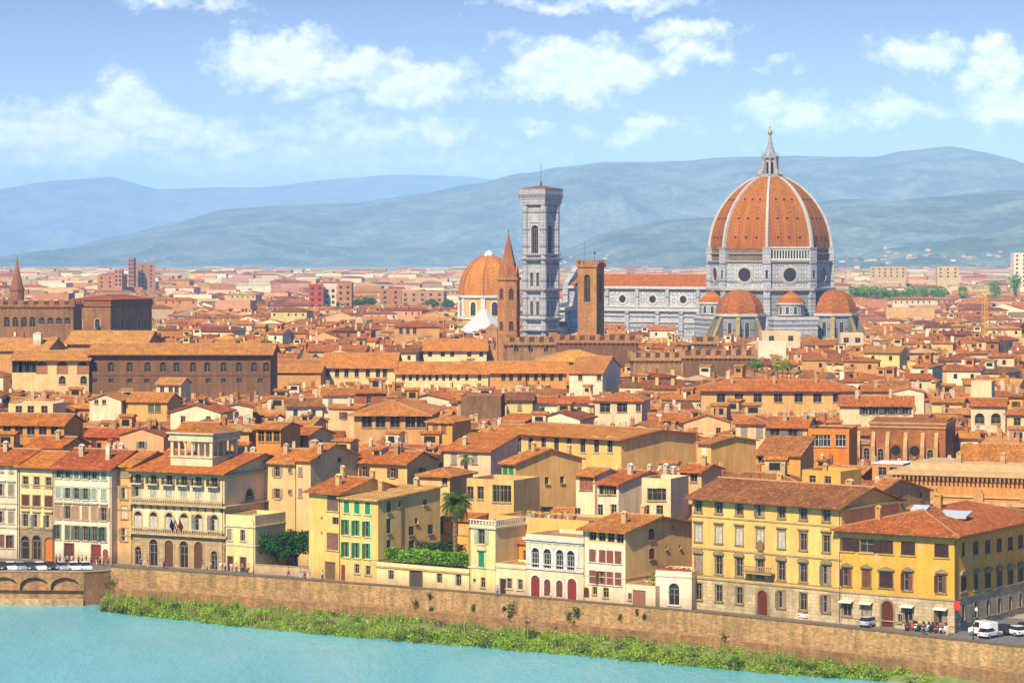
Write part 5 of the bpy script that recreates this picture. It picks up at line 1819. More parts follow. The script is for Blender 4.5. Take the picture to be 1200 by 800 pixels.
# small bell gable
P = at(570, 930)
root = thing('bell_gable', 'small brick bell gable with open arches, left of the hexagonal bell tower', 'bell gable', (P.x, P.y, 0), -.15)
wg = 13 / F * 930
zt_ = z_at(379, 930)
m = MB()
grid_wall(m, (0, 0, 0), (1, 0, 0), wg, 0, zt_ - 1.8, [(wg * .12, wg * .42, zt_ - 9, zt_ - 4.6, 1), (wg * .58, wg * .88, zt_ - 9, zt_ - 4.6, 1)], depth=1.2)
grid_wall(m, (wg, 1.2, 0), (-1, 0, 0), wg, 0, zt_ - 1.8, [(wg * .12, wg * .42, zt_ - 9, zt_ - 4.6, 1), (wg * .58, wg * .88, zt_ - 9, zt_ - 4.6, 1)], depth=.02)
m.box(-.0, .02, .02, 1.18, 0, zt_ - 1.8)
m.box(wg - .02, wg, .02, 1.18, 0, zt_ - 1.8)
m.prism([(-.3, zt_ - 1.8), (wg + .3, zt_ - 1.8), (wg / 2, zt_)], 'y', -.15, 1.35)
m.build('wall', 'brick', root, C('#c98f58'))
for k in (.27, .73):
    m = MB()
    m.lathe([(.15, 1.3), (.45, 1.0), (.55, .4), (.8, 0)], 10)
    m.build('bell', 'metal', root, C('#4a4436'), loc=(wg * k, .6, zt_ - 7.2))
FOOT.append(rect_pts(P, 0, wg, 2))
VIS.append((568, 584, 408, 930))

# square brick tower of the crenellated palace
Yb = 905
f = facade_at(677, 699, Yb, -24)
sB = f.side()
tw = f.w
td = min(max(sB.u(708), 4), 9)
ht = f.z(677, 313)
root = thing('square_brick_tower', 'square brick tower with one tall arched belfry opening and battlements', 'tower', (f.P.x, f.P.y, 0), f.a)

m = MB()
bo = W(2.0, 9.2, arch=1, sur=C('#a8622c'), surw=.35, panemat='dark_void', sill=False)
zb_ = f.z(688, 354)
grid_wall(m, (0, 0, 0), (1, 0, 0), tw, 0, ht, [(tw / 2 - 1, tw / 2 + 1, zb_, zb_ + 9.2, 1)], depth=.8)
grid_wall(m, (tw, 0, 0), (0, 1, 0), td, 0, ht, [(td / 2 - 1, td / 2 + 1, zb_, zb_ + 9.2, 1)], depth=.8)
grid_wall(m, (0, td, 0), (0, -1, 0), td, 0, ht, [])
grid_wall(m, (tw, td, 0), (-1, 0, 0), tw, 0, ht, [])
m.build('shaft', 'brick', root, C('#bd8448'))
for loc, rz in (((tw / 2, 0, zb_), 0), ((tw, td / 2, zb_), PI / 2)):
    o = put_window(root, bo, loc, rz, 'belfry_opening')
    for c_ in KIDS(o):
        c_.location.y += .5
m = MB()
crenels(m, tw, td, ht, .9, 1.3, .4, .45, .75)
m.build('battlement', 'brick', root, C('#b87a40'))
m = MB()
m.tube((1.2, td / 2, ht + 1), (1.2, td / 2, ht + 9), .06)
m.tube((tw * .7, td / 2, ht + 1), (tw * .7, td / 2, ht + 5), .08)
m.lathe([(0, ht + 4.2), (.5, ht + 4.7), (0, ht + 5.3)], 8, cx=tw * .7, cy=td / 2, cap=False)
m.build('flagstaff', 'metal', root, C('#5a5a5a'))
FOOT.append(rect_pts(f.P, f.a, tw, td))
VIS.append((675, 710, 394, Yb))
castle('crenellated_palace', 'pale brown crenellated wing at the foot of the bell tower', 594, 652, 395, 900, 4, 16, C('#b98650'), 412, [(x, 408, W(1.6, 2.4, arch=1, panemat='dark_void')) for x in (605, 622, 640)])
castle('crenellated_palace', 'dark brown crenellated palace around the square brick tower', 653, 747, 392.5, 893, -4, 9, C('#7d4c2a'), 413, [], C('#b57a48'))
castle('crenellated_palace', 'long low dark crenellated wall, right of centre below the cathedral', 800, 884, 410, 850, -6, 12, C('#80502e'), 428, [], C('#b8814c'))
castle('crenellated_palace', 'small square crenellated block, above the long dark crenellated wall', 813, 840, 394.5, 960, -4, 12, C('#8a5834'), 410, [], C('#b8814c'))
castle('crenellated_palace', 'pale crenellated wing with arched corbels, centre below the cathedral nave', 742, 799, 413, 855, 2, 12, C('#c08e58'), 430, [])

# cream halls
sc_ = W(1.3, 2.6, panemat='dark_void', sur=C('#d8c494'), surw=.15)
mid('cream_hall', 'long cream hall with tall brown windows under an orange roof', 378, 463, 430, 840, -2, 24, C('#efdcae'), roofc('#d07a3e', p=.32, ov=1.2), row(437, (384, 395, 406, 418, 431, 443, 451), sc_), bottom=448, cat='hall')
mid('cream_hall', 'cream hall with a row of small square windows, right of the taller cream hall', 464, 572, 437, 835, -2, 18, C('#f0deb2'), roofc('#cd763e', p=.32, ov=1.2), row(442.5, (473, 481, 489, 497, 504, 512, 520, 528, 537, 547, 562), W(1.0, 1.9, panemat='dark_void', sill=False)), bottom=450, cat='hall')
mid('cream_hall', 'upper cream hall with five windows, behind the row of cream halls', 496, 570, 410, 925, -1, 20, C('#f0e2bf'), roofc('#cf7a40', p=.32, ov=1.2), row(415, (504, 519, 530, 550, 564), W(1.4, 1.8, panemat='dark_void', sill=False)), bottom=420, cat='hall')
mid('tan_hall', 'tan gallery building with eight windows beneath a long orange roof', 574, 664, 436, 815, -1, 18, C('#cfa468'), roofc('#d5803f', p=.3, ov=1.2), row(442, (590, 599, 609, 618, 628, 637, 647, 657), W(1.2, 2.4, panemat='dark_void', sill=False)), bottom=448, cat='hall')
mid('tan_roofed_hall', 'wide tan-roofed hall in front of the dark crenellated palace', 630, 715, 424, 870, -2, 20, C('#c99a5c'), roofc('#dd9a52', t='hip', p=.3, ov=1.0), [], bottom=430, cat='hall')
mid('brown_block', 'plain windowless brown stone block, centre left among the roofs', 540, 587, 465, 655, -4, 14, C('#94633c'), roofc('#b56a40', t='flat', m='trim', parapet=.3), [], bottom=487, wallmat='rubble_stone')
mid('round_roofed_hall', 'tan hall with small windows under a dark red roof, left of the orange chapel dome', 462, 515, 383, 1160, 2, 20, C('#c9a46c'), roofc('#a84a2e', t='hip', p=.25), row(388, (470, 478, 486), W(1.5, 2.4, panemat='dark_void')), bottom=397, cat='hall')
mid('grey_building', 'large dim brown building, right of the rough brown palazzo', 318, 377, 428, 900, -2, 12, C('#8c5c3a'), roofc('#b96a3e', p=.25), row(434, (330, 350), DW), bottom=446)

# ---- church apse of brown brick with buttresses
Ya = 575
P0 = at(1003, Ya)
ca = math.atan2(-.30, 1)
apse = thing('brick_church_apse', 'brown brick church end with stone buttresses, niches and round windows', 'church', (P0.x, P0.y, 0), ca)
f = Fac(P0, ca)
wA = f.u(1108)
zA = f.z(1050, 497)
m = MB()
m.box(wA * .16, wA, 0, 16, 0, zA)
m.box(0, wA * .16 - .003, 1.5, 12, 0, zA - 4.5)
m.build('wall', 'brick', apse, C('#ad6430'))
m = MB()
m.box(wA * .16 - .3, wA + .3, -.5, 16.2, zA + .003, zA + .5)
m.box(wA * .16 - .1, wA + .1, -.25, 16, zA - .8, zA - .001)
for x in (.3,):
    m.box(0 - .2, wA * .16 - .31, 1.2, 12.2, zA - 4.49, zA - 4.1)
m.build('cornice', 'trim', apse, C('#c58f58'))
m = MB()
m.prism([(-.1, zA + .5), (8, zA + 1.1), (16.2, zA + .5)], 'x', wA * .16, wA)
m.build('roof', 'roof_tile', apse, C('#a8552f'))
for i, x in enumerate((.02, .2, .36, .56, .75, .9)):
    m = MB()
    u = x * wA
    yy = 1.5 if x < .16 else 0
    m.box(u - .45, u + .45, yy - 1.3, yy - .002, 0, zA - 4.6)
    m.prism([(yy - .002, zA - 1.6), (yy - .002, zA - 4.6), (yy - 1.3, zA - 4.6)], 'x', u - .4, u + .4)
    m.build('buttress', 'trim', apse, C('#cfa067'))
for x in (.45, .66):
    m = MB()
    for t_ in range(12):
        a0, a1 = 2 * PI * t_ / 12, 2 * PI * (t_ + 1) / 12
        q = [(1.1 * math.cos(a0), 1.1 * math.sin(a0)), (1.5 * math.cos(a0), 1.5 * math.sin(a0)), (1.5 * math.cos(a1), 1.5 * math.sin(a1)), (1.1 * math.cos(a1), 1.1 * math.sin(a1))]
        m.prism(q, 'y', -.2, -.002)
    o = m.build('round_window', 'trim', apse, C('#8f5a34'), loc=(x * wA, 0, zA - 5.6))
    m = MB()
    m.prism([(1.1 * math.cos(2 * PI * t_ / 12), 1.1 * math.sin(2 * PI * t_ / 12)) for t_ in range(12)], 'y', -.06, -.003)
    m.build('pane', 'glass', o)
for x in (.11, .28, .83):
    put_window(apse, W(1.3, 3.2, arch=1, sur=C('#cfa067'), panemat='dark_void'), (x * wA, (1.5 if x < .16 else 0) - .25, zA - 8.4), 0, 'niche')
FOOT.append(rect_pts(P0, ca, wA, 16))
VIS.append((1000, 1115, 538, Ya))

# ---- library
fL_ = facade_at(1050, 1218, 497, -22)
hL_ = fL_.z(1050, 553)
lib = thing('library', 'large tan library building with deep bracketed cornice and columns, behind the golden corner palazzo', 'library', (fL_.P.x, fL_.P.y, 0), fL_.a)
m = MB()
wl_ = fL_.w + 12
ops = [(2.5 + i * 2.6, 4.0 + i * 2.6, hL_ - 12.5, hL_ - 8.6, 0) for i in range(int((wl_ - 5) / 2.6))]
grid_wall(m, (0, 0, 0), (1, 0, 0), wl_, 0, hL_, ops, depth=.6)
grid_wall(m, (wl_, 0, 0), (0, 1, 0), 34, 0, hL_, [])
grid_wall(m, (0, 34, 0), (0, -1, 0), 34, 0, hL_, [])
grid_wall(m, (wl_, 34, 0), (-1, 0, 0), wl_, 0, hL_, [])
m.build('wall', 'plaster', lib, C('#c79a5e'))
for (a_, b_, c_, e_, _r) in ops:
    m = MB(); m.face([(0, .58, 0), (b_ - a_, .58, 0), (b_ - a_, .58, e_ - c_), (0, .58, e_ - c_)])
    o = m.build('window', 'glass', lib, None, loc=(a_, 0, c_))
    m = MB(); m.box((b_ - a_) / 2 - .05, (b_ - a_) / 2 + .05, .5, .57, 0, e_ - c_); m.box(0, b_ - a_, .5, .57, (e_ - c_) * .6, (e_ - c_) * .6 + .08); m.build('frame', 'paint', o, C('#cbb894'))
for i, (a_, b_, c_, e_, _r) in enumerate(ops):
    m = MB(); m.lathe([(.42, c_ - .4), (.36, c_), (.3, e_), (.45, e_ + .3)], 10)
    m.build('column', 'trim', lib, C('#dcb880'), loc=(a_ - .55, -.5, 0))
m = MB()
for z0_, z1_, pr in ((hL_ - .9, hL_ - .35, .5), (hL_ - .34, hL_ + .15, 1.3), (hL_ - 4.2, hL_ - 3.9, .3), (hL_ - 5.6, hL_ - 4.9, .8), (hL_ - 8.2, hL_ - 7.6, .9)):
    m.box(-pr, wl_ + pr, -pr, -.002, z0_, z1_)
    m.box(-pr, -.002, -.001, 34, z0_, z1_)
m.build('cornice', 'trim', lib, C('#d8b078'))
m = MB()
for i in range(int(wl_ / .8)):
    m.box(.2 + i * .8, .5 + i * .8, -1.1, -.003, hL_ - 1.25, hL_ - .36)
m.build('bracket', 'trim', lib, C('#b98c55'))
for i in range(3):
    m = MB(); m.box(-.9, .9, -.75, -.05, hL_ - 4.9, hL_ - 3.3); m.box(-.6, .6, -.6, -.1, hL_ - 3.3, hL_ - 2.7)
    m.build('carved_panel', 'trim', lib, C('#c99a60'), loc=(7 + i * 8.5, 0, 0))
m = MB()
m.box(-1.2, wl_ + 1.2, -1.2, 34, hL_ + .16, hL_ + .3)
m.box(1.5, wl_ - 1, 5, 12, hL_ + .303, hL_ + 1.5)
m.build('roof', 'trim', lib, C('#d9b27c'))
m = MB()
m.prism([(12.2, hL_ + .6), (20, hL_ + 4.2), (33, hL_ + .6)], 'x', 8, wl_)
m.build('upper_roof', 'roof_tile', lib, C('#b8663a'))
for (x, y) in ((10, 8), (18, 9)):
    add_chimney(lib, x, y, hL_ + 1.5, 1.5, .9, C('#d8ba88'))
FOOT.append(rect_pts(fL_.P, fL_.a, wl_, 34))
VIS.append((1045, 1230, 600, 497))
mid('rooftop_kiosk', 'small flat-roofed house with a white canopy, left end of the library cornice', 1022, 1058, 543, 520, -22, 8, C('#c99a60'), roofc('#eee8dc', t='flat', m='trim', parapet=0), row(552, (1034, 1047), W(1.6, 1.6, panemat='dark_void')), bottom=560)

# ------------------------------------------------------------------ cathedral
YD = 1309.0
PD = at(902.5, YD)
MPP = YD / F
TH = R(31.0)
cath = thing('cathedral', 'marble cathedral with a huge ribbed red-brick dome, small half-domes and a long nave', 'cathedral', (PD.x, PD.y, 0), 0)
zc = lambda py: z_at(py, YD)
# octagon corners; angle measured from "toward the camera" (0) to photo-right positive
def od(th):
    return Vector((math.sin(th), -math.cos(th), 0))
VA = [R(-8.5) + k * PI / 4 for k in range(8)]          # corner directions
FA = [a + PI / 8 for a in VA]                          # face directions
RV = 30.2                                              # corner radius of the drum


def oct_ring(mb, r0, z0, r1, z1, mi=0):
    for k in range(8):
        a, b = od(VA[k]), od(VA[(k + 1) % 8])
        mb.face([(a.x * r0, a.y * r0, z0), (b.x * r0, b.y * r0, z0), (b.x * r1, b.y * r1, z1), (a.x * r1, a.y * r1, z1)], mi)


zD0, zD1 = zc(292), zc(207.5)
zG0 = zc(306)
zR0 = zc(337.5)
m = MB()
oct_ring(m, RV - .6, 0, RV - .6, zR0)
m.build('crossing_wall', 'marble_dark', cath)
m = MB()
oct_ring(m, RV, zR0, RV, zG0)
oct_ring(m, RV - .6, zR0, RV, zR0)
drum = m.build('drum', 'marble_panel', cath)
m = MB()
oct_ring(m, RV + 1.3, zR0 - .9, RV + 1.3, zR0 + .3)
oct_ring(m, RV - .3, zR0 - 1.2, RV + 1.3, zR0 - .9)
oct_ring(m, RV + 1.3, zR0 + .3, RV + .1, zR0 + .9)
oct_ring(m, RV + .2, zG0 - .9, RV + 1.0, zG0 - .3)
oct_ring(m, RV + 1.0, zG0 - .3, RV + 1.0, zG0 + .25)
oct_ring(m, RV + 1.0, zG0 + .25, RV - .5, zG0 + .3)
m.build('cornice', 'trim', cath, C('#b9b2a6'))
# rough unfinished band below the dome
m = MB()
oct_ring(m, RV - 1.2, zG0 + .25, RV - 1.2, zD0)
oct_ring(m, RV - 1.2, zD0, RV - 3.4, zD0 + .01)
m.build('unfinished_band', 'rubble_stone', cath, C('#8d7a66'))
m = MB()
oct_ring(m, RV - .4, zD0 - 2.4, RV - .4, zD0 - 1.9)
oct_ring(m, RV - .4, zD0 - 1.9, RV - 1.3, zD0 - 1.8)
oct_ring(m, RV - 1.3, zD0 - 2.6, RV - .4, zD0 - 2.4)
m.build('string_course', 'trim', cath, C('#a2978a'))
# corner piers
for k in range(8):
    d = od(VA[k])
    ang = math.atan2(d.y, d.x)
    m = MB()
    m.box(RV - 2.2, RV + .75, -2.0, 2.0, zR0 + .3, zD0 + .2)
    m.box(RV - 2.2, RV + 1.1, -2.3, 2.3, zD0 + .202, zD0 + .9)
    m.box(RV - 2.2, RV + .4, -1.6, 1.6, 0, zR0 - 1.0)
    pr = m.build('corner_pier', 'marble_tower', cath, None, rz=ang)
    m = MB()
    m.box(RV + .756, RV + .80, -.5, .5, zR0 + 5, zR0 + 9)
    m.build('slit_window', 'dark_void', pr)
# round windows
for k in range(8):
    d = od(FA[k])
    ang = math.atan2(d.y, d.x) + PI / 2
    rf_ = RV * math.cos(PI / 8)
    m = MB()
    n = 24
    for t_ in range(n):
        a0, a1 = 2 * PI * t_ / n, 2 * PI * (t_ + 1) / n
        for r0_, r1_, y0_ in ((3.3, 4.0, -.5), (4.0, 4.8, -.25)):
            m.prism([(r0_ * math.cos(a0), r0_ * math.sin(a0)), (r1_ * math.cos(a0), r1_ * math.sin(a0)), (r1_ * math.cos(a1), r1_ * math.sin(a1)), (r0_ * math.cos(a1), r0_ * math.sin(a1))], 'y', y0_, -.002)
    o = m.build('round_window', 'trim', cath, C('#c2bcb0'), loc=(d.x * rf_, d.y * rf_, (zR0 + zG0) / 2 + .1), rz=ang)
    m = MB()
    m.prism([(3.3 * math.cos(2 * PI * t_ / n), 3.3 * math.sin(2 * PI * t_ / n)) for t_ in range(n)], 'y', -.05, -.01)
    m.build('pane', 'glass', o)
    m = MB()
    for s_ in range(4):
        a0 = s_ * PI / 4
        m.box(-3.3, 3.3, -.12, -.055, -.09, .09, M=Matrix.Rotation(a0, 4, 'Y') @ Matrix.Translation((0, -.002 * s_, 0)))
    m.build('tracery', 'metal', o, C('#3a3630'))
# white arcaded gallery on the face right of the centre rib
kf = 0
d = od(FA[kf])
ang = math.atan2(d.y, d.x) + PI / 2
gl = obj('gallery', None, cath, None, (d.x * (RV * math.cos(PI / 8)), d.y * (RV * math.cos(PI / 8)), 0), ang)
side_l = 2 * RV * math.sin(PI / 8)
m = MB()
gw_ = side_l - 2.4
n = 14
zg0, zg1 = zG0 + .32, zD0 + .4
ops = [(.5 + i * (gw_ - 1) / n + .25, .5 + (i + 1) * (gw_ - 1) / n - .25, zg0 + 1.1, zg1 - .9, 1) for i in range(n)]
grid_wall(m, (-gw_ / 2, -.9, 0), (1, 0, 0), gw_, zg0, zg1, ops, depth=.5)
m.box(-gw_ / 2 - .2, gw_ / 2 + .2, -1.3, .8, zg1 + .002, zg1 + .7)
m.box(-gw_ / 2 - .1, gw_ / 2 + .1, -1.1, -.901, zg0, zg0 + .9)
m.build('arcade', 'trim', gl, C('#ded8cc'))
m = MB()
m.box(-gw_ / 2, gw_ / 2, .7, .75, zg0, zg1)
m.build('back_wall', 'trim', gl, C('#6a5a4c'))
# dome
cD = 9.4
RC = RV - .9 + cD
def dome_r(z):
    t_ = (z - zD0)
    return math.sqrt(max(RC * RC - t_ * t_, 0)) - cD
NZ = 20
zz_l = [zD0 + .02 + (zD1 - zD0) * i / NZ for i in range(NZ + 1)]
m = MB()
for i in range(NZ):
    oct_ring(m, dome_r(zz_l[i]), zz_l[i], dome_r(zz_l[i + 1]), zz_l[i + 1])
dome = m.build('dome', 'roof_tile', cath, C('#ae5726'))
for k in range(8):
    d = od(FA[k])
    s_ = Vector((-d.y, d.x, 0))
    for zf in (.16, .42, .68):
        z = zD0 + (zD1 - zD0) * zf
        rr = dome_r(z) * math.cos(PI / 8)
        for q in (-.5, 0, .5):
            m = MB()
            wq = dome_r(z) * math.sin(PI / 8)
            m.box(-.45, .45, -.35, .3, -.45, .45)
            p = d * (rr + .0) + s_ * q * wq
            m.build('vent_hole', 'dark_void', dome, None, loc=(p.x, p.y, z), rz=math.atan2(d.y, d.x) + PI / 2)
for k in range(8):
    d = od(VA[k])
    ang = math.atan2(d.y, d.x)
    m = MB()
    for i in range(NZ):
        r0_, r1_ = dome_r(zz_l[i]), dome_r(zz_l[i + 1])
        w0_, w1_ = .86 - .26 * i / NZ, .86 - .26 * (i + 1) / NZ
        for (s0, s1) in ((-1, 1),):
            A_ = [(r0_ - .3, -w0_, zz_l[i]), (r0_ + .95, -w0_ * .8, zz_l[i]), (r0_ + .95, w0_ * .8, zz_l[i]), (r0_ - .3, w0_, zz_l[i])]
            B_ = [(r1_ - .3, -w1_, zz_l[i + 1]), (r1_ + .95, -w1_ * .8, zz_l[i + 1]), (r1_ + .95, w1_ * .8, zz_l[i + 1]), (r1_ - .3, w1_, zz_l[i + 1])]
            for e in range(3):
                m.face([A_[e], A_[e + 1], B_[e + 1], B_[e]])
    m.build('rib', 'trim', dome, C('#c6bfb4'), rz=ang)
# lantern
lan = obj('lantern', None, cath)
zl0, zl = zc(208), zc
m = MB()
m.lathe([(6.4, zl0 - .6), (6.4, zl0 + .5), (6.0, zl0 + .5), (6.0, zl0 + 1.6), (5.7, zl0 + 1.6)], 8, a0=VA[0] - PI / 2, a1=VA[0] - PI / 2 + 2 * PI)
m.lathe([(3.2, zl0 + .5), (3.2, zl(186)), (4.3, zl(185.5)), (4.3, zl(183.5)), (3.0, zl(183))], 8, a0=VA[0] - PI / 2, a1=VA[0] - PI / 2 + 2 * PI)
m.build('lantern_wall', 'trim', lan, C('#a9a7a4'))
for k in range(8):
    d = od(VA[k])
    m = MB()
    m.prism([(3.0, zl0 + .5), (5.8, zl0 + .5), (5.8, zl0 + 3.0), (4.7, zl0 + 4.0), (4.2, zl(189)), (4.6, zl(186)), (3.0, zl(186))], 'y', -.45, .45)
    m.lathe([(.35, zl(183.5)), (.35, zl(181)), (.05, zl(177))], 6, cx=3.9)
    m.build('buttress', 'trim', lan, C('#b4b1ac'), rz=math.atan2(d.y, d.x))
    d = od(FA[k])
    m = MB()
    m.prism([(-.55, 0), (.55, 0), (.55, 5.6), (.3, 6.2), (-.3, 6.2), (-.55, 5.6)], 'y', -.12, .0)
    rr = 3.2 * math.cos(PI / 8)
    m.build('window', 'dark_void', lan, None, loc=(d.x * rr, d.y * rr, zl0 + 1.2), rz=math.atan2(d.y, d.x) + PI / 2)
m = MB()
m.lathe([(3.3, zl(183)), (2.4, zl(179)), (1.5, zl(172)), (.75, zl(163)), (.5, zl(158.5))], 8)
m.build('cone', 'trim', lan, C('#a3a4a6'))
m = MB()
m.lathe([(.1, zl(158.5))] + [(1.2 * math.sin(PI * i / 8) + .01, zl(158.5) + 1.2 - 1.2 * math.cos(PI * i / 8)) for i in range(1, 8)] + [(.05, zl(158.5) + 2.4)], 12, cap=False)
m.build('gilded_ball', 'metal', lan, C('#d9982e'))
m = MB()
zb_ = zl(158.5) + 2.4
m.box(-.14, .14, -.14, .14, zb_ - .1, zb_ + 2.2)
m.box(-.7, .7, -.12, .12, zb_ + 1.2, zb_ + 1.5)
m.build('cross', 'metal', lan, C('#c9963a'))


def half_dome(label, th, dist, rad, zb, zt_, n=8, lower=True, name='tribune'):
    """polygonal apse with a tiled half dome, buttress spurs and a cornice"""
    d = od(th)
    ang = math.atan2(d.y, d.x)
    tr = obj(name, None, cath, None, (d.x * dist, d.y * dist, 0), ang)
    if label:
        tr['label'] = label
    # local +x points outward
    a0, a1 = -PI / 2 - PI / 8 * 1.0, PI / 2 + PI / 8
    m = MB()
    m.lathe([(rad * .97, 0), (rad * .97, zb - 1.6)], 5, a0=a0, a1=a1)
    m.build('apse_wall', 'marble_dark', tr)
    m = MB()
    m.lathe([(rad * .97, zb - 1.6), (rad + .8, zb - 1.1), (rad + .8, zb + .1), (rad * .9, zb + .15)], 5, a0=a0, a1=a1)
    m.build('cornice', 'trim', tr, C('#cfc9bd'))
    m = MB()
    prof = [(rad * .97 * math.cos(PI / 2 * i / 9 * .97), zb + .1 + (zt_ - zb) * math.sin(PI / 2 * i / 9 * .97)) for i in range(10)]
    m.lathe(prof, 5, a0=a0, a1=a1)
    m.build('half_dome', 'roof_tile', tr, C('#a8511f'))
    for k in range(6):
        a = a0 + (a1 - a0) * k / 5
        if abs(a) > PI / 2:
            continue
        m = MB()
        m.prism([(rad * .95, zb - 2), (rad * .95, 0), (rad + 9.5, 0), (rad + 9.5, 4.0), (rad + .2, zb - 2)], 'y', -.8, .8)
        m.build('buttress', 'rubble_stone', tr, C('#83766a'), rz=a)
        m = MB()
        m.prism([(rad + .1, zb - 1.95), (rad + 9.7, 4.05), (rad + 9.7, 4.5), (rad + .1, zb - 1.5)], 'y', -1.0, 1.0)
        m.build('buttress_tile', 'roof_tile', tr, C('#a89480'), rz=a)
    for k in range(5):
        a = a0 + (a1 - a0) * (k + .5) / 5
        if abs(a) > PI / 2 + .2:
            continue
        rr = rad * .97 * math.cos((a1 - a0) / 10)
        o = put_window(tr, W(2.0, 7.0, arch=1, sur=C('#b5aea2'), surw=.4, panemat='dark_void', sill=False, lights=2, fc=C('#a09a90')), (math.cos(a) * (rr + .28), math.sin(a) * (rr + .28), zb - 11), a + PI / 2)
        o.location.x -= 0
        for c_ in KIDS(o):
            c_.location.y -= .26
        o.location = (math.cos(a) * (rr + .04), math.sin(a) * (rr + .04), zb - 11)
    # lower chapels
    m = MB()
    m.lathe([(rad + 6.5, 0), (rad + 6.5, 11.0), (rad + 7.2, 11.3), (rad + 7.2, 12.2), (rad * .95, 13.6)], 5, a0=a0, a1=a1)
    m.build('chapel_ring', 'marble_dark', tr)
    return tr


z_tb, z_tt = zc(366), zc(338.5)
half_dome('half dome and chapels left of the dome axis', -TH, 33.5, 11.8, z_tb, z_tt)
half_dome('half dome and chapels to the right of the drum', PI / 2 - TH, 33.5, 11.8, z_tb, z_tt)
half_dome(None, PI - TH, 33.5, 11.8, z_tb, z_tt)
# small exedrae with conical tiled roofs
for th in (PI / 4 - TH, -PI / 4 - TH, 3 * PI / 4 - TH):
    d = od(th)
    ex = obj('exedra', None, cath, None, (d.x * 29.5, d.y * 29.5, 0), math.atan2(d.y, d.x))
    ze0, ze1, ze2 = zc(368), zc(353.5), zc(339.5)
    m = MB()
    m.lathe([(6.2, ze0), (6.2, ze1 - 1.0)], 20, cap=False)
    m.box(-4, 6.9, -11, 11, 0, ze0 - 2.0)
    m.build('exedra_wall', 'marble_panel', ex)
    m = MB()
    m.lathe([(6.3, ze1 - 1.0), (6.9, ze1 - .8), (6.9, ze1), (6.2, ze1)], 20, cap=False)
    m.box(-4.2, 7.3, -11.4, 11.4, ze0 - 1.99, ze0 - .6)
    m.box(-4.1, 7.1, -11.2, 11.2, ze0 - 6.4, ze0 - 5.6)
    m.build('cornice', 'trim', ex, C('#d5cfc4'))
    m = MB()
    m.lathe([(6.9, ze1 + .01), (4.2, ze1 + (ze2 - ze1) * .55), (.3, ze2)], 20)
    m.build('cone_roof', 'roof_tile', ex, C('#b85a22'))
    for k in range(-2, 3):
        a = k * .62
        put_window(ex, W(1.5, 3.4, arch=1, sur=C('#cfc9bd'), surw=.3, panemat='dark_void', sill=False), (math.cos(a) * 6.16, math.sin(a) * 6.16, ze0 + .8), a + PI / 2, 'niche')
        o = [c for c in KIDS(ex)][-1]
        for c_ in KIDS(o):
            c_.location.y -= .28
# nave: local x runs from the dome toward the facade
dn = od(-PI / 2 - TH)
nang = math.atan2(dn.y, dn.x)
nv = obj('nave', None, cath, None, (0, 0, 0), nang)
# with local x outward along the nave, the side seen in the photo is local +y or -y
seen = 1 if (Matrix.Rotation(nang, 3, 'Z') @ Vector((0, 1, 0))).y < 0 else -1
LN, HW, AW = 107.0, 9.6, 20.0
zE_, zRg = zc(336.0) , zc(323.0)
zAr = zc(363.0)
m = MB()
m.box(26, LN, -HW, HW, 0, zE_)
m.build('clerestory', 'marble_nave', nv)
m = MB()
m.box(28, LN, -AW, -HW - .002, 0, zAr)
m.box(28, LN, HW + .002, AW, 0, zAr)
m.build('aisle', 'marble_nave', nv)
m = MB()
m.prism([(-HW - 1.2, zE_ + .0), (0, zRg), (HW + 1.2, zE_ + .0), (HW + 1.2, zE_ + .5), (0, zRg + .5), (-HW - 1.2, zE_ + .5)][::1], 'x', 25, LN - 1)
m.build('nave_roof', 'roof_tile', nv, C('#b0542c'))
m = MB()
for s_ in (-1, 1):
    m.box(25.5, LN + .2, *sorted((s_ * (HW + .003), s_ * (HW + 1.5))), zE_ - 1.3, zE_ - .02)
    m.box(25.5, LN + .2, *sorted((s_ * (HW + .003), s_ * (HW + .7))), zAr + .8, zAr + 1.6)
    m.box(27.8, LN + .2, *sorted((s_ * (AW + .003), s_ * (AW + 1.3))), zAr - .9, zAr + .3)
    m.box(27.8, LN + .2, *sorted((s_ * (AW + .003), s_ * (AW + .7))), zAr - 6.4, zAr - 5.7)
    m.box(27.8, LN + .2, *sorted((s_ * (AW + .003), s_ * (AW + .6))), zAr - 3.3, zAr - 2.9)
    m.box(27.8, LN, *sorted((s_ * (HW + .8), s_ * (AW + 1.2))), zAr + .305, zAr + .4)
m.build('cornice', 'trim', nv, C('#d2ccc0'))
bays = (34, 51, 68, 85, 102)
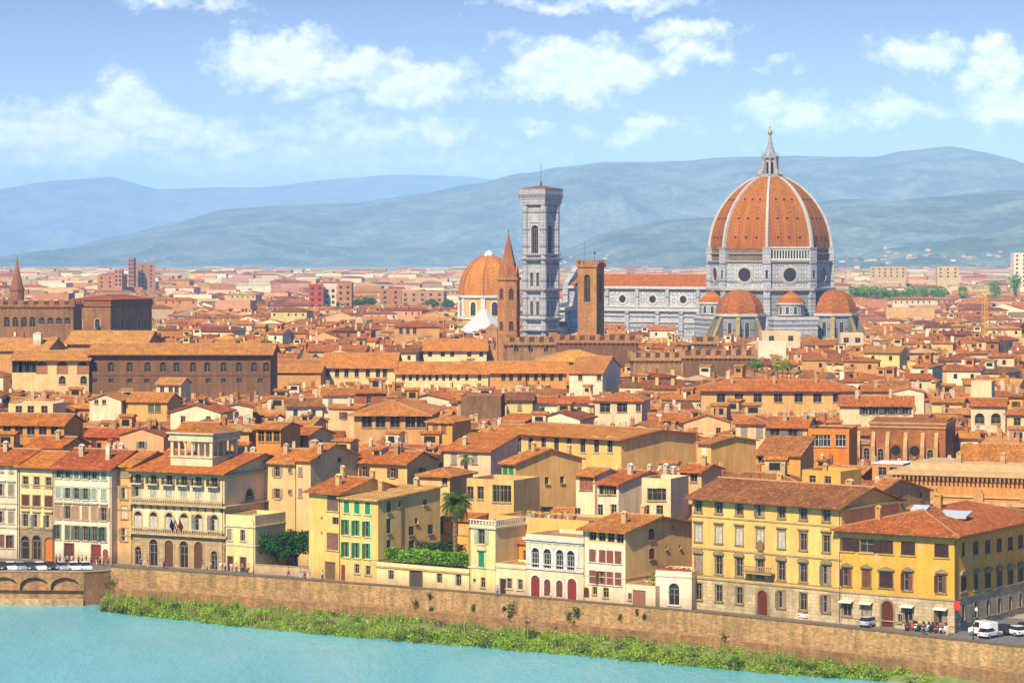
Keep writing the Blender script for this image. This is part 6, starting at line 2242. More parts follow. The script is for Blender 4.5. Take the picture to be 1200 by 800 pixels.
for s_ in (-1, 1):
    for i in range(4):
        x = (bays[i] + bays[i + 1]) / 2
        o_ = MB()
        n = 20
        for t_ in range(n):
            a0, a1 = 2 * PI * t_ / n, 2 * PI * (t_ + 1) / n
            o_.prism([(1.9 * math.cos(a0), 1.9 * math.sin(a0)), (2.9 * math.cos(a0), 2.9 * math.sin(a0)), (2.9 * math.cos(a1), 2.9 * math.sin(a1)), (1.9 * math.cos(a1), 1.9 * math.sin(a1))], 'y', -.35, -.002)
        o = o_.build('round_window', 'trim', nv, C('#cac4b8'), loc=(x, s_ * HW, zc(351.5)), rz=PI if s_ > 0 else 0)
        o_ = MB()
        o_.prism([(1.9 * math.cos(2 * PI * t_ / n), 1.9 * math.sin(2 * PI * t_ / n)) for t_ in range(n)], 'y', -.08, -.004)
        o_.build('pane', 'glass', o)
    for x in bays:
        m = MB()
        m.box(x - .9, x + .9, *sorted((s_ * (HW + .004), s_ * (HW + 1.1))), zAr + .5, zE_ - 1.31)
        m.build('buttress', 'marble_tower', nv)
    for x in (28.5, 38, 51, 68, 85, 102):
        m = MB()
        m.box(x - 1.1, x + 1.1, *sorted((s_ * (AW + .004), s_ * (AW + 1.1))), 0, zAr - .91)
        m.build('buttress', 'marble_tower', nv)
m = MB()
m.prism([(-AW - 1, 0), (AW + 1, 0), (AW + 1, zAr + 2), (HW + 2, zAr + 3), (HW + 1.5, zE_ + 1), (0, zRg + 4.5), (-HW - 1.5, zE_ + 1), (-HW - 2, zAr + 3), (-AW - 1, zAr + 2)], 'x', LN + .01, LN + 3)
m.build('west_front', 'marble_tower', nv)
FOOT.append([PD + od(a) * 52 for a in VA])
for s_ in (0,):
    p0_ = PD + dn * 20
    nn_ = Vector((-dn.y, dn.x, 0))
    FOOT.append([p0_ - nn_ * 26, p0_ + nn_ * 26, PD + dn * 114 + nn_ * 26, PD + dn * 114 - nn_ * 26])
VIS.append((655, 835, 395, 1270))
VIS.append((835, 1022, 394, 1255))

# ------------------------------------------------------------------ campanile
YC = 1300
PC = at(634, YC)
CA = R(-35)
camp = thing('campanile', 'tall square marble bell tower with tiers of arched windows and a mast', 'bell tower', (PC.x, PC.y, 0), CA)
zq = lambda py: z_at(py, YC)
S = 5.35                                          # half width of the shaft between corner buttresses
ztop = zq(240)
tri = W(4.2, 13.6, arch=.9, sur=C('#c9c2b8'), surw=.5, panemat='dark_void', lights=3, fc=C('#bfb8ac'), sill=False)
bi = W(1.9, 6.6, arch=1, sur=C('#c9c2b8'), surw=.3, panemat='dark_void', lights=2, fc=C('#bfb8ac'), sill=False)
wc = [(0, zq(297), tri)] + [(x, zq(335.5), bi) for x in (-1.75, 1.75)] + [(x, zq(369), bi) for x in (-1.75, 1.75)]
m = MB()
for k in range(4):
    rot = Matrix.Rotation(k * PI / 2, 3, 'Z')
    O = rot @ Vector((-S, -S, 0))
    U = rot @ Vector((1, 0, 0))
    grid_wall(m, O, U, 2 * S, 0, ztop, [(S + x - s['w'] / 2, S + x + s['w'] / 2, z_, z_ + s['h'], s['arch']) for x, z_, s in wc], depth=1.0)
m.build('shaft', 'marble_tower', camp)
for k in range(4):
    rot = Matrix.Rotation(k * PI / 2, 3, 'Z')
    for x, z_, s in wc:
        q = rot @ Vector((x, -S, 0))
        o = put_window(camp, s, (q.x, q.y, z_), k * PI / 2)
        for c_ in KIDS(o):
            c_.location.y += .6
    if True:
        q = rot @ Vector((0, -S, 0))
        m = MB()
        m.prism([(-2.7, zq(262) + .5), (2.7, zq(262) + .5), (0, zq(250))], 'y', -.35, -.002)
        m.build('gable', 'trim', camp, C('#c9c2b8'), loc=(q.x, q.y, 0), rz=k * PI / 2)
        for py in (335.5, 369):
            for x in (-1.75, 1.75):
                m = MB()
                zg = zq(py) + 6.9
                m.prism([(x - 1.3, zg), (x + 1.3, zg), (x, zg + 2.0)], 'y', -.3, -.002)
                m.build('gable', 'trim', camp, C('#c9c2b8'), loc=(q.x, q.y, 0), rz=k * PI / 2)
for sx in (-1, 1):
    for sy in (-1, 1):
        m = MB()
        m.lathe([(1.6, 0), (1.6, ztop)], 8, cx=sx * S, cy=sy * S, a0=PI / 8, a1=PI / 8 + 2 * PI)
        m.build('corner_buttress', 'marble_tower', camp)
for py, pr, hh in ((305, .55, 1.3), (341, .55, 1.3), (375, .6, 1.4), (388, .5, 1.0), (299, .2, .6)):
    m = MB()
    e = S + 1.6 + pr * .4
    z = zq(py)
    m.box(-e, e, -e, e, z, z + hh * .5)
    m.box(-e - pr, e + pr, -e - pr, e + pr, z + hh * .5 + .003, z + hh)
    m.build('cornice', 'trim', camp, C('#bdb6ac'))
m = MB()
e = S + 1.65
m.box(-e, e, -e, e, ztop + .003, ztop + 1.2)
for i, (a_, b_) in enumerate(((.2, 1.0), (.4, 1.0), (.6, 1.2))):
    m.box(-e - a_, e + a_, -e - a_, e + a_, ztop + 1.203 + i * 1.3, ztop + 2.5 + i * 1.3)
zt2 = ztop + 5.2
m.box(-e - .6, e + .6, -e - .6, e + .6, zt2 + .003, zt2 + 2.1)
m.box(-e - .75, e + .75, -e - .75, e + .75, zt2 + 2.103, zt2 + 2.5)
m.build('crown_gallery', 'marble_tower', camp)
m = MB()
n = 14
for k in range(4):
    Mx = Matrix.Rotation(k * PI / 2, 4, 'Z')
    for i in range(n):
        x = -e - 1.2 + (2 * e + 2.4) * (i + .5) / n
        m.box(x - .3, x + .3, -e - .63, -e - .2, ztop + 3.3, ztop + 4.9, M=Mx)
m.build('corbel', 'trim', camp, C('#8f877e'))
m = MB()
q = e + .8
zr = zt2 + 2.51
for k in range(4):
    a = Matrix.Rotation(k * PI / 2, 3, 'Z')
    m.face([a @ Vector((-q, -q, zr)), a @ Vector((q, -q, zr)), Vector((0, 0, zr + 1.7))])
m.build('roof', 'roof_tile', camp, C('#9a4a30'))
m = MB()
m.lathe([(.6, zr + 1.3), (.5, zr + 3.4), (.12, zr + 3.8), (.1, zq(190))], 8)
m.build('mast', 'metal', camp, C('#6a6560'))
FOOT.append(rect_pts(PC - Vector((11, 11, 0)), 0, 22, 22))
VIS.append((608, 660, 394, YC - 12))

# ------------------------------------------------------------------ smaller domed chapel
YS = 1600
PS = at(573, YS)
zs = lambda py: z_at(py, YS)
ch = thing('domed_chapel', 'cream octagonal chapel with a smooth orange dome, half hidden by the brick spire', 'chapel', (PS.x, PS.y, 0), R(12))
RS = 18.3
m = MB()
m.lathe([(RS + .5, 0), (RS + .5, zs(372)), (RS, zs(372)), (RS, zs(347))], 8, a0=PI / 8, a1=PI / 8 + 2 * PI)
m.build('drum', 'plaster', ch, C('#e4c27a'))
m = MB()
for z0_, z1_, r_ in ((zs(349), zs(346), RS + 1.2), (zs(374), zs(371.5), RS + 1.3)):
    m.lathe([(RS, z0_), (r_, z0_ + .3), (r_, z1_), (RS - .5, z1_ + .2)], 8, a0=PI / 8, a1=PI / 8 + 2 * PI, cap=False)
m.build('cornice', 'trim', ch, C('#e6e0d4'))
zt0, zt1 = zs(346), zs(299.5)
prof = []
for i in range(13):
    t_ = i / 12
    prof.append((RS * 1.0 * math.cos(t_ * PI / 2 * .90), zt0 + (zt1 - zt0) * math.sin(t_ * PI / 2 * .90) / math.sin(PI / 2 * .90)))
m = MB()
m.lathe(prof, 8, a0=PI / 8, a1=PI / 8 + 2 * PI)
dm = m.build('dome', 'roof_tile', ch, C('#cd7232'))
for k in range(8):
    a = PI / 8 + k * PI / 4
    m = MB()
    for i in range(12):
        (r0_, z0_), (r1_, z1_) = prof[i], prof[i + 1]
        A_ = [(r0_ - .2, -.4, z0_), (r0_ + .35, -.4, z0_), (r0_ + .35, .4, z0_), (r0_ - .2, .4, z0_)]
        B_ = [(r1_ - .2, -.4, z1_), (r1_ + .35, -.4, z1_ + .15), (r1_ + .35, .4, z1_ + .15), (r1_ - .2, .4, z1_)]
        for e_ in range(3):
            m.face([A_[e_], A_[e_ + 1], B_[e_ + 1], B_[e_]])
    m.build('rib', 'roof_tile', dm, C('#b85f2a'), rz=a)
    a = k * PI / 4
    m = MB()
    rr = RS * math.cos(PI / 8)
    o = put_window(ch, W(3.6, 8.0, arch=1, sur=C('#eee8dc'), surw=.8, sill=False), (math.cos(a) * (rr + .05), math.sin(a) * (rr + .05), zs(369)), a + PI / 2)
    for c_ in KIDS(o):
        c_.location.y -= .26
    a = PI / 8 + k * PI / 4
    m = MB()
    m.box(RS - 1.2, RS + .45, -1.3, 1.3, zs(371), zs(349.2))
    m.build('pilaster', 'trim', ch, C('#e6ded0'), rz=a)
m = MB()
m.lathe([(3.4, zt1 - .6), (3.4, zt1 + .8), (2.6, zt1 + .8), (2.4, zt1 + 1.8), (.2, zt1 + 3.2)], 12)
m.build('lantern', 'trim', ch, C('#ece8e0'))
FOOT.append(rect_pts(PS - Vector((18, 18, 0)), 0, 36, 36))
VIS.append((538, 606, 372, YS - 20))
# white pyramidal roof of the baptistery
YB = 1440
PB = at(567, YB)
bp = thing('baptistery', 'octagonal baptistery with a bright white pyramid roof, left of the campanile', 'baptistery', (PB.x, PB.y, 0), R(20))
m = MB()
m.lathe([(13.5, 0), (13.5, z_at(390, YB))], 8)
m.build('wall', 'marble_panel', bp)
m = MB()
m.lathe([(14.2, z_at(390, YB) + .01), (14.2, z_at(389, YB) + .4), (1.3, z_at(362, YB))], 8)
m.build('roof', 'trim', bp, C('#cfccc6'))
m = MB()
m.lathe([(1.2, z_at(362, YB)), (1.2, z_at(359, YB)), (.1, z_at(355, YB))], 8)
m.build('lantern', 'trim', bp, C('#d9d6d0'))
FOOT.append(rect_pts(PB - Vector((14, 14, 0)), 0, 28, 28))
VIS.append((546, 584, 392, YB - 15))


# ------------------------------------------------------------------ distant single buildings
def block(name, label, px0, px1, top, Y, wall, roof='flat', d=18, rows=4, bottom=None, step=None, wcol='dark_void', cat='building'):
    f = facade_at(px0, px1, Y, random.Random(px0).uniform(-8, 8))
    h = f.z(px0, top)
    ws = []
    cols = max(2, int(f.w / 7))
    for r_ in range(rows):
        z = h - 3.4 - r_ * 4.2
        if z < 2:
            break
        for c_ in range(cols):
            ws.append(('f', (c_ + .5) * f.w / cols, z, W(2.2, 2.2, panemat='dark_void', sill=False)))
    return building(name, label, cat, f.P, f.a, f.w, d, h, wall, dict(t=roof, c=C('#9a8a78') if roof == 'flat' else C('#b9683e'), m='trim' if roof == 'flat' else 'roof_tile', parapet=.6, ov=.8, p=.25), ws[:40], vis=(px0, px1, bottom or top + 12, Y))


block('tower_block', 'tall brown stepped block with a mast, highest in the far plain', 152, 182, 310, 2900, C('#b08a72'), d=25, rows=6, bottom=332)
block('tower_block', 'slim brown tower standing against the tallest stepped block', 150.5, 157, 303, 2880, C('#a5806a'), d=8, rows=7, bottom=332)
block('tower_block', 'low reddish block with a pointed end, left of the tallest far block', 114, 144, 323, 2700, C('#b98a6a'), d=20, rows=3, bottom=340)
block('tower_block', 'small pointed reddish tower beside the low reddish block', 134, 143, 316, 2690, C('#bd8d70'), d=10, rows=4, bottom=338)
block('apartment_block', 'red brick block, brightest red among the far houses', 362, 379, 334, 1950, C('#b5543f'), d=16, rows=4, bottom=352)
block('apartment_block', 'white block just right of the red brick block', 380, 394, 337, 1960, C('#e8e2d8'), d=14, rows=3, bottom=351)
block('apartment_block', 'tan block right of the white far block', 395, 412, 333, 1990, C('#b5906e'), d=16, rows=4, bottom=351)
block('apartment_block', 'long grey-tan slab with pale bands, left of the orange chapel dome', 470, 520, 342, 2200, C('#b79a80'), d=16, rows=3, bottom=358)
block('apartment_block', 'brown and grey slab beyond the trees, left of the orange chapel dome', 445, 470, 339, 2150, C('#b4835f'), d=16, rows=3, bottom=356)
block('tower_block', 'white tower block at the photo edge, beyond the roofs', 1188, 1204, 297, 2700, C('#f0ece2'), d=16, rows=8, bottom=325)
block('apartment_block', 'cream block with dark slots, far behind the bright tree row', 1098, 1124, 313, 3100, C('#cdbb9a'), d=20, rows=3, bottom=332)
block('apartment_block', 'cream twin block, left of the cream block with dark slots', 1020, 1062, 313, 3300, C('#c9b48f'), d=20, rows=3, bottom=330)
block('white_block', 'bright white block house in front of the cathedral half-domes', 889, 921, 402, 1050, C('#f2ede2'), d=10, rows=0, bottom=418, cat='house')
block('terrace_house', 'pale house with a dark roof terrace beneath the cathedral drum', 893, 938, 390, 1120, C('#ddd0b8'), d=14, rows=1, bottom=404, cat='house')
block('grey_white_house', 'grey-white house with two dark windows, at the foot of the far half-dome', 985, 1012, 392, 1120, C('#d9d2c6'), d=12, rows=1, bottom=408, cat='house')

# construction crane
Yk = 1150
P = at(1154, Yk)
cr = thing('construction_crane', 'yellow lattice construction crane rising over the far roofs', 'crane', (P.x, P.y, 0), .5)
m = MB()
hk = z_at(346, Yk)
for sx in (-.8, .8):
    for sy in (-.8, .8):
        m.tube((sx, sy, 0), (sx, sy, hk), .13, n=4)
for i in range(int(hk / 2)):
    z = i * 2
    for (a_, b_) in (((-.8, -.8), (.8, -.8)), ((.8, -.8), (.8, .8)), ((.8, .8), (-.8, .8)), ((-.8, .8), (-.8, -.8))):
        m.tube((a_[0], a_[1], z), (b_[0], b_[1], z + 2), .07, n=4)
m.build('mast', 'paint', cr, C('#dba238'))
m = MB()
for q in ((-.6, 0), (.6, 0), (0, 1.1)):
    m.tube((q[0], -6, hk + .6 + q[1]), (q[0], 22, hk + .6 + q[1]), .10, n=4)
for i in range(14):
    y = -6 + i * 2
    m.tube((-.6, y, hk + .6), (0, y + 1, hk + 1.7), .06, n=4)
    m.tube((.6, y, hk + .6), (0, y + 1, hk + 1.7), .06, n=4)
m.build('jib', 'paint', cr, C('#dba238'))
m = MB(); m.box(-.8, .8, -6, -4, hk - 1.2, hk + .5); m.build('counterweight', 'trim', cr, C('#8a8478'))
m = MB(); m.box(.8, 2.0, -.6, .8, hk - 2, hk); m.build('cab', 'paint', cr, C('#dba238'))


# ------------------------------------------------------------------ trees
def make_tree(name, label, cat, P, h, crown, col, group=None, trunk_h=None, n=2600, leafs=.5, seed=1, z=0.0):
    """crown: list of (x, y, z, rx, ry, rz) lumps"""
    rg = random.Random(seed)
    t = thing(name, label, cat, (P.x, P.y, z), rg.random() * 6, group)
    m = MB()
    th_ = trunk_h or h * .4
    m.lathe([(h * .045, -.2), (h * .032, th_ * .5), (h * .025, th_)], 8)
    for c_ in crown:
        m.tube((0, 0, th_ * .75), (c_[0], c_[1], c_[2]), h * .016, h * .006, n=5)
    m.build('trunk', 'wood', t, C('#5a4330'))
    m = MB()
    tot = sum(c_[3] * c_[4] * c_[5] for c_ in crown)
    for c_ in crown:
        k = int(n * c_[3] * c_[4] * c_[5] / tot)
        for _ in range(k):
            d = Vector((rg.gauss(0, 1), rg.gauss(0, 1), rg.gauss(0, 1))).normalized()
            nz = noise.noise(d * 2.2 + Vector((seed, c_[0], c_[2])))
            r_ = (rg.random() ** .33) * (.86 + .45 * nz)
            leaf(m, Vector((c_[0] + d.x * c_[3] * r_, c_[1] + d.y * c_[4] * r_, c_[2] + d.z * c_[5] * r_)), leafs, rg, .6)
    m.build('crown', 'leaf', t, col)
    return t


def lumps(h, r, seed, k=7):
    rg = random.Random(seed)
    out = [(0, 0, h * .66, r * .7, r * .7, h * .26)]
    for i in range(k):
        a = rg.random() * 6.3
        q = rg.uniform(.35, .65) * r
        out.append((q * math.cos(a), q * math.sin(a), h * rg.uniform(.42, .82), r * rg.uniform(.35, .55), r * rg.uniform(.35, .55), h * rg.uniform(.13, .2)))
    return out


P = ground_at(315, 673)
make_tree('garden_tree', 'dark green broad tree in the garden, left one of the pair behind the low wall', 'tree', P + Vector((1.0, 4.2, 0)), 7.0, lumps(7.0, 4.4, 3, 9), C('#2f6a22'), 'dark green garden trees', n=5000, leafs=.5, seed=3)
P = ground_at(343, 674.5)
make_tree('garden_tree', 'dark green taller tree touching the yellow house, right one of the pair', 'tree', P + Vector((0.3, 4.2, 0)), 8.3, lumps(8.3, 4.5, 8, 10), C('#2c6420'), 'dark green garden trees', n=5600, leafs=.5, seed=9)
# hedge on the terrace
u0, u1 = fT.u(446), fT.u(546)
hd = thing('hedge', 'clipped bright green hedge along the garden terrace in front of the palm', 'hedge', (fT.P.x, fT.P.y, hT), fT.a)
rg = random.Random(5)
m = MB()
for _ in range(6500):
    x = rg.uniform(u0, u1)
    top = 2.75 + .35 * noise.noise(Vector((x * .8, 1, 2)))
    y, z = rg.uniform(.7, 2.8), rg.uniform(.15, 1) ** .7 * top
    y += .25 * noise.noise(Vector((x, z, 3)))
    leaf(m, Vector((x, y, z)), .40, rg, 1.0)
m.build('foliage', 'leaf', hd, C('#86b52e'))
m = MB()
for i in range(16):
    x = u0 + (u1 - u0) * (i + .5) / 16
    m.tube((x, 1.8, .02), (x + .1, 1.8, 1.6), .07, .04, n=5)
m.build('stem', 'wood', hd, C('#4f3c28'))
hd2 = thing('hedge', 'darker shrub row behind the bright clipped hedge, against the yellow side wall', 'hedge', (fT.P.x, fT.P.y, hT), fT.a)
m = MB()
for _ in range(1800):
    x = rg.uniform(fT.u(466), fT.u(522))
    z = rg.random() ** .6 * (3.7 + .5 * noise.noise(Vector((x * .5, 4, 2))))
    leaf(m, Vector((x, rg.uniform(4.2, 6.0), z)), .45, rg, .7)
m.build('foliage', 'leaf', hd2, C('#2f5a22'))
m = MB()
for i in range(6):
    m.tube((fT.u(470 + i * 9), 5, .02), (fT.u(470 + i * 9), 5, 1.8), .07, .04, n=5)
m.build('stem', 'wood', hd2, C('#4f3c28'))


def palm(label, P, z0, h, fr, col, seed=1, nf=34):
    rg = random.Random(seed)
    t = thing('palm_tree', label, 'palm tree', (P.x, P.y, z0), 0, 'palm trees')
    m = MB()
    pr = [(h * .045, 0)]
    for i in range(14):
        z = h * (i + 1) / 14
        pr += [(h * .032, z - h * .02), (h * .038, z)]
    m.lathe(pr, 8)
    m.build('trunk', 'wood', t, C('#7a5a3c'))
    m = MB()
    for k in range(nf):
        a = rg.random() * 6.283
        el = rg.uniform(-.5, 1.35)
        L = fr * rg.uniform(.8, 1.1)
        d = Vector((math.cos(a), math.sin(a), 0))
        p = Vector((0, 0, h))
        sd = Vector((-d.y, d.x, 0))
        seg = 7
        ang = el
        for i in range(seg):
            q = p + (d * math.cos(ang) + Vector((0, 0, math.sin(ang)))) * L / seg
            wd = fr * .20 * (1 - abs(i - 3) / 5)
            up = Vector((0, 0, .25))
            for s_ in (-1, 1):
                for j in range(3):
                    b0 = p.lerp(q, j / 3)
                    b1 = p.lerp(q, (j + .8) / 3)
                    tip = b1 + sd * s_ * wd * 1.5 - Vector((0, 0, wd * .75)) + (q - p) * .5
                    m.face([b0, b1, tip])
            p = q
            ang -= .26
    m.build('crown', 'leaf', t, col)
    return t


Pp = Vector((fT.P.x, fT.P.y, 0)) + fT.t * fT.u(536) + fT.n * 4.6
Pp = at(533.5, Pp.y)
zp = hT + .1
palm('tall palm with a shaggy crown on the hedge terrace beside the narrow cream tower', Pp, zp, z_at(589, Pp.y) - zp, 3.5, C('#5d7424'), 4, 80)
Pp2 = at(546, 500)
palm('distant palm top among the roofs above the terrace palm', Pp2, 6, z_at(536, 500) - 6, 2.0, C('#6a7a35'), 6, 30)
FOOT.append(rect_pts(Pp2 - Vector((1.5, 1.5, 0)), 0, 3, 3))
VIS.append((537, 555, 553, 498))

# terrace shrubs with yellow flowers by the shuttered house
for px, py, r_, lab, c_ in ((762, 673, 1.2, 'yellow flowering shrub on the terrace between the shuttered house and white house', '#b9b32c'),):
    P = Vector((fM.P.x, fM.P.y, 0)) + fM.n * 1.0 - fM.t * .7
    t = thing('flowering_shrub', lab, 'shrub', (P.x, P.y, fM0.z(733.3, 686) + .3))
    m = MB()
    for _ in range(260):
        leaf(m, Vector((rg.gauss(0, .55), rg.gauss(0, .5), abs(rg.gauss(.9, .7)))), .3, rg, .8)
    m.build('foliage', 'leaf', t, C(c_))
    m = MB(); m.tube((0, 0, 0), (0, 0, .8), .06); m.build('stem', 'wood', t, C('#4f3c28'))
fl = thing('flower_box', 'row of red flowers along the terrace edge of the white two-storey house', 'flower box', (fM.P.x, fM.P.y, hM + .56), fM.a)
m = MB()
for _ in range(300):
    leaf(m, Vector((rg.uniform(.3, fM.w - .3), rg.uniform(-.1, .35), .25 + abs(rg.gauss(0, .25)))), .28, rg, 1)
m.build('blossoms', 'leaf', fl, C('#c2452e'))
m = MB(); m.box(.2, fM.w - .2, 0, .28, 0, .3); m.build('box', 'trim', fl, C('#a86a48'))
# rooftop pots of the blank yellow house
for i in range(9):
    u = f3.w * (.30 + .068 * i)
    q = f3.P + f3.t * u + f3.n * .12
    col_ = ('#b35a3c', '#e2d6c2', '#8a5a3c')[i % 3]
    t = thing('flowerpot', 'potted plant on the parapet of the blank yellow house', 'flowerpot', (q.x, q.y, f3.z(581, 606.5) + .505), 0, 'potted plants on the yellow parapet')
    m = MB(); m.lathe([(.2, 0), (.32, .55), (.28, .55)], 8); m.build('pot', 'trim', t, C(col_))
    m = MB()
    for _ in range(40):
        leaf(m, Vector((rg.gauss(0, .25), rg.gauss(0, .25), .6 + abs(rg.gauss(0, .35)))), .25, rg, .6)
    m.build('foliage', 'leaf', t, C('#4a6a28'))

# row of bright trees far behind the half domes, and others
TREES = [(1002, 341, 7.5), (1012, 339.5, 9), (1024, 341, 8), (1035, 342.5, 7.5), (1047, 343, 6.5), (1060, 344, 6), (1069, 341.5, 9), (1083, 341, 8), (1095, 342, 7.5), (1103, 341, 8), (1128, 339, 6), (1166, 335, 8), (1190, 327, 8), (938, 344, 5)]
for i, (px, py, r_) in enumerate(TREES):
    Y = 2300
    P = at(px, Y)
    zc_ = z_at(py, Y)
    rad = r_ / F * Y
    lab = ['first tree of the bright green row beyond the half-dome', 'tall second tree of the bright green row', 'third tree of the bright green row', 'fourth tree of the green row, lower than its neighbours', 'small fifth tree of the green row', 'smallest sixth tree of the bright green row', 'tallest tree, seventh of the bright green row', 'eighth tree of the bright green row', 'ninth tree of the bright green row', 'last tree at the end of the green row', 'lone small green tree past the end of the row', 'green tree beside the far white roofs', 'green tree below the white tower block', 'small tree just beyond the cathedral cornice'][i]
    make_tree('park_tree', lab, 'tree', P, zc_ + rad * .6, [(0, 0, zc_, rad * 1.05, rad * 1.05, rad * .85)] + ([(0, 0, zc_ - rad * 1.2, rad * .9, rad * .9, rad * .9)] if i in (10, 11, 12) else []) + [(rad * .4, 0, zc_ - rad * .6, rad * .8, rad * .8, rad * .6), (-rad * .5, 0, zc_ - rad * .5, rad * .7, rad * .7, rad * .6)], C('#7fae2c'), 'bright green trees beyond the cathedral', n=700, leafs=1.7, seed=30 + i)
    VIS.append((px - r_, px + r_, py + r_ * .7, Y - 30))
for i, (px, py, r_, Y, lab, c_) in enumerate([(886, 426, 9.5, 830, 'bright green roof garden bush, left of the pair under the cathedral', '#86a82c'), (917, 427, 12, 830, 'yellow-green roof garden bush, right of the pair under the cathedral', '#b0bb36'),
                                            (378, 353, 8, 2000, 'green tree clump left of the far red brick block', '#4f7a34'), (432, 352, 9, 2050, 'dark green tree by the far green lawn', '#4a7a30'), (505, 355, 9, 2080, 'green tree in front of the long grey-tan slab', '#5a8a34'), (525, 355, 8, 2080, 'green tree right of the long grey-tan slab', '#5a8634'), (420, 354, 7, 2060, 'small green tree left of the far green lawn', '#56822f')]):
    P = at(px, Y)
    zc_ = z_at(py, Y)
    rad = r_ / F * Y
    make_tree('park_tree' if Y > 1000 else 'roof_garden_bush', lab, 'tree' if Y > 1000 else 'bush', P, zc_ + rad * .6, [(0, 0, zc_, rad * 1.1, rad, rad * .6), (rad * .6, 0, zc_ - rad * .3, rad * .6, rad * .6, rad * .45), (-rad * .6, 0, zc_ - rad * .2, rad * .6, rad * .6, rad * .5)], C(c_), None, n=700, leafs=.7 if Y < 1000 else 1.5, seed=60 + i)
    VIS.append((px - r_, px + r_, py + r_ * .6, Y - 20))
    FOOT.append(rect_pts(P - Vector((rad, rad, 0)), 0, 2 * rad, 2 * rad))
FOOT.append(rect_pts(at(431, 2100), 0, 16, 90))
m = MB()
p_ = at(428, 2010)
m.prism([(0, 1), (22, 1), (22, 16), (0, 10)], 'y', 0, 1)
g_ = MB()
a_, b_ = at(430, 1990), at(450, 1990)
g_.face([(a_.x, 1990, 10), (b_.x, 1990, 10), (b_.x, 2060, 14), (a_.x, 2060, 14)])
g_.face([(a_.x, 1990, 0), (b_.x, 1990, 0), (b_.x, 1990, 10), (a_.x, 1990, 10)])
lw = tag(g_.build('lawn', 'bank_soil', None), kind='structure')
MATS['lawn_green'], tl, bl = mat_begin('lawn_green')
bl.inputs['Base Color'].default_value = (0.10, 0.26, 0.05, 1)
lw.data.materials[0] = MATS['lawn_green']
VIS.append((428, 452, 357, 1980))

# ------------------------------------------------------------------ cars, scooters, people
def make_car(name, label, paint, kind='car'):
    t = thing(name, label, 'van' if kind == 'van' else 'car')
    L, Wd = (4.3, 1.8) if kind == 'van' else (4.0, 1.68)
    if kind == 'van':
        prof = [(-L / 2, .35), (-L / 2, 1.2), (-L / 2 + .1, 2.2), (L / 2 - 1.5, 2.25), (L / 2 - .8, 1.25), (L / 2 - .05, 1.05), (L / 2, .35)]
        cab = None
    else:
        prof = [(-L / 2, .35), (-L / 2 - .02, .8), (-L / 2 + .25, .95), (L / 2 - 1.15, .95), (L / 2 - .1, .75), (L / 2, .35)]
        cab = [(-L / 2 + .15, .95), (-L / 2 + .55, 1.42), (L / 2 - 2.0, 1.45), (L / 2 - 1.15, .95)]
    m = MB()
    m.prism(prof, 'x', -Wd / 2, Wd / 2)
    me = m.mesh('body', 'car_paint')
    b = obj('body', me, t, paint)
    md = b.modifiers.new('soft', 'BEVEL')
    md.width, md.segments, md.limit_method = .09, 2, 'ANGLE'
    if cab:
        m = MB()
        n = len(cab)
        for i in range(n):
            i2 = (i + 1) % n
            def Q(p, s_):
                k = (p[1] - .95) / .5
                return (s_ * (Wd / 2 - .06 - .14 * k), p[0], p[1])
            m.face([Q(cab[i], -1), Q(cab[i2], -1), Q(cab[i2], 1), Q(cab[i], 1)])
        m.face([Q(p, 1) for p in cab])
        m.face([Q(p, -1) for p in cab][::-1])
        m.build('greenhouse', 'glass', t)
        m = MB()
        m.prism([(-L / 2 + .58, 1.43), (-L / 2 + .75, 1.5), (L / 2 - 2.15, 1.5), (L / 2 - 1.95, 1.44)], 'x', -Wd / 2 + .18, Wd / 2 - .18)
        m.build('roof', 'car_paint', t, paint)
    else:
        m = MB()
        m.prism([(L / 2 - 1.46, 2.12), (L / 2 - .83, 1.3), (L / 2 - .78, 1.32), (L / 2 - 1.41, 2.14)], 'x', -Wd / 2 + .15, Wd / 2 - .15)
        m.build('windscreen', 'glass', t)
        for s_ in (-1, 1):
            m = MB()
            m.prism([(L / 2 - 2.3, 1.3), (L / 2 - 1.0, 1.3), (L / 2 - 1.55, 2.05), (L / 2 - 2.3, 2.05)], 'x', s_ * (Wd / 2 + .005), s_ * (Wd / 2 + .012))
            m.build('side_window', 'glass', t)
    for sx in (-1, 1):
        for sy in (-1, 1):
            m = MB()
            m.tube((sx * (Wd / 2 - .2), sy * L * .31, .32), (sx * (Wd / 2 + .01), sy * L * .31, .32), .32, n=14)
            wh = m.build('wheel', 'rubber', t)
            m = MB()
            m.tube((sx * (Wd / 2 + .012), sy * L * .31, .32), (sx * (Wd / 2 + .03), sy * L * .31, .32), .19, n=10)
            m.build('rim', 'metal', wh, C('#b0b0ae'))
        m = MB()
        m.box(sx * Wd * .36 - .18, sx * Wd * .36 + .18, L / 2 - .06, L / 2 + .025, .6, .76)
        m.build('headlight', 'paint', t, C('#e8e6e0'))
        m = MB()
        m.box(sx * Wd * .38 - .12, sx * Wd * .38 + .12, -L / 2 - .04, -L / 2 + .05, .6, .8)
        m.build('tail_light', 'paint', t, C('#a02018'))
    return t


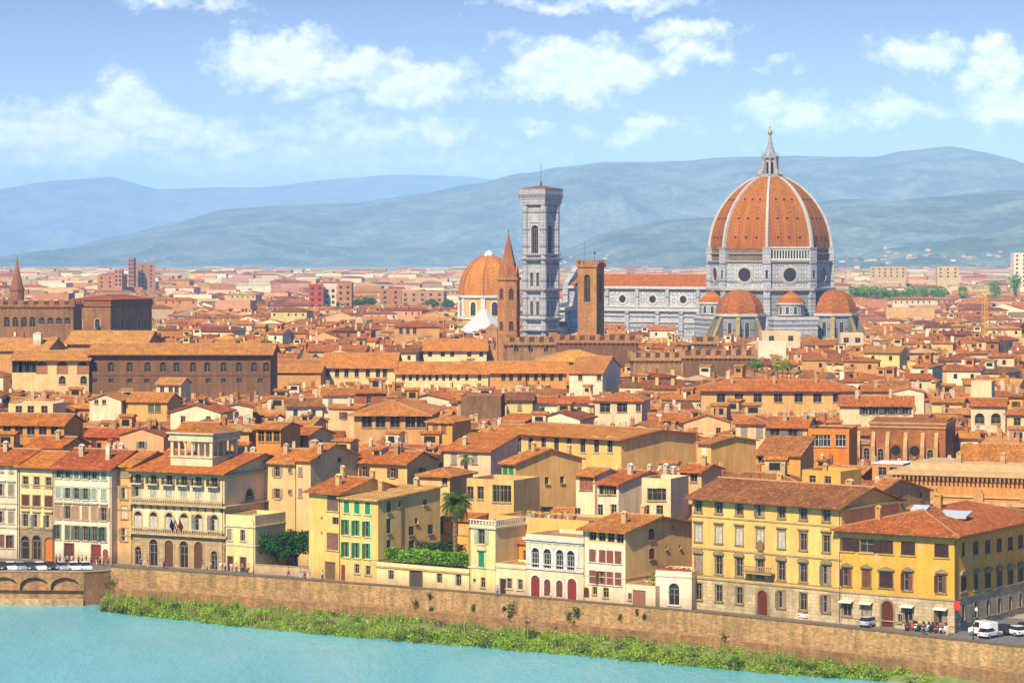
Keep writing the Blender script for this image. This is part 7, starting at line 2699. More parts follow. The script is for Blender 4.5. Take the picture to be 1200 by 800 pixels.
CARS = [(2, '#2c2d30', 'black parked car at the photo edge on the river terrace'), (12.5, '#d8d8d6', 'white parked car, second along the terrace from the photo edge'), (24, '#8e9296', 'mid-grey parked car beneath the yellow arched house'),
        (35, '#3a3f48', 'dark blue-grey parked car beneath the middle stone arch'), (47, '#e4e3df', 'bright white parked car beneath the orange door'), (59, '#1f2024', 'black parked car below the left end of the white house'),
        (73, '#9aa0a6', 'silver-grey parked car below the brown door of the white house'), (87, '#eceae6', 'white parked car below the middle of the white house'), (100, '#c9ccce', 'pale silver parked car, last in the terrace row'), (-9, '#a8a8a4', 'grey parked car cut off by the photo edge')]
ta = math.atan2(tdir.y, tdir.x)
for px, c_, lab in CARS:
    P = at(px, 459.5 if px < 90 else 458.5)
    P = at(px, 457)
    o = make_car('parked_car', lab, C(c_))
    o['group'] = 'cars parked on the river terrace'
    o.location = (P.x, P.y, .13)
    o.rotation_euler = (0, 0, PI + .45 + random.Random(px).uniform(-.06, .06))
for px, py, c_, lab, kind, rz in ((1152, 745, '#d8d6d0', 'white van parked at the corner of the golden palazzo', 'van', .6), (1172, 742.5, '#26272a', 'black car between the white van and the silver car', 'car', .6), (1160, 746.5, '#dcdcda', 'small white car nosing out below the white van', 'car', -.75),
                                 (1188, 744, '#d5d8da', 'silver-white car right of the black car by the side street', 'car', .5), (1198, 740, '#1d1f22', 'dark car at the photo edge in the side street', 'car', .6), (1020, 733.5, '#a9b3b8', 'grey car parked under the second awning of the golden palazzo', 'car', -.7), (950, 724.5, '#e2e2de', 'white car parked below the right windows of the yellow palazzo', 'car', -.75)):
    P = ground_at(px, py)
    o = make_car('parked_van' if kind == 'van' else 'parked_car', lab, C(c_), kind)
    o['group'] = 'vehicles in front of the golden palazzos'
    o.location = (P.x, P.y, .01)
    o.rotation_euler = (0, 0, rz)


def make_scooter(label, paint):
    t = thing('motor_scooter', label, 'scooter', group='scooters along the palazzo fronts')
    m = MB()
    m.prism([(-.75, .55), (-.7, .8), (0, .8), (.1, .4), (.45, .35), (.6, .95), (.68, .95), (.62, .25), (-.2, .22), (-.3, .45)], 'x', -.17, .17)
    m.build('body', 'car_paint', t, paint)
    m = MB(); m.box(-.15, .15, -.72, .02, .805, .9); m.build('seat', 'rubber', t)
    for y in (-.5, .65):
        m = MB(); m.tube((-.06, y, .25), (.06, y, .25), .25, n=12); m.build('wheel', 'rubber', t)
    m = MB(); m.tube((-.33, .6, 1.02), (.33, .6, 1.02), .025); m.tube((0, .6, 1.02), (0, .66, .5), .035); m.build('handlebar', 'metal', t, C('#888888'))
    m = MB(); m.box(-.2, .2, .7, .72, .95, 1.4); m.build('windshield', 'glass', t)
    return t


for i, (px, py, c_, lab) in enumerate(((1062, 738.2, '#26262a', 'black scooter left of the dark ground-floor niche'), (1067, 738.6, '#b8402e', 'red scooter first along the corner palazzo'), (1073, 739, '#d8d8d4', 'white scooter beside the red one by the corner palazzo'),
                                       (1079, 739.5, '#3a3c40', 'dark grey scooter between two pale ones by the corner palazzo'), (1085, 740, '#c9c2b4', 'beige scooter under the last awning of the corner palazzo'), (1091, 740.5, '#22242a', 'black scooter under the last awning of the corner palazzo'),
                                       (1097, 741, '#a83428', 'red scooter under the last awning of the corner palazzo'), (1105, 741.5, '#e0e0dc', 'white scooter nearest the red street sign'), (895, 719.5, '#2a2c30', 'black scooter beside the palazzo portal'), (905, 720.5, '#dadad6', 'white scooter right of the palazzo portal'), (912, 721.5, '#7a2a22', 'dark red scooter right of the palazzo portal'))):
    P = ground_at(px, py)
    o = make_scooter(lab, C(c_))
    o.location = (P.x, P.y, .01)
    o.rotation_euler = (0, 0, -.6 + PI / 2 * 0 + random.Random(i).uniform(-.4, .4))


def skin_mesh(name, joints, edges, mat, sub=1):
    me = bpy.data.meshes.new(name)
    me.from_pydata([j[:3] for j in joints], edges, [])
    o = bpy.data.objects.new('tmp', me)
    COL.objects.link(o)
    sk = o.modifiers.new('skin', 'SKIN')
    for i, j in enumerate(joints):
        me.skin_vertices[0].data[i].radius = (j[3], j[3] * (j[4] if len(j) > 4 else 1))
    me.skin_vertices[0].data[0].use_root = True
    ss = o.modifiers.new('sub', 'SUBSURF')
    ss.levels = ss.render_levels = sub
    dg = bpy.context.evaluated_depsgraph_get()
    out = bpy.data.meshes.new_from_object(o.evaluated_get(dg))
    out.name = name
    out.materials.clear()
    out.materials.append(MATS[mat])
    for p in out.polygons:
        p.use_smooth = True
    bpy.data.objects.remove(o)
    bpy.data.meshes.remove(me)
    return out


def person_meshes(pose):
    st = .22 if pose == 'walk' else .03
    arm = .16 if pose == 'walk' else .04
    body = [(0, 0, .92, .12), (0, 0, 1.15, .12, .8), (0, 0, 1.38, .13, .7), (0, 0, 1.50, .05), (0, .01, 1.60, .085), (0, .01, 1.70, .075),
            (.10, 0, .88, .085), (.11, st * .6, .48, .058), (.11, st * .2, .09, .04), (.11, st * .2 + .14, .05, .04),
            (-.10, 0, .88, .085), (-.11, -st * .5, .48, .058), (-.11, -st * 1.3, .10, .04), (-.11, -st * 1.3 + .13, .05, .04),
            (.19, 0, 1.40, .055), (.25, -arm * .6, 1.14, .042), (.25, arm * .5, .90, .032), (.25, arm * .9, .80, .038),
            (-.19, 0, 1.40, .055), (-.25, arm * .6, 1.14, .042), (-.25, -arm * .1, .90, .032), (-.25, .0, .80, .038)]
    ed = [(0, 1), (1, 2), (2, 3), (3, 4), (4, 5), (0, 6), (6, 7), (7, 8), (8, 9), (0, 10), (10, 11), (11, 12), (12, 13), (2, 14), (14, 15), (15, 16), (16, 17), (2, 18), (18, 19), (19, 20), (20, 21)]
    b = skin_mesh('body', body, ed, 'skin')
    up = lambda i, k: (body[i][0], body[i][1], body[i][2], body[i][3] * k, body[i][4] if len(body[i]) > 4 else 1)
    sh = [up(0, 1.12), up(1, 1.16), up(2, 1.14), up(14, 1.25), up(15, 1.3), up(18, 1.25), up(19, 1.3)]
    s = skin_mesh('shirt', sh, [(0, 1), (1, 2), (2, 3), (3, 4), (2, 5), (5, 6)], 'cloth')
    tr = [up(0, 1.1), up(6, 1.15), up(7, 1.25), up(8, 1.4), up(10, 1.15), up(11, 1.25), up(12, 1.4)]
    t = skin_mesh('trousers', tr, [(0, 1), (1, 2), (2, 3), (0, 4), (4, 5), (5, 6)], 'cloth')
    m = MB()
    m.lathe([(.088, 1.60), (.098, 1.66), (.09, 1.73), (.05, 1.785), (.005, 1.795)], 10, cy=-.012)
    h = m.mesh('hair', 'cloth', smooth=True)
    return b, s, t, h


POSES = {k: person_meshes(k) for k in ('stand', 'walk')}
CN = {'#c23b30': 'red', '#e9e6e0': 'white', '#2f4a7a': 'blue', '#22242a': 'black', '#6f8fb0': 'pale blue', '#d9a63a': 'yellow', '#8a4a6a': 'purple', '#3f6a4a': 'green', '#cfc0a0': 'beige'}
PEOPLE = [(66, 'brown shuttered street door', 661.5), (70, "white house's first door", 660), (75, "white house's first door", 661), (79, "white house's brown door", 661.5), (84, "white house's brown door", 661), (92, 'white house wall', 661.8), (96, 'white house wall', 662), (101, 'white house wall', 661.6), (107, 'white house wall', 662), (113, "white house's red door", 662), (117, "white house's red door", 662.5), (121, 'small arched door', 663), (127, 'tan recessed house', 663),
          (165, 'first arch of the loggia palazzo', 664.5), (173, 'second arch of the loggia palazzo', 665), (192, 'third arch of the loggia palazzo', 666), (238, 'last arches of the loggia palazzo', 668), (247, 'right end of the loggia palazzo', 669), (253, 'right end of the loggia palazzo', 669.2), (258, 'right end of the loggia palazzo', 669.5), (264, 'garden house door', 670), (271, 'garden house door', 670.5), (277, 'garden house wall', 671), (284, 'second garden house door', 671.3), (291, 'garden house corner', 672), (338, 'low garden wall', 677), (352, 'low garden wall', 678.3), (357, 'yellow house corner', 678.8), (362, 'yellow house corner', 679.3), (378, 'yellow house wall', 680.5),
          (583, 'low cream house', 699), (645, 'white palazzina', 705.5), (1082, 'scooters of the corner palazzo', 744), (1110, 'street corner sign', 745)]
keys = list(CN)
for i, (px, where, py) in enumerate(PEOPLE):
    rg = random.Random(100 + i)
    P = ground_at(px, py)
    pose = 'walk' if i % 3 == 1 else 'stand'
    b, s, t_, h = POSES[pose]
    sc1 = keys[(i * 4 + i // 3) % len(keys)]
    tc1 = ('#22242a', '#2f4a7a', '#cfc0a0')[(i + i // 4) % 3]
    lab = f"person in {CN[sc1]} top and {CN[tc1]} trousers, {'walking' if pose == 'walk' else 'standing'} by the {where}"
    o = thing('person', lab, 'person', (P.x, P.y, .02), rg.uniform(0, 6.28), 'people on the river road')
    obj('body', b, o, (.8, .75, .7))
    obj('shirt', s, o, C(sc1))
    obj('trousers', t_, o, C(tc1))
    obj('hair', h, o, C(('#2a1d14', '#1c1814', '#6b4a28', '#8a8078')[i % 4]))
# street lamps along the river wall
for i, px in enumerate((286, 420, 560, 705, 848, 984, 1117)):
    for fc in wfc:
        u = fc.u(px)
        if 0 <= u <= fc.w:
            q = fc.P + fc.t * u + fc.n * 5.2
            lab = ['slim wall lamp near the garden house', 'slim lamp before the green-shuttered yellow house', 'slim lamp before the narrow cream tower', 'slim lamp before the brown-shuttered house', 'slim lamp before the yellow palazzo portal', 'slim lamp between the two golden palazzos', 'slim lamp at the golden palazzo corner'][i]
            if i not in (6,):
                break
            t = thing('street_lamp', lab, 'street lamp', (q.x, q.y, 0), fc.a)
            m = MB(); m.lathe([(.16, 0), (.12, .5), (.06, .8), (.045, 4.4)], 8); m.tube((0, 0, 4.3), (.5, 0, 4.6), .03); m.build('post', 'metal', t, C('#3a3a36'))
            m = MB(); m.lathe([(.05, 4.2), (.2, 4.35), (.24, 4.6), (.05, 4.85)], 8, cx=.5); m.build('lantern', 'paint', t, C('#d8d2c0'))
            break


# ------------------------------------------------------------------ the rest of the old town
WALLS = [('cream', '#e8d6ae'), ('cream', '#e3cd9f'), ('white', '#ece4d4'), ('pale yellow', '#e6cf94'), ('ochre', '#d9ab5c'), ('tan', '#c9a270'), ('beige', '#d8c096'), ('amber', '#d2944a'), ('grey', '#bdb09c'), ('peach', '#dcb48c'), ('white', '#f0e9dc'), ('brown', '#a5744a'), ('white', '#efe8dc'), ('cream', '#eadbb8'), ('pale yellow', '#ead79f')]
ROOFS = [('orange', '#c4642f'), ('bright orange', '#d27336'), ('rusty', '#b3522c'), ('dark red', '#9a432b'), ('faded tan', '#c78c58'), ('brown', '#96583a'), ('orange', '#bf5e30'), ('rusty', '#b85a30')]
rng = random.Random(2024)
GRID = {}


def cells(poly):
    xs = [p.x for p in poly]
    ys = [p.y for p in poly]
    for i in range(int(min(xs) // 60), int(max(xs) // 60) + 1):
        for j in range(int(min(ys) // 60), int(max(ys) // 60) + 1):
            yield (i, j)


def occupy(poly):
    for c_ in cells(poly):
        GRID.setdefault(c_, []).append(poly)


def is_free(poly):
    for c_ in cells(poly):
        for q in GRID.get(c_, ()):
            if overlaps(poly, q):
                return False
    return True


for q in FOOT:
    occupy(q)
FRONT_LINE = [at(-60, 477), at(150, 467), at(300, 458), at(440, 441), at(615, 424), at(810, 411), at(985, 394), at(1118, 384), at(1300, 372)]


def behind_front(p):
    k = (p.x) / p.y * F + 600
    for i in range(len(FRONT_LINE) - 1):
        a, b = FRONT_LINE[i], FRONT_LINE[i + 1]
        ka, kb = 600 + F * a.x / a.y, 600 + F * b.x / b.y
        if ka <= k <= kb:
            return p.y - (a.y + (b.y - a.y) * (k - ka) / (kb - ka))
    return p.y - (477 if k < 0 else 372)


def max_height(corners):
    """highest roof allowed so that what the photo shows behind stays in view"""
    pxs = [600 + F * c_.x / c_.y for c_ in corners]
    x0, x1 = min(pxs), max(pxs)
    Y = min(c_.y for c_ in corners)
    hm = 99
    for (a, b, pyb, Yv) in VIS:
        if Y < Yv - 2 and x1 > a + 1 and x0 < b - 1:
            hm = min(hm, HC - (pyb - YH) / F * Y)
    return hm


PLAN = []
Y = 425.0
while Y < 1330:
    k = min(1.0, (Y - 425) / 900)
    X = -.205 * Y - 15
    rowh = rng.uniform(8, 11.5) * (1 + .1 * k)
    if rng.random() < .22:
        Y += rng.uniform(2, 5)
    blk_a = R(rng.uniform(-26, 6)) + R(-24) * max(0, 1 - (Y - 425) / 220)
    while X < .205 * Y + 15:
        wdt = rng.uniform(6, 12.5) * (1 + .1 * k)
        if rng.random() < .08:
            wdt *= 1.6
        if rng.random() < .10:
            X += rng.uniform(2, 5)
        dp = rowh * rng.uniform(.85, 1.05)
        P = Vector((X, Y + rng.uniform(-2.5, 2.5), 0))
        a = blk_a + R(rng.uniform(-6, 6))
        if rng.random() < .1:
            blk_a = R(rng.uniform(-30, 12)) + R(-24) * max(0, 1 - (Y - 425) / 220)
        for shrink in (1.0, .7, .5):
            q = rect_pts(P, a, wdt * shrink, dp * (shrink if shrink > .6 else .7))
            c_ = (q[0] + q[2]) / 2
            if behind_front(q[0]) > 2 and behind_front(q[1]) > 2 and is_free([p.lerp(c_, .05) for p in q]):
                hm = max_height(q)
                h = rng.gauss(14.0, 2.7) + 1.2 * noise.noise(Vector((X / 60, Y / 60, 1))) * 3
                h = max(8.5, min(20, h))
                rise = 2.6
                if h + rise > hm:
                    h = hm - rise - rng.uniform(0, 1.5)
                if h < 3.5:
                    break
                occupy([p.lerp(c_, .05) for p in q])
                w_ = (q[1] - q[0]).length
                d_ = (q[3] - q[0]).length
                PLAN.append((P, a, w_, d_, h))
                break
        X += wdt * rng.uniform(.98, 1.04)
    Y += rowh
in_frame = []
others = []
for pl in PLAN:
    P, a, w_, d_, h = pl
    q = rect_pts(P, a, w_, d_)
    c_ = (q[0] + q[2]) / 2
    px, py = to_px(Vector((c_.x, c_.y, h + 1)))
    (in_frame if -8 < px < 1208 and py < 800 else others).append((c_.y - h * 3.0, pl, px, py))
in_frame.sort(key=lambda t_: t_[0])
NAMED = [(40, 590, 'white river houses'), (215, 525, 'white loggia tower'), (330, 640, 'garden trees'), (480, 600, 'yellow corner house'), (535, 600, 'terrace palm'), (640, 560, 'big yellow gable'), (700, 560, 'brown loggia house'), (655, 515, 'long loggia house'),
         (775, 525, 'big yellow gable wall'), (775, 580, 'white balcony house'), (900, 570, 'yellow palazzo'), (970, 515, 'orange house'), (1060, 515, 'brick church apse'), (1130, 560, 'library'), (1060, 610, 'golden corner palazzo'), (910, 465, 'seven-windowed house'),
         (1040, 482, 'dark-shuttered white house'), (725, 478, 'teal-windowed house'), (690, 447, 'tall white corner house'), (455, 495, 'broad orange roof'), (560, 477, 'brown stone block'), (325, 512, 'dark loggia'), (210, 430, 'rough brown palazzo'), (60, 440, 'cream arched palazzo'),
         (420, 437, 'cream hall'), (520, 442, 'small-windowed hall'), (620, 440, 'tan gallery'), (850, 420, 'crenellated wall'), (700, 400, 'crenellated palace'), (1150, 458, 'windowless white block'), (1157, 488, 'white arched house'), (1155, 400, 'yellow crane'), (906, 427, 'roof garden'), (125, 395, 'long tan roof'), (905, 340, 'cathedral'), (185, 478, 'green-shuttered ochre house'), (125, 478, 'white gabled house'), (40, 485, 'terrace house'), (850, 560, 'red-roofed tan house'), (1210, 492, 'wide orange roof'), (560, 545, 'white wall house')]
NUM = ['no', 'one', 'two', 'three', 'four']
used = {}
GEN = []


def gen_house(pl, px, py, detail=True):
    P, a, w_, d_, h = pl
    wn_, wc_ = rng.choice(WALLS)
    rn_, rc_ = rng.choice(ROOFS)
    t_ = rng.random()
    typ, axis, form = ('gable', 'x', 'gabled') if t_ < .5 else (('gable', 'y', 'front-gabled') if t_ < .66 else (('hip', 'x', 'hipped') if t_ < .86 else (('shed', 'x', 'lean-to') if t_ < .95 else ('flat', 'x', 'flat'))))
    pitch = rng.uniform(.2, .33)
    if typ == 'shed':
        pitch *= .6
    wins = []
    sty = rng.choice([dict(sh='closed', shc=BROWN), dict(sh='open', shc=BROWN), dict(sh='closed', shc=DKGRN), dict(sh='open', shc=GRGRN), dict(), dict(panemat='dark_void'), dict(sh='closed', shc=C('#8c7f6c'))])
    st = W(1.1, rng.choice([1.4, 1.7]), **sty)
    nc = max(1, int(w_ / rng.uniform(3.2, 5.5)))
    for r_ in range(2 if py > 500 else 1):
        z = h - 2.6 - r_ * 3.3
        if z < 2:
            break
        for i in range(nc):
            if rng.random() < .82:
                wins.append(('f', (i + .5) * w_ / nc, z, st))
    if a < R(-6) or px < 500:
        for i in range(max(1, int(d_ / 6))):
            if rng.random() < .5:
                wins.append(('r', (i + .5) * d_ / max(1, int(d_ / 6)), h - 2.8, st))
    nch = rng.choice([0, 1, 2, 2, 3, 4])
    chs = [(rng.uniform(.12, .88) * w_, rng.uniform(.15, .7) * d_, rng.uniform(.9, 1.9), rng.uniform(.6, 1.1), C(rng.choice(['#e9e0d0', '#d8bd92', '#c79a6a', '#b8714a', '#efe8dc'])), rng.choice([0, 0, 1])) for _ in range(nch)]
    wc2 = tuple(c_ * rng.uniform(.92, 1.06) for c_ in C(wc_))
    out, zt, rf = building('townhouse', None, 'house', P, a, w_, d_, h, wc2, dict(t=typ, axis=axis, p=pitch, ov=rng.uniform(.5, .9), c=tuple(c_ * rng.uniform(.88, 1.12) for c_ in C(rc_)), m='trim' if typ == 'flat' else 'roof_tile', parapet=rng.choice([.3, .9])),
                           wins, group='townhouses of the old town', chimneys=chs, reserve=False)
    feat = ''
    t_ = rng.random()
    if t_ < .22 and w_ > 7 and typ != 'flat':            # rooftop room
        x, y = w_ * rng.uniform(.25, .6), d_ * .45
        bx = obj('rooftop_room', None, rf, None, (x, y, zt(x, y)))
        m = MB()
        bw_, bd_, bh_ = rng.uniform(2.6, 4.2), rng.uniform(2.4, 3.5), rng.uniform(1.8, 2.6)
        m.box(0, bw_, 0, bd_, -2.5, bh_)
        m.box(bw_ * .2, bw_ * .8, -.04, -.003, bh_ * .25, bh_ * .8, 1)
        m.prism([(-.4, bh_ + .02), (bd_ / 2, bh_ + .6), (bd_ + .4, bh_ + .02)], 'x', -.4, bw_ + .4, 2)
        o = m.build('rooftop_room', ['plaster', 'dark_void', 'roof_tile_small'], rf, C(rng.choice(['#efe7d8', '#e2cfa2', '#d8b070'])), loc=(x, y, zt(x, y)))
        bpy.data.objects.remove(bx)
        feat = 'rooftop room'
    elif t_ < .38 and typ != 'flat':
        x, y = w_ * rng.uniform(.2, .8), d_ * .25
        m = MB()
        m.prism([(0, -.8), (2.6, -.8), (2.6, 1.5), (0, 1.1)], 'x', -.9, .9)
        m.box(-.6, .6, -.03, -.003, .1, .9, 1)
        m.prism([(-.3, 1.12), (2.7, 1.58), (2.7, 1.75), (-.3, 1.29)], 'x', -1.1, 1.1, 2)
        m.build('dormer', ['plaster', 'dark_void', 'roof_tile_small'], rf, C('#e9dfcc'), loc=(x, y, zt(x, y) - .2))
        feat = 'dormer'
    elif t_ < .46 and typ != 'flat':
        x, y = w_ * rng.uniform(.25, .75), d_ * .3
        m = MB()
        m.box(-.6, .6, -.5, .5, -.02, .12)
        m.build('skylight', 'paint', rf, C('#dfe2e4'), loc=(x, y, zt(x, y)))
        KIDS(rf)[-1].rotation_euler = (math.atan(pitch) if (axis == 'x' or typ == 'hip') else 0, 0, 0)
        feat = 'skylight'
    if rng.random() < .4:
        x, y = w_ * rng.uniform(.2, .8), d_ * .5
        m = MB()
        m.tube((0, 0, -.3), (0, 0, 2.6), .035, n=4)
        for z in (1.6, 2.0, 2.4):
            m.tube((-.5, 0, z), (.5, 0, z), .025, n=4)
        m.build('antenna', 'metal', rf, C('#7a7a76'), loc=(x, y, zt(x, y)))
    GEN.append((out, dict(wall=wn_, roof=rn_, form=form, n=nch, feat=feat, px=px, py=py)))


IND = [t_ for t_ in in_frame][:285]
rest = [t_[1] for t_ in in_frame[285:]] + [t_[1] for t_ in others]
for _, pl, px, py in IND:
    gen_house(pl, px, py)
# labels that single each one out
groups = {}
for o, f in GEN:
    d = [(math.hypot((f['px'] - x), (f['py'] - y) * 2.2), x, y, n) for x, y, n in NAMED]
    _, x, y, n = min(d)
    dx, dy = f['px'] - x, (f['py'] - y) * 2.2
    side_ = ('right of' if dx > 0 else 'left of') if abs(dx) > abs(dy) else ('below' if dy > 0 else 'above')
    wf = f['feat']
    ch_ = '' if f['n'] == 0 else (f"{NUM[f['n']]} chimney" + ('s' if f['n'] > 1 else ''))
    extra = ''.join(', ' + e for e in (ch_, wf) if e)
    lab = f"{f['wall']} house, {f['roof']} {f['form']} roof{extra}, {side_} the {n}"
    if len(lab.split()) > 14:
        lab = lab.replace(f"{f['roof']} {f['form']}", f['form'])
    f['lab'] = lab
    groups.setdefault(lab, []).append((f['px'], o, f))
ORD = ['first', 'second', 'third', 'fourth', 'fifth']
for lab, v in groups.items():
    v.sort(key=lambda q: q[0])
    for i, (_, o, f) in enumerate(v):
        if len(v) > 1:
            f['lab'] = lab + (', leftmost' if i == 0 else (', rightmost' if i == len(v) - 1 else f', {ORD[i]} along'))
        o['label'] = f['lab']


# ------------------------------------------------------------------ what nobody could count: farther roofs and the plain
def quick_house(mb, P, a, w_, d_, h, wc_, rc_, typ, pitch, ov, win=True, chim=2):
    M = Matrix.Translation(P) @ Matrix.Rotation(a, 4, 'Z')
    q_ = rng.uniform(.62, 1.0)
    rc_ = tuple(c_ * q_ for c_ in rc_)
    T = lambda pts: [M @ Vector(p) for p in pts]
    for (x0, y0, x1, y1) in ((0, 0, w_, 0), (w_, 0, w_, d_), (w_, d_, 0, d_), (0, d_, 0, 0)):
        mb.face(T([(x0, y0, 0), (x1, y1, 0), (x1, y1, h), (x0, y0, h)]), 0, wc_)
    if typ == 'flat':
        mb.face(T([(0, 0, h), (w_, 0, h), (w_, d_, h), (0, d_, h)]), 1, rc_)
        return
    x0, x1, y0, y1 = -ov, w_ + ov, -ov, d_ + ov
    t = .2
    lo = [(x0, y0, h), (x1, y0, h), (x1, y1, h), (x0, y1, h)]
    hi = [(x, y, h + t) for x, y, _ in lo]
    mb.face(T(lo[::-1]), 1, rc_)
    for i in range(4):
        mb.face(T([lo[i], lo[(i + 1) % 4], hi[(i + 1) % 4], hi[i]]), 1, rc_)
    if typ == 'hip':
        q = min(x1 - x0, y1 - y0) / 2
        zt = h + t + q * pitch
        if x1 - x0 > y1 - y0:
            ra, rb_ = (x0 + q, y0 + q, zt), (x1 - q, y0 + q, zt)
            F_ = [(hi[0], hi[1], rb_, ra), (hi[1], hi[2], rb_), (hi[2], hi[3], ra, rb_), (hi[3], hi[0], ra)]
        else:
            ra, rb_ = (x0 + q, y0 + q, zt), (x0 + q, y1 - q, zt)
            F_ = [(hi[0], hi[1], ra), (hi[1], hi[2], rb_, ra), (hi[2], hi[3], rb_), (hi[3], hi[0], ra, rb_)]
        for f in F_:
            mb.face(T(f), 1, rc_)
    elif typ == 'gx':
        m_ = (y0 + y1) / 2
        zt = h + t + (y1 - y0) / 2 * pitch
        a_, b_ = (x0, m_, zt), (x1, m_, zt)
        mb.face(T([hi[0], hi[1], b_, a_]), 1, rc_)
        mb.face(T([hi[2], hi[3], a_, b_]), 1, rc_)
        mb.face(T([hi[1], hi[2], b_]), 0, wc_)
        mb.face(T([hi[3], hi[0], a_]), 0, wc_)
    else:
        m_ = (x0 + x1) / 2
        zt = h + t + (x1 - x0) / 2 * pitch
        a_, b_ = (m_, y0, zt), (m_, y1, zt)
        mb.face(T([hi[1], hi[2], b_, a_]), 1, rc_)
        mb.face(T([hi[3], hi[0], a_, b_]), 1, rc_)
        mb.face(T([hi[0], hi[1], a_]), 0, wc_)
        mb.face(T([hi[2], hi[3], b_]), 0, wc_)
    if win:
        n = max(1, int(w_ / 4.2))
        for i in range(n):
            if rng.random() < .8:
                x = (i + .5) * w_ / n
                z = h - 2.4
                mb.box(x - .55, x + .55, -.06, .02, z, z + 1.5, 2, (0.07, .05, .04), M)
        n = max(1, int(d_ / 5))
        for i in range(n):
            if rng.random() < .5:
                y = (i + .5) * d_ / n
                mb.box(w_ - .02, w_ + .06, y - .5, y + .5, h - 2.4, h - .9, 2, (0.07, .05, .04), M)
    for _ in range(chim):
        x, y = w_ * rng.uniform(.1, .9), d_ * rng.uniform(.1, .6)
        cw = rng.uniform(.35, .6)
        mb.box(x - cw, x + cw, y - .4, y + .4, h, h + rng.uniform(1.9, 3.3), 0, C(rng.choice(['#efe8da', '#d9c096', '#b98a5c', '#a8704a'])), M)
    if rng.random() < .26 and w_ > 6:
        x, y = w_ * rng.uniform(.1, .5), d_ * .3
        rw_, rh_ = rng.uniform(2.0, 3.4), h + rng.uniform(2.8, 4.2)
        mb.prism([(y - .3, rh_), (y + 1.4, rh_ + .55), (y + 3.0, rh_)], 'x', x - .3, x + rw_ + .3, 1, (.5, .2, .07), M)
        mb.box(x + .5, x + rw_ - .5, y - .05, y + .01, rh_ - 1.6, rh_ - .5, 2, (.07, .05, .04), M)
        mb.box(x, x + rw_, y, y + 2.7, h, rh_ - .003, 0, C(rng.choice(['#efe8dc', '#e3d0a6', '#d2ac76', '#c98f5a'])), M)


mb = MB()
for (P, a, w_, d_, h) in rest:
    t_ = rng.random()
    quick_house(mb, P, a, w_, d_, h, tuple(c_ * rng.uniform(.9, 1.08) for c_ in C(rng.choice(WALLS)[1])), warm(tuple(c_ * rng.uniform(.85, 1.15) for c_ in C(rng.choice(ROOFS)[1]))),
                'gx' if t_ < .5 else ('gy' if t_ < .68 else ('hip' if t_ < .95 else 'flat')), rng.uniform(.24, .36), rng.uniform(.4, .8))
tag(mb.build('farther_townhouses', ['plaster_mix', 'roof_tile_mix', 'far_dark'] if 'far_dark' in MATS else ['plaster_mix', 'roof_tile_mix', 'dark_void'], colours=True), kind='stuff')

mb = MB()
FW = ['#e6dccb', '#efe8dc', '#dcc4a0', '#c9a580', '#d6a890', '#c9b9a6', '#bfae9c', '#e2cfa8', '#d9b48c', '#b98a6a', '#f2eee6']
Y = 1335.0
n_far = 0
while Y < 6400:
    k = (Y - 1335) / 4600
    n = int(.40 * Y / (11 + 26 * k))
    for _ in range(n):
        X = rng.uniform(-.20, .20) * Y
        P = Vector((X, Y + rng.uniform(-14, 14) * (1 + k), 0))
        big = rng.random() < .10 + .15 * k
        w_ = rng.uniform(10, 20) * (1 + k * .6) * (1.7 if big else 1)
        d_ = rng.uniform(9, 14)
        old = rng.random() > .15 + k * 1.1
        h = rng.uniform(9, 15) * (1.0 + (.5 if big and not old else 0))
        a = R(rng.uniform(-25, 25))
        q = rect_pts(P, a, w_, d_)
        if Y < 1700 and not is_free(q):
            continue
        hm = max_height(q) - 2
        h = min(h, hm)
        if h < 3:
            continue
        if Y < 1700:
            occupy(q)
        wc_ = tuple(c_ * rng.uniform(.85, 1.1) for c_ in C(rng.choice(FW)))
        rc_ = tuple(c_ * rng.uniform(.85, 1.15) for c_ in (warm(C(rng.choice(ROOFS)[1])) if old or rng.random() < .5 else C(rng.choice(['#b8aa98', '#d8d0c4', '#a08c78']))))
        t_ = rng.random()
        typ = ('gx' if t_ < .5 else ('gy' if t_ < .68 else 'hip')) if old else ('flat' if t_ < .6 else 'hip')
        quick_house(mb, P, a, w_, d_, h, wc_, rc_, typ, .3, .5, Y < 2600 and rng.random() < .7, 1 if Y < 2500 else 0)
        n_far += 1
    Y += rng.uniform(15, 22) * (1 + 1.6 * k)
tag(mb.build('far_suburbs', ['plaster_mix', 'roof_tile_mix', 'dark_void'], colours=True), kind='stuff')

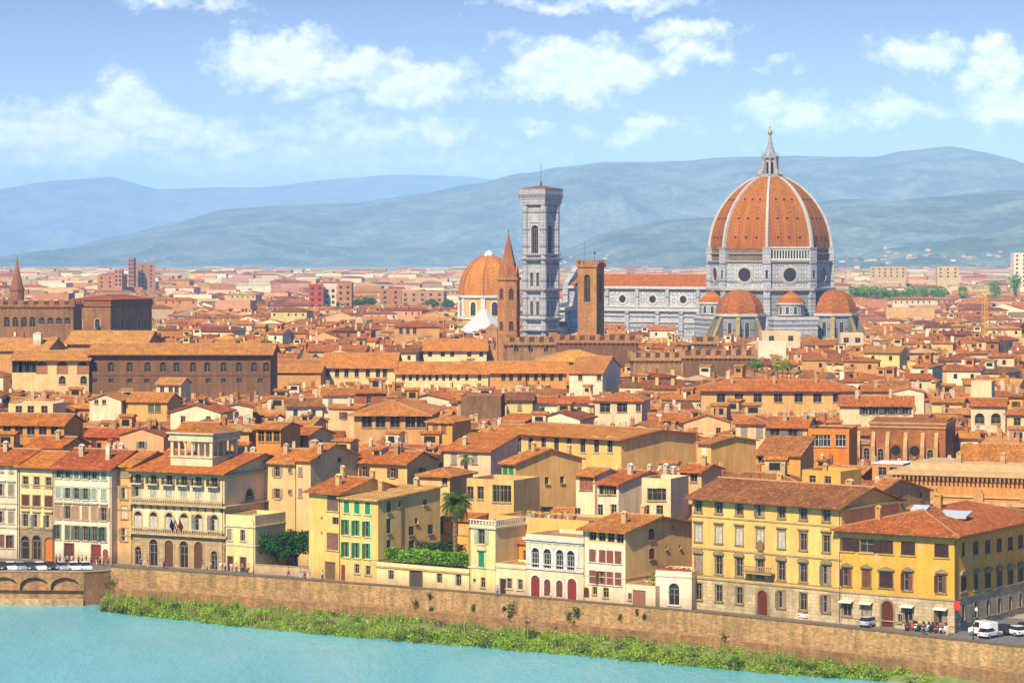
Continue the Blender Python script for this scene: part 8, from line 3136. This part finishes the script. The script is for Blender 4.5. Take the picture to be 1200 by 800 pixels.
# white villages on the hill feet
mb = MB()
dg = bpy.context.evaluated_depsgraph_get()
hills = [bpy.data.objects[n] for n in ('near_hills', 'low_foothills', 'main_hills', 'city_rise')]
from mathutils.bvhtree import BVHTree
trees_b = [BVHTree.FromObject(o, dg) for o in hills]
clusters = []
for _ in range(22):
    Yc = rng.choice([rng.uniform(5600, 6500), rng.uniform(6400, 7300), rng.uniform(8000, 9400), rng.uniform(11800, 13500)])
    pc = rng.uniform(640, 1210) if Yc < 10000 else rng.uniform(150, 700)
    clusters.append((pc, Yc))
for pc, Yc in clusters:
    c0 = at(pc, Yc)
    for _ in range(rng.randint(6, 26)):
        x, y = c0.x + rng.gauss(0, 120), c0.y + rng.gauss(0, 160)
        zb = 0
        for b in trees_b:
            hit = b.ray_cast(Vector((x, y, 3000)), Vector((0, 0, -1)))
            if hit[0] is not None:
                zb = max(zb, hit[0].z)
        if zb > (85 if Yc < 10000 else 60):
            continue
        quick_house(mb, Vector((x, y, zb - 2)), R(rng.uniform(-40, 40)), rng.uniform(7, 15), 10, rng.uniform(5, 8), C(rng.choice(['#d8d2c6', '#c9bda4', '#b8a688', '#d6d0c6'])), C(rng.choice(['#b86a44', '#d8d0c4', '#c07a50'])), rng.choice(['gx', 'flat', 'hip']), .3, .4, False, 0)
tag(mb.build('hillside_houses', ['plaster_mix', 'roof_tile_mix', 'dark_void'], colours=True), kind='stuff')

# tree belts of the plain and the foothills
mb = MB()
for _ in range(420):
    Yc = rng.uniform(1900, 6800)
    x0 = rng.uniform(-.2, .2) * Yc
    pxx = 600 + F * x0 / Yc
    if any(a - 4 < pxx < b + 4 and Yc < Yv and HC - (pyb - YH) / F * Yc < 14 for a, b, pyb, Yv in VIS):
        continue
    zb = 0
    for b in trees_b:
        hit = b.ray_cast(Vector((x0, Yc, 3000)), Vector((0, 0, -1)))
        if hit[0] is not None:
            zb = max(zb, hit[0].z)
    n = rng.randint(1, 6)
    for i in range(n):
        c_ = (x0 + i * rng.uniform(7, 12), Yc + rng.uniform(-8, 8), zb + rng.uniform(4, 9))
        r_ = rng.uniform(4, 8)
        for _k in range(30):
            d = Vector((rng.gauss(0, 1), rng.gauss(0, 1), rng.gauss(0, 1))).normalized() * rng.uniform(.4, 1)
            leaf(mb, Vector((c_[0] + d.x * r_, c_[1] + d.y * r_, c_[2] + d.z * r_)), 3.2, rng, .5)
tag(mb.build('distant_trees', 'leaf', None, C('#4f6f2c')), kind='stuff')
print('generic', len(GEN), 'rest', len(rest), 'far', n_far, 'objects', len(bpy.data.objects))
